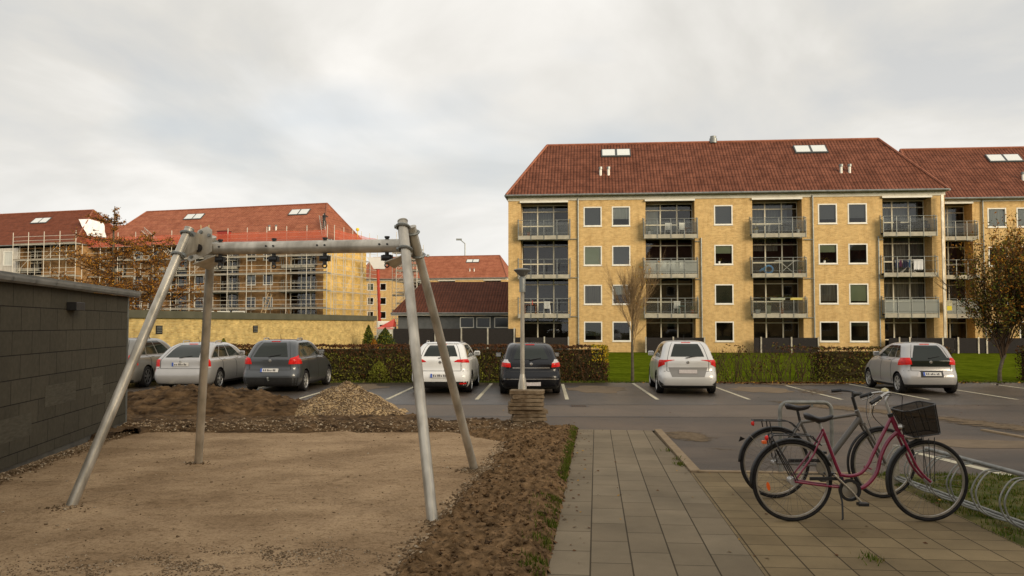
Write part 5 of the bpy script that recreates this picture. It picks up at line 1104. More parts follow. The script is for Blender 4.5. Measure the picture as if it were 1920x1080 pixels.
def mA0(x, zf, r):   # brown on top, olive and green low down
    gq = fbm(x, zf * 1.2, .9) + .25 * (0.55 - zf)
    if zf > .80: return r.choice((0, 0, 3, 0, 4, 3))
    if gq > .06: return r.choice((1, 2, 1, 2, 4, 1))
    return r.choice((0, 1, 4, 0, 1, 3))
def mB(x, zf, r):
    if x > 2.75 and zf > .55 and r.random() < .8: return 5 if r.random() < .65 else 2
    if zf > .8: return r.choice((0, 0, 3, 4))
    return r.choice((0, 4, 0, 3, 1, 4))
HG = 'clipped hedges behind the parked cars'
hedge('long clipped brown and olive hedge between the dark grey estate and the white estate', -9.9, 0.35, 28.75, 29.75, 1.27, 620, mA, 31, grp=HG)
hedge('short brown hedge block with a yellow flowering end beside the lawn gap', 0.4, 3.28, 28.75, 29.75, 1.25, 700, mB, 32, grp=HG)
hedge('sparse brown hedge right of the white hatchback with lawn showing through', 6.9, 10.9, 28.85, 29.7, 1.22, 300, lambda x, zf, r: r.choice((0, 3, 0, 4, 1)) if zf > .45 else r.choice((1, 2, 1, 0)), 33, sparse=.75, grp=HG)
hedge('olive brown hedge reaching behind the silver car', 10.7, 15.2, 28.85, 29.8, 1.18, 560, lambda x, zf, r: r.choice((0, 3, 4, 1)) if zf > .7 else r.choice((1, 2, 1, 0, 4)), 34, grp=HG)
hedge('last bit of dark hedge cut by the right edge beyond the autumn tree', 18.0, 22.5, 28.85, 29.8, 1.22, 450, lambda x, zf, r: r.choice((0, 3, 4, 1)), 35, grp=HG)
def shrub(name, label, loc, h, r, mis, seed, n=2200, s=(.05, .10), cat='shrub'):
    rnd = random.Random(seed); random.seed(seed); t = thing(name, label, cat, loc); b = MB(); 
    for k in range(5): b.tube([(0, 0, 0), (rnd.gauss(0, r * .3), rnd.gauss(0, r * .3), h * .6)], [.03, .01], 4)
    b.build('stems', M_twig, t); b = MB()
    for i in range(n):
        f = rnd.random() ** .8; rr = r * (1 - f ** 2.2) * rnd.uniform(.5, 1.1) * (1 + .35 * fbm(f * 3, rnd.random() * 3, 1.5)); a = rnd.uniform(0, 6.28); leafquad(b, (rr * math.cos(a), rr * math.sin(a), h * f), rnd.uniform(*s), rnd.choice(mis))
    b.build('leaves', M_leaf, t)
shrub('conifer_shrub', 'dark pointed green conifer at the right end of the brick garage', (-9.9, 57.5, -.36), 1.95, .45, (8, 8, 2, 1), 41)
shrub('conifer_shrub', 'wide round green conifer in front of the dark fence', (-8.75, 57.5, -.36), 1.75, .75, (8, 8, 2, 1), 42, 3000)
shrub('rust_shrub', 'small rust orange bush between the two green conifers', (-9.35, 56.5, -.36), 1.0, .35, (6, 7, 3), 43, 900)
shrub('weed', 'light green weed peeping over the hedge left of the dark estate', (-10.9, 31.5, -.36), 1.45, .5, (2, 1, 2), 44, 900, (.03, .06))
shrub('weed', 'bright green weed at the hedge foot left of the white estate', (-4.55, 28.6, -.36), 0.75, .38, (2, 2, 1), 45, 1500, (.02, .04))

# ------------------------------------------------------------------ cars
def crom(p, q, r, s, t): return 0.5 * (2 * q + (r - p) * t + (2 * p - 5 * q + 4 * r - s) * t * t + (3 * q - p - 3 * r + s) * t ** 3)
M_glassc = mat('car_glass', (0.014, 0.018, 0.013), rough=0.05, spec=0.42)
M_lens = mat('red_lens', (0.50, 0.006, 0.006), (0.75, 0.02, 0.012), sc=14, rough=0.25, coat=0.1, spec=0.3)
M_lensw = mat('clear_lens', (0.55, 0.52, 0.50), rough=0.2, coat=0.5)
M_lenso = mat('amber_lens', (0.6, 0.22, 0.05), rough=0.2, coat=0.5)
M_plate = mat('number_plate', (0.62, 0.60, 0.56), rough=0.5)
M_plateb = mat('plate_blue', (0.04, 0.10, 0.42), rough=0.5)
M_plated = mat('plate_marks', (0.10, 0.09, 0.09), rough=0.6)
M_trim = mat('black_car_trim', (0.014, 0.014, 0.014), (0.022, 0.021, 0.02), sc=20, rough=0.55)
M_chrome = mat('bright_chrome', (0.45, 0.43, 0.40), rough=0.25, metal=0.85)
M_alloy = mat('silver_alloy', (0.40, 0.39, 0.37), (0.5, 0.49, 0.47), sc=9, rough=0.35, metal=0.5)
M_well = mat('wheel_well', (0.008, 0.008, 0.008), rough=0.9)
def paint(name, c, rough=0.32, metal=0.35): return mat(name, c, tuple(x * 0.9 for x in c), sc=1.2, rough=rough, metal=metal, coat=0.7, spec=0.5)
def make_car(name, label, paintm, L, Wd, H, zb, xr, loc, heading, rear_quad, lights, plate, rails=False, xw=1.02, glass_off=0.0, wheel_r=0.31, wb=None, fo_=0.78, extra=None, trimL=1.4, wsc=None, bul=0.05, tp=0.05, tilt=0.0, alloy=True, ws_top=0.88):
    zr = [.17, .23, .36, .52, .70, zb - .05, zb + .02, zb + (H - zb) * .34, zb + (H - zb) * .66, H - .075, H - .025, H]
    zf = [.19, .22, .32, .48, .60, .70, zb + .0] + zr[7:]
    xf = [L - .16, L - .06, L, L - .01, L - .07, L - .24, L - xw, L - xw - .30, L - xw - .60, L - xw - ws_top, L - xw - ws_top - .2, L - xw - ws_top - .6]
    ws = wsc or [.86, .93, .985, 1, .985, .96, .905, .84, .77, .695, .59, .35]
    rr = [.14, .17, .20, .22, .22, .20, .17, .16, .16, .16, .16, .10]
    n = 12; lv = list(zip(zr, zf, xr, xf, [w_ * Wd / 2 for w_ in ws], rr))
    def par(Lv):
        Lv = min(max(Lv, 0), n - 1); i = min(int(Lv), n - 2); t_ = Lv - i; a = lv[max(i - 1, 0)]; b_ = lv[i]; c = lv[i + 1]; d = lv[min(i + 2, n - 1)]
        return [crom(a[k], b_[k], c[k], d[k], t_) for k in range(6)]
    def S(Lv, t_):
        sg = 1 if t_ >= 0 else -1; t_ = abs(t_); z1, z2, x1, x2, w_, r_ = par(Lv); r_ = min(r_, w_ * .5); bu = bul; xs = x1 + bu * ((w_ - r_) / w_) ** 2; rx = r_ * 1.25; xe = x2 - 0.16 * ((w_ - r_) / w_) ** 2; rxf = r_ * 1.6
        if t_ <= .2: y = (w_ - r_) * t_ / .2; x = x1 + bu * (y / w_) ** 2
        elif t_ <= .3: a = (t_ - .2) / .1 * math.pi / 2; x = xs + rx * (1 - math.cos(a)); y = w_ - r_ + r_ * math.sin(a)
        elif t_ <= .7: u_ = (t_ - .3) / .4; x = xs + rx + (xe - rxf - xs - rx) * u_; y = w_
        elif t_ <= .8: a = (t_ - .7) / .1 * math.pi / 2; x = xe - rxf + rxf * math.sin(a); y = w_ - r_ + r_ * math.cos(a)
        else: y = (w_ - r_) * (1 - (t_ - .8) / .2); x = x2 - .16 * (y / w_) ** 2
        q = abs(x - L / 2) / (L / 2); y *= 1 - tp * q ** 3
        s_ = (x - .55 * L) / (.45 * L); z = z1 + (z2 - z1) * smooth01(s_)
        return Vector((y * -sg, x, z))   # local: y forward, x right; sg +1 = left side seen from behind
    t = thing(name, label, 'car', loc, heading)
    ts = [0, .05, .10, .15, .20, .225, .25, .275, .30] + [.3 + .4 * i / 22 for i in range(1, 22)] + [.70, .725, .75, .775, .80, .85, .9, .95, 1.0]
    full = ts + [-x for x in ts[-2:0:-1]]; m = len(full); Ls = [i / 3 for i in range(3 * (n - 1) + 1)]
    vs = [S(l, q) for l in Ls for q in full]; fs = []
    for i in range(len(Ls) - 1):
        for j in range(m): fs.append((i * m + j, i * m + (j + 1) % m, (i + 1) * m + (j + 1) % m, (i + 1) * m + j))
    fs.append(tuple(range(m - 1, -1, -1))); k = (len(Ls) - 1) * m; cx = sum((v for v in vs[k:]), Vector()) / m; cx.z += .004; vs.append(cx)
    for j in range(m): fs.append((k + j, k + (j + 1) % m, len(vs) - 1))
    me = bpy.data.meshes.new('body'); me.from_pydata([tuple(v) for v in vs], [], fs); me.materials.append(paintm); me.materials.append(M_well)
    bm = bmesh.new(); bm.from_mesh(me); bmesh.ops.remove_doubles(bm, verts=bm.verts, dist=1e-5); bmesh.ops.recalc_face_normals(bm, faces=bm.faces); bm.to_mesh(me); bm.free()
    body = bpy.data.objects.new('body', me); COL.objects.link(body); body.parent = t
    wb_ = wb or L * .62; ya = (L - fo_ - wb_, L - fo_); cut = MB(); R_ = wheel_r + .045
    for y in ya:
        for sx in (-1, 1): cut.tube([(sx * (Wd / 2 - .24), y, wheel_r + .01), (sx * (Wd / 2 + .12), y, wheel_r + .01)], R_, 28)
    co = cut.build('arch_cutter', M_well); bmc = bmesh.new(); bmc.from_mesh(co.data); bmesh.ops.recalc_face_normals(bmc, faces=bmc.faces); bmc.to_mesh(co.data); bmc.free()
    co.parent = t
    md = body.modifiers.new('b', 'BOOLEAN'); md.object = co; md.operation = 'DIFFERENCE'; md.solver = 'EXACT'
    bpy.context.view_layer.update(); dg = bpy.context.evaluated_depsgraph_get(); nm = bpy.data.meshes.new_from_object(body.evaluated_get(dg))
    body.modifiers.clear(); body.data = nm; nm.name = 'body'
    bpy.data.objects.remove(co, do_unlink=True)
    nm.polygons.foreach_set('use_smooth', [True] * len(nm.polygons))
    try: nm.set_sharp_from_angle(angle=rad(50))
    except Exception: pass
    def patchm(pname, corners, mt, off=.005, nu=8, nv=5, sg=1, parent=t, thick=False, grp=None):
        (ta, la), (tb, lb), (tc_, lc), (td, ld) = corners; b = MB(); P_ = []
        for j in range(nv + 1):
            for i in range(nu + 1):
                u_, v_ = i / nu, j / nv
                tt = ((ta * (1 - u_) + tb * u_) * (1 - v_) + (td * (1 - u_) + tc_ * u_) * v_) * sg; ll = (la * (1 - u_) + lb * u_) * (1 - v_) + (ld * (1 - u_) + lc * u_) * v_
                p = S(ll, tt); e1 = S(ll, tt + .004) - S(ll, tt - .004); e2 = S(min(ll + .05, 11), tt) - S(max(ll - .05, 0), tt); nn = e1.cross(e2)
                if nn.length < 1e-9: nn = Vector((0, 0, 1))
                nn.normalize(); c = p - Vector((0, L * .5, .6))
                if nn.dot(Vector((c.x, c.y * .6, c.z))) < 0: nn = -nn
                P_.append(p + nn * off)
        w_ = nu + 1; b.mesh(P_, [(j * w_ + i, j * w_ + i + 1, (j + 1) * w_ + i + 1, (j + 1) * w_ + i) for j in range(nv) for i in range(nu)])
        return b.build(pname, mt, parent, smooth='full')
    tb, lb, tt, lt = rear_quad
    patchm('rear_window', [(-tb, lb), (tb, lb), (tt, lt), (-tt, lt)], M_glassc, .006, 16, 6)
    patchm('windscreen', [(.815, 6.15), (1.185, 6.15), (1.175, 8.9), (.825, 8.9)], M_glassc, .006, 12, 6) if False else None
    ww = patchm('windscreen', [(.82, 6.2), (1.0, 6.2), (1.0, 8.9), (.83, 8.9)], M_glassc, .006, 8, 6); patchm('windscreen', [(.82, 6.2), (1.0, 6.2), (1.0, 8.9), (.83, 8.9)], M_glassc, .006, 8, 6, sg=-1)
    for sg in (1, -1):
        for (a, b_, c, d) in ((.315, .385, .385, .335), (.395, .50, .50, .395), (.512, .655, .615, .512)):
            patchm('side_window', [(a, 6.25), (b_, 6.25), (c, 8.75), (d, 8.75)], M_glassc, .006, 8, 5, sg=sg)
        patchm('sill_trim', [(.36, .1), (.60, .1), (.60, 1.2), (.36, 1.2)], M_trim, .004, 10, 2, sg=sg)
        for q in (.388, .506, .66): patchm('door_seam', [(q, 1.6), (q + .0035, 1.6), (q + .0035, 6.1), (q, 6.1)], M_trim, .003, 1, 10, sg=sg)
        for q in (.405, .52):
            p = S(5.2, q * sg); sx = -sg; b = MB(); b.box(p.x - .012, p.x + .012, p.y - .02, p.y + .16, p.z - .014, p.z + .014); b.build('door_handle', paintm, t, bevel=.006)
        for (mt, cs) in lights: patchm('tail_light', cs, mt, .008, 8, 5, sg=sg)
        p = S(6.3, .645 * sg); sx = 1 if p.x > 0 else -1; b = MB(); vs_ = []
        b.box(p.x + sx * .02 - .0, p.x + sx * .20, p.y - .05, p.y + .06, p.z - .01, p.z + .13) if sx > 0 else b.box(p.x - .20, p.x - .02, p.y - .05, p.y + .06, p.z - .01, p.z + .13)
        mo = b.build('door_mirror', paintm if name != 'parked_car' or True else M_trim, t, bevel=.035)
        b = MB(); x0_, x1_ = sorted((p.x + sx * .05, p.x + sx * .185)); b.face([(x0_, p.y - .054, p.z + .01), (x1_, p.y - .054, p.z + .01), (x1_, p.y - .054, p.z + .11), (x0_, p.y - .054, p.z + .11)]); b.build('mirror_glass', M_chrome, mo)
        if rails:
            b = MB(); b.tube([S(10, .33 * sg) + Vector((0, 0, .0)), S(10, .35 * sg) + Vector((0, 0, .055)), S(10, .45 * sg) + Vector((0, 0, .06)), S(10, .56 * sg) + Vector((0, 0, .055)), S(10, .58 * sg)], .018, 6); b.build('roof_rail', M_chrome, t, smooth=True)
    for (l0, t0) in ((3.75, .255),):
        patchm('bumper_seam', [(-t0, l0), (t0, l0), (t0, l0 + .07), (-t0, l0 + .07)], M_trim, .003, 16, 1)
    for sg in (1, -1): patchm('tailgate_seam', [(.196, 3.8), (.201, 3.8), (.195, 9.3), (.190, 9.3)], M_trim, .003, 1, 12, sg=sg)
    patchm('lower_trim', [(-.27, .15), (.27, .15), (.27, trimL), (-.27, trimL)], M_trim, .006, 16, 4)
    # plate
    pw, pz, pm = plate; p = S(pz, 0); nrm = (S(pz, .01) - S(pz, -.01)).cross(S(pz + .2, 0) - S(pz - .2, 0)).normalized(); tl = math.atan2(abs(S(pz + .3, 0).y - S(pz - .3, 0).y), abs(S(pz + .3, 0).z - S(pz - .3, 0).z))
    Mx = Matrix.Translation((p.x, p.y - .018, p.z)) @ Matrix.Rotation(-tl, 4, 'X')
    b = MB(); b.box(-pw / 2, pw / 2, -.006, .01, -.055, .055, 0, Mx); pl = b.build('number_plate', M_plate if pm != 'blur' else mat('blurred_plate', (0.42, 0.37, 0.35), (.50, .45, .43), sc=30, rough=.5), t)
    if pm == 'dk':
        b = MB(); b.box(-pw / 2, -pw / 2 + .05, -.010, -.0061, -.055, .055, 0, Mx); b.build('blue_band', M_plateb, pl)
        b = MB(); rn = random.Random(L * 100)
        for k in range(7):
            x = -pw / 2 + .075 + k * .055
            if k in (2, 5): x += .012
            if x + .035 < pw / 2: b.box(x, x + .034, -.010, -.0061, -.030, .030 if rn.random() < .6 else .012, 0, Mx)
        b.build('plate_marks', M_plated, pl)
    q = S(4.9, 0); b = MB(); b.lathe([(.0, .012), (.035, .010), (.045, 0)], Matrix.Translation((q.x, q.y - .004, q.z)) @ Matrix.Rotation(math.pi / 2, 4, 'X'), 14); b.build('badge', M_chrome, t)
    q = S(6.25, .02); q2 = S(6.6, -.10); b = MB(); b.tube([q + Vector((0, -.03, 0)), q2 + Vector((0, -.02, 0))], .012, 5); b.build('rear_wiper', M_black, t)
    q = S(9.35, 0); b = MB(); b.box(-.13, .13, q.y - .02, q.y + .02, q.z - .012, q.z + .012); b.build('brake_light', M_lens, t)
    q = S(11, 0); b = MB(); b.tube([(0, q.y + .02, H - .01), (0, q.y - .10, H + .17)], [.008, .004], 5); b.build('aerial', M_black, t)
    for y in ya:
        for sx in (-1, 1):
            Mw = Matrix.Translation((sx * (Wd / 2 - .115), y, wheel_r)) @ Matrix.Rotation(math.pi / 2 * sx, 4, 'Y'); b = MB(); r_ = wheel_r
            b.lathe([(r_ * .66, -.09), (r_ * .92, -.10), (r_ * .99, -.075), (r_, 0), (r_ * .99, .075), (r_ * .92, .10), (r_ * .68, .09)], Mw, 28); w_ = b.build('wheel', M_rubber, t, smooth=True)
            b = MB(); b.lathe([(r_ * .70, .088), (r_ * .66, .082), (r_ * .62, .05), (r_ * .2, .045), (0, .045)], Mw, 24, mi=1); b.lathe([(r_ * .71, .092), (r_ * .66, .094), (r_ * .63, .07)], Mw, 24)
            for k in range(7):
                a = 2 * math.pi * k / 7; c_, s_ = math.cos(a), math.sin(a); w2 = .026
                v = [Mw @ Vector(p_) for p_ in ((-s_ * w2, c_ * w2, .085), (s_ * w2, -c_ * w2, .085), (c_ * r_ * .66 + s_ * w2 * 1.5, s_ * r_ * .66 - c_ * w2 * 1.5, .078), (c_ * r_ * .66 - s_ * w2 * 1.5, s_ * r_ * .66 + c_ * w2 * 1.5, .078))]
                b.face(v)
            b.lathe([(.0, .095), (.05, .093), (.06, .08)], Mw, 10); b.build('rim', [M_alloy if alloy else mat('dull_hubcap', (.10, .095, .09), rough=.6), M_well], w_)
    if extra: extra(t, S, patchm)
    return t
XH = [.14, .03, -.03, -.035, .05, .055, .09, .21, .34, .50, .70, 1.05]       # hatchback tail
XE = [.14, .03, -.03, -.035, .05, .055, .08, .21, .37, .54, .72, 1.05]       # estate tail
zc = -0.355
hd_ = rad(-2.4)
silver = paint('silver_paint', (0.46, 0.445, 0.43)); silverw = paint('pearl_silver_paint', (0.66, 0.65, 0.63), metal=0.2); dgrey = paint('dark_grey_paint', (0.075, 0.08, 0.085)); white = paint('white_paint', (0.84, 0.83, 0.80), metal=0.0)
black = mat('black_paint', (0.006, 0.006, 0.008), rough=.2, coat=0.12, spec=0.35); beige = paint('champagne_grey_paint', (0.20, 0.19, 0.17))
def ex_white_hatch(t, S, pm):
    pm('tailgate_recess', [(-.15, 2.9), (.15, 2.9), (.185, 4.3), (-.185, 4.3)], mat('grey_recess', (0.20, 0.19, 0.175), rough=.4, coat=.4), .004, 14, 4)
    for s_ in (1, -1): pm('corner_vent', [(.225, 1.5), (.285, 1.2), (.275, 2.3), (.235, 1.7)], M_trim, .010, 6, 3, sg=s_)
def ex_black(t, S, pm):
    pm('chrome_strip', [(-.17, 4.25), (.17, 4.25), (.17, 4.42), (-.17, 4.42)], M_chrome, .010, 14, 1)
    pm('bumper_strip', [(-.25, 2.55), (.25, 2.55), (.25, 2.68), (-.25, 2.68)], M_chrome, .006, 14, 1)
def ex_small(t, S, pm):
    pm('glass_tailgate', [(-.20, 4.35), (.20, 4.35), (.195, 6.3), (-.195, 6.3)], M_glassc, .007, 14, 5)
    for s_ in (1, -1): pm('plate_lamp_panel', [(.115, 2.9), (.15, 2.8), (.125, 3.7), (.11, 3.6)], M_lensw, .008, 3, 3, sg=s_)
    pm('plate_recess', [(-.11, 2.75), (.11, 2.75), (.115, 3.75), (-.115, 3.75)], M_trim, .005, 6, 3)
def ex_white_estate(t, S, pm):
    pm('rear_spoiler', [(-.24, 9.4), (.24, 9.4), (.26, 10.2), (-.26, 10.2)], white, .02, 14, 3)
    for s_ in (1, -1): pm('reflector', [(.18, 1.5), (.25, 1.5), (.25, 1.8), (.18, 1.8)], M_lens, .010, 4, 1, sg=s_)
def ex_dgrey(t, S, pm):
    b = MB(); q = S(1.5, 0); b.tube([(0, q.y + .1, .36), (0, q.y - .10, .36), (0, q.y - .12, .42)], .018, 6); b.lathe([(0, .03), (.026, .02), (.03, 0), (.02, -.03), (0, -.03)], Matrix.Translation((0, q.y - .12, .44)), 8); b.build('tow_bar', M_galvd, t)
CG = 'cars parked along the hedge'
def park(o): o['group'] = CG; return o
park(make_car('parked_car', 'dusty champagne grey estate half hidden behind the shed corner', beige, 4.5, 1.78, 1.55, .98, XE, (-12.45, 25.6, zc), rad(-2), (.168, 6.45, .150, 8.8), [(M_lens, [(.20, 4.1), (.29, 4.1), (.29, 6.2), (.215, 6.2)])], (.5, 3.5, 'dk'), rails=True, wheel_r=.33, alloy=False))
XA = [.14, .04, -.03, -.035, .05, .06, .10, .34, .62, .92, 1.10, 1.40]
park(make_car('parked_car', 'silver estate car second from the left, between shed corner and dark grey estate', silver, 4.55, 1.77, 1.43, .93, XA, (-9.92, 24.9, zc), rad(-2.5), (.172, 6.3, .150, 8.9), [(M_lens, [(.205, 4.1), (.285, 4.1), (.285, 5.8), (.205, 5.8)]), (M_lensw, [(.207, 3.85), (.284, 3.85), (.284, 4.09), (.207, 4.09)])], (.5, 4.45, 'dk'), rails=True, trimL=.8))
park(make_car('parked_car', 'dark grey estate with roof rails and large red tail lights', dgrey, 4.16, 1.75, 1.53, .99, XE, (-7.04, 24.2, zc), rad(-2.5), (.172, 6.2, .150, 8.8), [(M_lens, [(.175, 4.5), (.31, 4.5), (.30, 6.5), (.20, 5.9)])], (.52, 3.75, 'dk'), rails=True, extra=ex_dgrey, trimL=2.5))
park(make_car('parked_car', 'white estate seen between the swing legs', white, 4.26, 1.73, 1.46, .97, XE, (-2.05, 23.7, zc), rad(-2), (.172, 6.55, .155, 8.8), [(M_lens, [(.13, 4.95), (.29, 4.8), (.30, 6.0), (.17, 5.9)])], (.52, 3.05, 'dk'), rails=True, extra=ex_white_estate, trimL=2.0))
park(make_car('parked_car', 'black hatchback behind the lamp post', black, 4.25, 1.75, 1.45, .93, [.14, .03, -.03, -.035, .05, .06, .13, .34, .55, .76, .94, 1.25], (0.54, 23.3, zc), rad(1.5), (.168, 6.35, .145, 8.8), [(M_lens, [(.185, 4.4), (.29, 4.5), (.29, 5.4), (.19, 5.1)]), (M_lensw, [(.19, 5.12), (.29, 5.42), (.285, 6.3), (.225, 6.3)])], (.52, 1.75, 'blur'), extra=ex_black, trimL=1.2))
park(make_car('parked_car', 'pearl silver hatchback with spear shaped red lights in front of the lawn', silverw, 3.95, 1.70, 1.51, .98, XH, (4.96, 23.5, zc), rad(-5.0), (.168, 6.45, .150, 8.8), [(M_lens, [(.215, 4.6), (.29, 4.2), (.29, 5.7), (.225, 5.55)]), (M_lens, [(.125, 5.45), (.225, 4.8), (.225, 5.6), (.13, 5.65)])], (.50, 3.75, 'blur'), extra=ex_white_hatch, trimL=1.3))
park(make_car('parked_car', 'small silver hatchback with black glass tailgate near the autumn tree', silver, 3.47, 1.62, 1.46, .97, [.12, .02, -.03, -.03, .05, .05, .08, .19, .30, .44, .62, 1.0], (11.92, 23.7, zc), rad(-4.0), (.180, 6.3, .155, 8.8), [(M_lens, [(.185, 4.6), (.312, 4.45), (.315, 6.25), (.205, 6.3)])], (.50, 3.3, 'dk'), extra=ex_small, wheel_r=.29, xw=.78, fo_=.66, wb=2.34))

# ------------------------------------------------------------------ bicycles
M_mag = mat('magenta_enamel', (0.20, 0.005, 0.038), (0.17, 0.004, 0.032), sc=4, rough=0.3, coat=0.6)
M_gun = mat('dull_grey_enamel', (0.085, 0.075, 0.065), (0.105, 0.095, 0.082), sc=5, rough=0.45, coat=0.3)
M_rim = mat('rim_alloy', (0.30, 0.27, 0.23), (0.38, 0.35, 0.30), sc=12, rough=0.35, metal=0.6)
M_spoke = mat('steel_spoke', (0.20, 0.18, 0.16), rough=0.4, metal=0.7)
M_sad = mat('black_saddle_vinyl', (0.018, 0.016, 0.018), rough=0.45)
M_ora = mat('orange_reflector', (0.75, 0.12, 0.015), rough=0.3, coat=.3)
M_wire = glassmat('basket_mesh', (0.48, 0.45, 0.41), 0.66, boost=0.1, rough=0.4)
nt_ = M_wire.node_tree
for n_ in nt_.nodes:
    if n_.type == 'BSDF_DIFFUSE': n_.inputs[0].default_value = (0.02, 0.018, 0.016, 1)
def wheel(t, x, R=0.355, y=0.0, refl=None, nsp=36, hubr=.018, disc=False, rot=0.0):
    b = MB(); n_ = 56; C_ = Vector((x, y, R)); cr_ = math.cos(rot); sr = math.sin(rot)
    def pt(a, r, yy=0): return C_ + Vector((r * math.cos(a) * cr_ - yy * sr, r * math.cos(a) * sr + yy * cr_, r * math.sin(a)))
    b.tube([pt(2 * math.pi * i / n_, R - .017) for i in range(n_)], .017, 10, closed=True); w_ = b.build('wheel', M_rubber, t, smooth=True)
    b = MB(); rr = R - .035
    for i in range(n_):
        a0, a1 = 2 * math.pi * i / n_, 2 * math.pi * (i + 1) / n_
        for (r1, y1, r2, y2) in ((rr, -.011, rr - .014, -.009), (rr - .014, -.009, rr - .014, .009), (rr - .014, .009, rr, .011)): b.face([pt(a0, r1, y1), pt(a1, r1, y1), pt(a1, r2, y2), pt(a0, r2, y2)])
    b.build('rim', M_rim, w_)
    b = MB()
    for k in range(nsp):
        a = 2 * math.pi * k / nsp; s_ = 1 if k % 2 else -1; a2 = a + (0.9 if k % 4 < 2 else -0.9); b.tube([pt(a2, .024, s_ * .028), pt(a, rr - .012, s_ * .004)], .0011, 3, cap=False)
    b.build('spokes', M_spoke, w_)
    b = MB(); q0, q1 = pt(0, 0, -.05), pt(0, 0, .05); b.tube([q0, q1], hubr, 12); b.tube([pt(0, 0, -.03), pt(0, 0, -.024)], .027, 12); b.tube([pt(0, 0, .024), pt(0, 0, .03)], .027, 12); b.build('hub', M_alloy if not disc else M_black, w_, smooth=True)
    if refl is not None:
        b = MB(); c = pt(refl, R * .62, -.01); e1 = (pt(refl, 1) - pt(refl, 0)).normalized(); e2 = (pt(refl + math.pi / 2, 1) - pt(refl + math.pi / 2, 0)).normalized()
        b.face([c + e1 * .016 * math.cos(k) + e2 * .040 * math.sin(k) + Vector((0, -.012, 0)) for k in [2 * math.pi * i / 12 for i in range(12)]]); b.build('reflector', M_ora, w_)
    return w_
def fender(t, x, R, a0, a1, m, w=.026, y=0):
    b = MB(); n_ = 30; rr = R + .014; sec = [(-w, -.012), (-w * .7, .0), (0, .006), (w * .7, 0), (w, -.012)]
    for i in range(n_):
        A0 = rad(a0 + (a1 - a0) * i / n_); A1_ = rad(a0 + (a1 - a0) * (i + 1) / n_)
        for (ya, ra), (yb, rb) in zip(sec, sec[1:]):
            def p(A, yy, r_): return (x + (rr + r_) * math.cos(A), y + yy, R + (rr + r_) * math.sin(A))
            b.face([p(A0, ya, ra), p(A1_, ya, ra), p(A1_, yb, rb), p(A0, yb, rb)])
    f = b.build('mudguard', m, t, smooth=True); md = f.modifiers.new('s', 'SOLIDIFY'); md.thickness = .003; return f
def tubes(t, name, paths, r, m, n=10):
    b = MB()
    for p in paths: b.tube(p, r, n)
    return b.build(name, m, t, smooth=True)
def bez(p, k=6):
    o = []; P_ = [Vector(p[0])] + [Vector(q) for q in p] + [Vector(p[-1])]
    for i in range(1, len(P_) - 2):
        for j in range(k): o.append(Vector([crom(P_[i - 1][c], P_[i][c], P_[i + 1][c], P_[i + 2][c], j / k) for c in range(3)]))
    o.append(P_[-2]); return o
def saddle(t, x, z, ln=.26, w=.10, tiltz=.02):
    b = MB(); n_, m_ = 12, 12; vs = []
    for i in range(n_ + 1):
        f = i / n_; xx = x - ln * .52 + ln * f; ww = (w * (1 - smooth01((f - .1) / .55) * .72)) * (math.sin(min(f, .16) / .16 * math.pi / 2) ** .6 if f < .16 else 1) * (1 if f < .92 else math.sqrt(max(0.05, 1 - ((f - .92) / .08) ** 2))); hgt = .055 * (1 - .35 * f) * (1 if 0 < i < n_ else .3)
        zz = z + tiltz * math.cos(f * math.pi * 1.7) * .6
        for j in range(m_): a = 2 * math.pi * j / m_; vs.append((xx, ww * math.cos(a), zz + (hgt * .4 if math.sin(a) > 0 else hgt * .8) * math.sin(a)))
    b.mesh(vs, [(i * m_ + j, i * m_ + (j + 1) % m_, (i + 1) * m_ + (j + 1) % m_, (i + 1) * m_ + j) for i in range(n_) for j in range(m_)] + [tuple(range(m_)), tuple(range(n_ * m_ + m_ - 1, n_ * m_ - 1, -1))]); return b.build('saddle', M_sad, t, smooth='full')
# magenta step-through bicycle: coordinates in metres from the rear hub line on the ground
X1, Y1 = 2.50, 7.5
t = thing('bicycle', 'magenta step through bicycle with black basket', 'bicycle', (X1, Y1, g(Y1) + .012)); t['label'] = 'magenta step through bicycle with a black mesh basket on the handlebar'
def Z1(zx, zy, y=0.0): return Vector(((zx - 470) * .001252, y, (992 - zy) * .001252))
WB1 = 1.215
wheel(t, 0.0, .360, refl=rad(192), hubr=.035); wheel(t, WB1, .360)
fender(t, 0, .360, 187, 20, M_black); fender(t, WB1, .360, 200, 98, M_black)
fr = tubes(t, 'frame', [bez([Z1(690, 335), Z1(720, 410), Z1(760, 520), Z1(800, 625), Z1(848, 735)])], .0155, M_mag)
tubes(t, 'frame', [bez([Z1(1185, 262), Z1(1120, 385), Z1(1060, 500), Z1(1010, 600), Z1(955, 655), Z1(880, 672), Z1(812, 660)])], .0155, M_mag, 12)
tubes(t, 'frame', [bez([Z1(1238, 352), Z1(1165, 420), Z1(1112, 520), Z1(1078, 640), Z1(1020, 720), Z1(950, 762), Z1(868, 765)])], .0175, M_mag, 12)
tubes(t, 'head_tube', [[Z1(1182, 240), Z1(1250, 392)]], .021, M_mag, 14)
tubes(t, 'frame', [[Z1(1040, 622), Z1(985, 605)]], .008, M_mag)
tubes(t, 'seat_stay', [[Z1(695, 355, s_ * .02), Z1(610, 520, s_ * .05), Z1(472, 700, s_ * .062)] for s_ in (-1, 1)], .009, M_mag)
tubes(t, 'chain_stay', [[Z1(475, 703, s_ * .062), Z1(640, 728, s_ * .05), Z1(850, 752, s_ * .03)] for s_ in (-1, 1)], .010, M_mag)
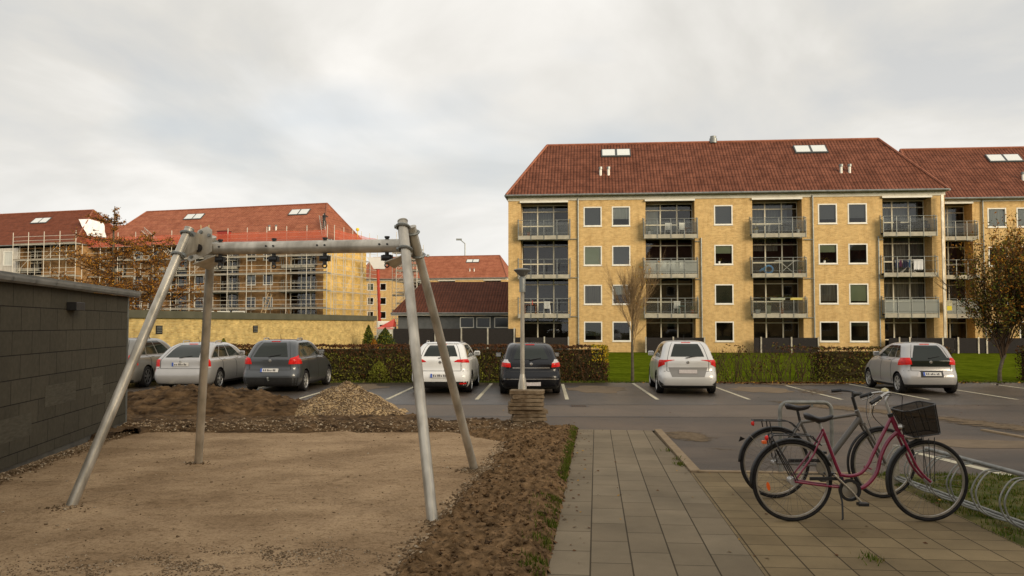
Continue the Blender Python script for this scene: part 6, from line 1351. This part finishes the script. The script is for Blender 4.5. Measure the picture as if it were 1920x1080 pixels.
tubes(t, 'fork', [bez([Z1(1248, 392, s_ * .045), Z1(1300, 505, s_ * .048), Z1(1345, 600, s_ * .05), Z1(1395, 665, s_ * .052), Z1(1440, 705, s_ * .052)]) for s_ in (-1, 1)], .0125, M_mag)
tubes(t, 'fork_crown', [[Z1(1246, 385, -.05), Z1(1246, 385, .05)]], .017, M_mag)
tubes(t, 'seat_post', [[Z1(690, 345), Z1(668, 285)]], .0125, M_alloy); saddle(t, *((Z1(672, 248).x, Z1(672, 252).z)), ln=.262, w=.105, tiltz=.03)
tubes(t, 'saddle_clamp', [[Z1(640, 275, .0), Z1(700, 268, .0)], [Z1(665, 290, -.03), Z1(665, 290, .03)]], .012, M_black)
tubes(t, 'stem', [[Z1(1182, 240), Z1(1152, 150)], bez([Z1(1152, 150), Z1(1155, 125), Z1(1180, 95)])], .0125, M_alloy)
tubes(t, 'headset', [[Z1(1186, 250), Z1(1178, 228)]], .024, M_black)
tubes(t, 'handlebar', [bez([Z1(1010, 92, -.29), Z1(1085, 66, -.21), Z1(1150, 78, -.10), Z1(1180, 92, 0), Z1(1205, 88, .10), Z1(1185, 90, .20), Z1(1140, 104, .27)])], .0115, M_chrome)
tubes(t, 'grip', [[Z1(1012, 92, -.289), Z1(935, 132, -.315)]], .017, M_black); tubes(t, 'grip', [[Z1(1142, 103, .268), Z1(1065, 130, .30)]], .017, M_black)
tubes(t, 'brake_lever', [bez([Z1(1040, 95, -.26), Z1(990, 130, -.28), Z1(950, 155, -.30)])], .006, M_chrome); tubes(t, 'brake_lever', [bez([Z1(1160, 104, .25), Z1(1120, 135, .27), Z1(1080, 155, .29)])], .006, M_chrome)
b = MB(); b.lathe([(0, .03), (.028, .018), (.032, 0), (.02, -.005)], Matrix.Translation(Z1(1085, 58, -.17)), 12); b.build('bell', mat('brass_bell', (.55, .48, .25), rough=.3, metal=.6), t, smooth=True)
tubes(t, 'brake_cable', [bez([Z1(1060, 85, -.24), Z1(1215, 90, -.12), Z1(1252, 150, -.04), Z1(1262, 270, 0), Z1(1275, 400, 0)]), bez([Z1(1110, 110, .24), Z1(1050, 200, .12), Z1(1035, 290, .03), Z1(1080, 420, .02)]), bez([Z1(985, 120, -.27), Z1(1020, 230, -.1), Z1(1130, 330, -.03)])], .0032, M_black, 5)
tubes(t, 'luggage_rack', [bez([Z1(318, 470, s_ * .05), Z1(312, 400, s_ * .055), Z1(335, 378, s_ * .06), Z1(420, 378, s_ * .06), Z1(590, 383, s_ * .06), Z1(620, 400, s_ * .04), Z1(680, 455, s_ * .02)], 5) for s_ in (-1, 1)] + [[Z1(325, 400, s_ * .055), Z1(420, 580, s_ * .07), Z1(478, 695, s_ * .07)] for s_ in (-1, 1)] + [[Z1(345, 430, s_ * .058), Z1(450, 610, s_ * .07), Z1(495, 695, s_ * .07)] for s_ in (-1, 1)] + [[Z1(q, 380, -.06), Z1(q, 380, .06)] for q in (345, 430, 520, 590)], .0055, M_black, 6)
b = MB(); b.lathe([(0, -.018), (.02, -.01), (.024, .01), (0, .02)], Matrix.Translation(Z1(292, 402)) @ Matrix.Rotation(math.pi / 2, 4, 'Y'), 10); b.build('tail_lamp', M_lens, t, smooth=True)
b = MB(); q = Z1(277, 432); b.box(q.x - .022, q.x + .018, -.022, .022, q.z - .014, q.z + .016); b.build('rear_reflector', M_ora, t, bevel=.006)
b = MB(); q = Z1(868, 765); b.lathe([(.098, -.012), (.098, .012), (.072, .012), (.072, -.012), (.098, -.012)], Matrix.Translation(q + Vector((0, -.042, 0))) @ Matrix.Rotation(math.pi / 2, 4, 'X'), 26); b.box(Z1(585, 0).x, q.x - .06, -.055, -.035, Z1(0, 695).z, Z1(0, 672).z); b.build('chain_guard', M_black, t, smooth=True)
b = MB(); b.lathe([(.068, 0), (.03, .006), (0, .008)], Matrix.Translation(q + Vector((0, -.046, 0))) @ Matrix.Rotation(math.pi / 2, 4, 'X'), 20); b.build('chainring', M_rim, t)
b = MB(); b.tube([Z1(760, 660, -.065), Z1(870, 765, -.070), Z1(940, 850, -.075)], .010, 8); b.tube([Z1(870, 765, .06), Z1(790, 670, .065)], .010, 8); b.build('crank', M_rim, t, smooth=True)
b = MB(); q2 = Z1(932, 850, -.12); b.box(q2.x - .045, q2.x + .045, -.155, -.085, q2.z - .014, q2.z + .014); b.build('pedal', M_black, t, bevel=.005)
b = MB(); q2 = Z1(775, 672, .11); b.box(q2.x - .045, q2.x + .045, .08, .15, q2.z - .014, q2.z + .014); b.build('pedal', M_black, t, bevel=.005)
tubes(t, 'kickstand', [[Z1(800, 775, -.03), Z1(808, 850, -.06), Z1(797, 955, -.10), Z1(788, 962, -.10)]], .008, M_black)
tubes(t, 'front_stay', [[Z1(1432, 400, s_ * .05), Z1(1436, 700, s_ * .055)] for s_ in (-1, 1)] + [[Z1(1445, 385, s_ * .12), Z1(1465, 705, s_ * .058)] for s_ in (-1, 1)], .004, M_black, 5)
b = MB(); b.lathe([(0, .03), (.02, .026), (.033, 0), (.02, -.03), (0, -.035)], Matrix.Translation(Z1(1245, 325) + Vector((.01, 0, 0))) @ Matrix.Rotation(math.pi / 2, 4, 'Y'), 12); b.build('head_lamp', M_chrome, t, smooth=True)
tubes(t, 'lamp_bracket', [bez([Z1(1250, 385), Z1(1300, 405), Z1(1380, 405)])], .009, M_chrome)
# basket rests on the bicycle bracket: a thing of its own
bk = thing('bicycle_basket', 'black wire mesh basket hanging on the magenta bicycle', 'basket', (X1, Y1, g(Y1) + .012))
tp4 = [Z1(1232, 205, -.165), Z1(1455, 150, -.165), Z1(1455, 150, .165), Z1(1232, 205, .165)]; bt4 = [Z1(1312, 385, -.12), Z1(1500, 358, -.12), Z1(1500, 358, .12), Z1(1312, 385, .12)]
def hoop(z_, gap=0): 
    c = [bt4[i].lerp(tp4[i], z_) for i in range(4)]; o = []
    for i in range(4):
        a, d = c[i], c[(i + 1) % 4]
        for k in (.12, .5, .88): o.append(a.lerp(d, k))
    return o
b = MB(); h0, h1 = hoop(0), hoop(1); k_ = len(h0)
for i in range(k_): b.face([h0[i], h0[(i + 1) % k_], h1[(i + 1) % k_], h1[i]])
b.face(h0); b.build('mesh_walls', M_wire, bk)
b = MB(); b.tube(hoop(1), .007, 6, closed=True); b.build('rim', M_black, bk); b = MB(); b.tube(hoop(0), .006, 6, closed=True); b.build('bottom_rim', M_black, bk)
b = MB()
for q_ in (.5,): b.tube(hoop(q_), .0014, 3, closed=True)
for i in (0, 2, 3, 5, 6, 8, 9, 11): b.tube([h0[i], h1[i]], .004, 4)
b.build('wires', M_black, bk)
# grey bicycle behind
X2, Y2 = 2.70, 8.62
t = thing('bicycle', 'dull grey bicycle with thick down tube standing behind the magenta one', 'bicycle', (X2, Y2, g(Y2) + .012))
def Z2(zx, zy, y=0.0): return Vector(((zx - 345) * .001439, y, (826 - zy) * .001439))
WB2 = 1.115
wheel(t, 0, .358, hubr=.03); wheel(t, WB2, .358, rot=.12)
fender(t, 0, .358, 178, 35, M_black); fender(t, WB2, .358, 215, 85, M_black, w=.022)
tubes(t, 'frame', [[Z2(535, 290), Z2(740, 262), Z2(940, 232)]], .0165, M_gun, 12); tubes(t, 'frame', [[Z2(955, 262), Z2(700, 590)]], .030, M_gun, 14); tubes(t, 'frame', [[Z2(528, 275), Z2(600, 430), Z2(690, 598)]], .0165, M_gun, 12)
tubes(t, 'head_tube', [[Z2(936, 205), Z2(972, 300)]], .023, M_gun, 14); tubes(t, 'seat_stay', [[Z2(535, 285, s_ * .02), Z2(345, 560, s_ * .06)] for s_ in (-1, 1)], .010, M_gun); tubes(t, 'chain_stay', [[Z2(347, 574, s_ * .06), Z2(690, 596, s_ * .03)] for s_ in (-1, 1)], .011, M_gun)
tubes(t, 'fork', [[Z2(975, 305, s_ * .05), Z2(1050, 440, s_ * .052), Z2(1121, 574, s_ * .052)] for s_ in (-1, 1)], .015, M_gun); tubes(t, 'fork_crown', [[Z2(973, 300, -.055), Z2(973, 300, .055)]], .018, M_gun)
tubes(t, 'seat_post', [[Z2(530, 285), Z2(512, 200)]], .014, M_black); saddle(t, Z2(518, 178).x, Z2(518, 176).z, ln=.265, w=.075)
tubes(t, 'stem', [[Z2(934, 200), Z2(908, 108)], [Z2(908, 108), Z2(940, 85)]], .017, M_black); tubes(t, 'handlebar', [bez([Z2(880, 68, -.28), Z2(930, 75, -.16), Z2(945, 82, 0), Z2(935, 76, .16), Z2(900, 78, .28)])], .0125, M_black)
tubes(t, 'grip', [[Z2(890, 72, -.27), Z2(825, 72, -.30)]], .018, M_black); tubes(t, 'grip', [[Z2(905, 76, .27), Z2(840, 84, .31)]], .018, M_black); tubes(t, 'brake_lever', [[Z2(900, 75, -.25), Z2(965, 100, -.27)]], .007, M_galvd)
tubes(t, 'brake_cable', [bez([Z2(930, 80, -.15), Z2(1045, 110, -.05), Z2(1050, 220, 0), Z2(1010, 300, 0)]), bez([Z2(930, 80, .12), Z2(1035, 130, .05), Z2(1030, 240, 0), Z2(1000, 320, 0)])], .0035, M_rim, 5)
tubes(t, 'luggage_rack', [bez([Z2(190, 275, s_ * .05), Z2(340, 277, s_ * .06), Z2(450, 285, s_ * .05), Z2(520, 350, s_ * .02)], 5) for s_ in (-1, 1)] + [[Z2(300, 280, s_ * .06), Z2(345, 568, s_ * .068)] for s_ in (-1, 1)] + [[Z2(255, 280, 0), Z2(262, 322, 0)]] + [[Z2(q, 277, -.055), Z2(q, 277, .055)] for q in (195, 280, 380)], .006, M_black, 6)
b = MB(); b.lathe([(0, -.018), (.02, -.01), (.026, .01), (0, .02)], Matrix.Translation(Z2(190, 298)) @ Matrix.Rotation(math.pi / 2, 4, 'Y'), 10); b.build('tail_lamp', M_lens, t, smooth=True)
q = Z2(685, 602); b = MB(); b.lathe([(.085, 0), (.08, .008), (.03, .01), (0, .012)], Matrix.Translation(q + Vector((0, -.045, 0))) @ Matrix.Rotation(math.pi / 2, 4, 'X'), 22); b.build('chainring', M_rim, t)
b = MB(); b.box(Z2(430, 0).x, q.x + .03, -.06, -.042, q.z + .05, q.z + .085); b.box(Z2(430, 0).x, q.x, -.058, -.044, q.z - .075, q.z - .065); b.build('chain_guard', M_black, t, bevel=.008)
b = MB(); b.tube([q + Vector((0, -.06, 0)), q + Vector((-.05, -.065, .16))], .010, 8); b.tube([q + Vector((0, .06, 0)), q + Vector((.05, .065, -.16))], .010, 8); b.build('crank', M_black, t, smooth=True)
for s_ in (1, -1): b = MB(); c = q + Vector((-.05 * s_, -.11 * s_, .16 * s_)); b.box(c.x - .045, c.x + .045, c.y - .035, c.y + .035, c.z - .013, c.z + .013); b.build('pedal', M_black, t, bevel=.005)
b = MB(); c = Z2(112, 405); b.mesh([c + Vector((-.01, -.02, .02)), c + Vector((.03, -.015, -.0)), c + Vector((.03, .015, -.0)), c + Vector((-.01, .02, .02)), c + Vector((-.035, 0, -.035))], [(0, 1, 2, 3), (0, 4, 1), (3, 2, 4)]); b.build('mudflap', M_black, t)
tubes(t, 'mudguard_stay', [[Z2(345, 576, s_ * .055), Z2(165, 380, s_ * .03)] for s_ in (-1, 1)] + [[Z2(1121, 574, s_ * .055), Z2(900, 590, s_ * .03)] for s_ in (-1, 1)], .0025, M_rim, 4)

M_rackm = mat('aged_zinc_tube', (0.17, 0.17, 0.155), (0.27, 0.27, 0.245), sc=9, rough=0.5, metal=0.4)
# ------------------------------------------------------------------ bicycle stands
t = thing('bicycle_stand', 'galvanised inverted U stand behind the bicycles', 'bicycle stand', (3.605, 10.27, g(10.27)))
b = MB(); hw, hh, rr = .315, .87, .09; pts = [(-hw, 0, -.1), (-hw, 0, hh - rr)] + [(-hw + rr - rr * math.cos(a), 0, hh - rr + rr * math.sin(a)) for a in (.4, .8, 1.2)] + [(-hw + rr, 0, hh), (hw - rr, 0, hh)] + [(hw - rr + rr * math.sin(a), 0, hh - rr + rr * math.cos(a)) for a in (.4, .8, 1.2)] + [(hw, 0, hh - rr), (hw, 0, -.1)]
b.tube(pts, .024, 12); b.build('hoop', M_rackm, t, smooth=True); b = MB(); b.tube([(.08, 0, hh - .02), (.08, 0, hh - .055)], .012, 6); b.build('lug', M_galvd, t)
b = MB(); b.tube([(-hw, 0, .36), (hw, 0, .36)], .006, 6); b.build('crossrod', M_galvd, t)
ry0, ry1 = 9.45, 3.4; RX = 4.32
t = thing('bicycle_rack', 'galvanised rack of curved double loops running along the grass verge', 'bicycle rack', (RX, 9.45, g(9.45)))
def rk(x, y, h): return Vector((x - RX, y - 9.45, g(y) - g(9.45) + h))
def rx(y): return RX + .05 * (9.45 - y) * -0.55
tubes(t, 'top_rail', [[rk(rx(y), y, .505) for y in (8.7, 7.0, 5, ry1)]], .021, M_rackm, 12)
tubes(t, 'bottom_rail', [[rk(rx(y) + .02, y, .10) for y in (9.6, 8, 6, ry1)], [rk(rx(y) - .015, y, .085) for y in (9.6, 8, 6, ry1)]], .013, M_rackm, 10)
for k in range(13):
    y = 9.05 - k * .44
    if y < 3.6: break
    b = MB()
    for dy_ in (-.035, .035):
        b.tube(bez([rk(rx(y), y + dy_ + .05, .49), rk(rx(y) - .13, y + dy_ + .04, .47), rk(rx(y) - .235, y + dy_ + .01, .36), rk(rx(y) - .25, y + dy_, .26), rk(rx(y) - .19, y + dy_ - .02, .14), rk(rx(y) - .05, y + dy_ - .08, .085), rk(rx(y) + .03, y + dy_ - .22, .095)], 5), .0075, 8)
    b.build('loop', M_rackm, t, smooth=True)
for y in (9.45, 6.2):
    b = MB(); b.box(-.055, .0, y - 9.45 - .02, y - 9.45 + .02, g(y) - g(9.45) - .1, g(y) - g(9.45) + (.45 if y > 9 else .50)); o = b.build('post', M_galv, t); o.location = (rx(y) - RX + .03, 0, 0)

# ------------------------------------------------------------------ things on the balconies
def bw(x, y, k, z=0.03): return mw(x, y, FL[k] + z)
M_plas = mat('white_garden_plastic', (0.60, 0.60, 0.57), rough=.5)
def gchair(label, x, k, rot=0.0, m=M_plas, y=0.5, sc_=1.0):
    t = thing('garden_chair', label, 'chair', bw(x, y, k), ANG + rot, 'garden chairs on the balconies'); s_ = sc_
    b = MB(); b.box(-.24, .24, -.22, .22, .40, .44); b.build('seat', m, t, bevel=.01)
    b = MB()
    for q in (-.19, -.095, 0, .095, .19): b.box(q - .035, q + .035, .20, .235, .45, .88)
    b.box(-.24, .24, .195, .24, .84, .93); b.build('backrest', m, t)
    for q in (-.22, .22):
        for yy in (-.2, .2): b = MB(); b.tube([(q, yy, .41), (q * 1.12, yy * 1.15, 0)], .02, 6); b.build('leg', m, t)
        b = MB(); b.box(q - .025, q + .025, -.22, .2, .62, .65); b.box(q - .02, q + .02, -.2, -.16, .44, .62); b.build('armrest', m, t)
def gtable(label, x, k, m, w=.38, y=.55, h=.7):
    t = thing('garden_table', label, 'table', bw(x, y, k), ANG); b = MB(); b.box(-w, w, -.3, .3, h - .03, h); b.build('tabletop', m, t)
    for q in (-w + .05, w - .05):
        for yy in (-.25, .25): b = MB(); b.tube([(q, yy, h - .03), (q, yy, 0)], .018, 5); b.build('leg', m, t)
M_wood = mat('teak', (0.16, 0.07, 0.03), (0.22, 0.10, 0.045), sc=6, rough=.7); M_dk = mat('dark_rattan', (0.02, 0.018, 0.017), rough=.8)
gchair('white plastic chair on the top balcony, second stack from the left', 11.75, 3, math.pi); gchair('white plastic chair beside the small table on the same top balcony', 12.65, 3, math.pi + .4); gtable('small wooden table at the right end of the top balcony, second stack', 13.2, 3, M_wood, .25, h=.55)
gchair('white chair at the left behind the glass of the balcony below the top, second stack', 10.5, 2, -.5); gchair('white chair at the centre behind the glass of the balcony below the top', 12.0, 2, math.pi); gchair('pale chair left of centre behind the same glass balcony', 11.3, 2, math.pi + .3); gchair('pale chair at the right end behind the same glass balcony', 12.9, 2, .5)
gchair('white plastic chair on the lowest balcony behind the lamp post', 2.85, 1, math.pi); gtable('red brown table with a bottle on the lowest left balcony', 1.6, 1, M_wood, .45)
gchair('white chair on the lowest balcony above the terrace screen, second stack', 12.35, 1, math.pi, y=.7); gtable('small teal garden table on the lowest balcony of the second stack', 12.7, 1, mat('teal_metal', (.05, .18, .17), rough=.5), .25, h=.6)
for x, lb in ((28.05, 'dark armchair on the top right balcony, left one'), (29.9, 'dark armchair on the top right balcony, right one')): gchair(lb, x, 3, 0, M_dk)
gtable('dark table between two dark armchairs on the top right balcony', 28.95, 3, M_dk, .5)
gchair('dark chair on the third floor balcony of the second block', 32.3, 2, 0, M_dk, y=3.3); gchair('dark chair on the top balcony of the second block', 32.2, 3, 0, M_dk, y=3.3)
gtable('white topped table on the top balcony of the third stack', 18.5, 3, M_plas, .55); gtable('dark table on the middle balcony of the third stack behind the cart', 20.2, 3, M_dk, .3)
def rack_dry(label, x, k, clothes):
    t = thing('clothes_horse', label, 'clothes horse', bw(x, .4, k), ANG); b = MB()
    for y in (-.25, .25): b.tube([(-.55, y, 0), (.55, -y, .95)], .012, 5); b.tube([(.55, y, 0), (-.55, -y, .95)], .012, 5)
    for q in (-.3, -.1, .1, .3): b.tube([(-.85, q, .95), (.85, q, .95)], .008, 4)
    b.build('frame', M_white, t)
    for j, (xa, xb, m, d) in enumerate(clothes):
        b = MB(); n_ = 5
        for i in range(n_):
            f0, f1 = xa + (xb - xa) * i / n_, xa + (xb - xa) * (i + 1) / n_; b.face([(f0, -.32 + .03 * (i % 2), .96 - d), (f1, -.32 + .03 * ((i + 1) % 2), .96 - d * .9), (f1, -.30, .965), (f0, -.30, .965)])
        tag(b.build('laundry', m, None, loc=bw(x, .4, k), rotz=ANG), ['dark jeans hanging at the left of the clothes horse, right balcony', 'purple shirt hanging on the clothes horse, right balcony', 'navy clothes hanging in the middle of the clothes horse, right balcony', 'blue trousers hanging beside the white sheet', 'white sheet hanging on the clothes horse, right balcony', 'dark shirt at the left end of the laundry, right balcony'][j], 'laundry', 'laundry on the right balcony')
rack_dry('folding clothes horse crossing its legs beside the blue ring', 20.2, 2, [])
rack_dry('clothes horse full of laundry on the third floor right balcony', 28.6, 2, [(-.95, -.72, mat('denim', (.03, .04, .07), rough=.9), .6), (-.68, -.5, mat('plum_cloth', (.09, .03, .06), rough=.9), .55), (-.45, -.1, mat('navy_cloth', (.02, .022, .04), rough=.9), .62), (-.05, .12, mat('blue_cloth', (.05, .09, .16), rough=.9), .6), (.3, .95, mat('white_sheet', (.6, .6, .6), rough=.9), .75), (-1.1, -.98, MATS['dark_rattan'], .5)])
b = MB(); b.tube([(.30 * math.cos(a), .06 * math.sin(a * 2), .32 + .26 * math.sin(a)) for a in [2 * math.pi * i / 20 for i in range(20)]], .075, 10, closed=True); b.tube([(-.65, .05, .18), (-.4, .0, .34), (-.28, 0, .28)], [.06, .10, .06], 8)
tag(b.build('swim_ring', mat('blue_vinyl', (0.03, 0.20, 0.55), (0.10, 0.35, 0.65), sc=6, rough=.35), None, smooth='full', loc=bw(18.85, 0.15, 2), rotz=ANG), 'blue inflatable swim ring on the third stack balcony', 'swim ring')
def pot(label, x, k, m, h=.3, w=.13, mis=(8, 2, 1), hl_=.3, y=.1, seed=1):
    rnd = random.Random(seed); random.seed(seed); t = thing('potted_plant', label, 'potted plant', bw(x, y, k), ANG, 'potted plants on the balconies'); b = MB(); b.lathe([(0, 0), (w * .7, 0), (w, h), (w * .9, h), (w * .85, h - .03), (0, h - .03)], None, 12); b.build('pot', m, t, smooth=True); b = MB()
    for i in range(70): leafquad(b, (rnd.gauss(0, w * .8), rnd.gauss(0, w * .8), h + abs(rnd.gauss(0, hl_ * .5))), rnd.uniform(.03, .06), rnd.choice(mis))
    b.build('leaves', M_leaf, t)
M_terra = mat('terracotta', (0.32, 0.13, 0.06), rough=.8)
pot('green plant in a pale pot at the left end of the top balcony, second stack', 10.35, 3, M_plas, seed=2); pot('bushy plant on the top left balcony', 1.5, 3, M_terra, seed=3, hl_=.4); pot('white flowering plant on the top balcony of the third stack', 18.0, 3, M_plas, seed=4, mis=(5, 8, 2))
pot('large plant in the left corner of the cluttered balcony', 18.05, 1, M_plas, seed=5, w=.2, h=.3, hl_=.5, mis=(8, 8, 3)); pot('yellowish dry plant in the middle of the cluttered balcony', 19.7, 1, M_terra, seed=6, w=.18, hl_=.55, mis=(7, 6, 0)); pot('pale flower box plant on the cluttered balcony', 18.8, 1, mat('sage_pot', (.32, .34, .25), rough=.8), seed=7, h=.6, w=.2, mis=(3, 8, 2)); pot('small terracotta pot at the right end of the lowest balcony, second stack', 13.4, 1, M_terra, seed=8)
pot('trailing plant right of the clothes horse on the third stack', 21.0, 2, M_terra, seed=9); pot('round pale pot at the right end of the top balcony, third stack', 20.95, 3, M_plas, seed=10, mis=(7, 8))
b = MB(); b.box(-.5, .5, -.1, .1, 0, .14); 
for i in range(160): leafquad(b, (random.uniform(-1.2, 1.0), random.gauss(0, .08), .16 + abs(random.gauss(0, .07))), random.uniform(.03, .06), random.choice((1, 1, 2)))
q = bw(19.3, -.55, 1, 1.0); tag(b.build('flower_box', [MATS['sage_pot'], M_leaf[8], M_leaf[3]], None, loc=q, rotz=ANG), 'flower box trailing over the rail of the cluttered balcony', 'flower box')
b = MB(); b.box(-.42, .42, -.02, .02, 0, .16); tag(b.build('towel', mat('yellow_towel', (.5, .42, .12), rough=.9), None, loc=bw(20.6, -.58, 1, 1.0), rotz=ANG), 'yellow cloth on the rail of the cluttered balcony', 'towel')
b = MB(); b.box(-.25, .25, -.03, .03, 0, .75, 0); b.box(-.1, .22, -.036, -.0301, .05, .35, 1); tag(b.build('printed_bag', [mat('cream_bag', (.45, .42, .30), (.25, .22, .15), sc=9, rough=.8), mat('yellow_print', (.55, .45, .05), rough=.8)], None, loc=bw(31.0, -.35, 1, .2), rotz=ANG), 'cream and yellow bag leaning behind the frosted balcony glass', 'bag')
b = MB(); b.lathe([(0, 0), (.04, 0), (.04, .2), (.015, .27), (.015, .33), (0, .33)], None, 8); tag(b.build('bottle', M_red, None, smooth=True, loc=bw(1.75, .5, 1, .73)), 'red bottle on the table of the lowest left balcony', 'bottle')
# window sill things
for x, k, lb, m_ in ((22.75, 2, 'white flower on the sill of the window right of the third stack', (5, 8)), (15.35, 2, 'pale figurines and plants on the sill between second and third stack', (8, 5, 2))):
    t = thing('sill_plant', lb, 'plant', mw(x, .08, SILL[k] + .09), ANG); b = MB(); b.lathe([(0, 0), (.07, 0), (.09, .16), (0, .16)], None, 10); b.build('pot', M_plas, t); b = MB()
    for i in range(60): leafquad(b, (random.gauss(.1, .15), random.uniform(-.015, .02), .15 + abs(random.gauss(0, .16))), random.uniform(.02, .04), random.choice(m_))
    b.build('leaves', M_leaf, t)
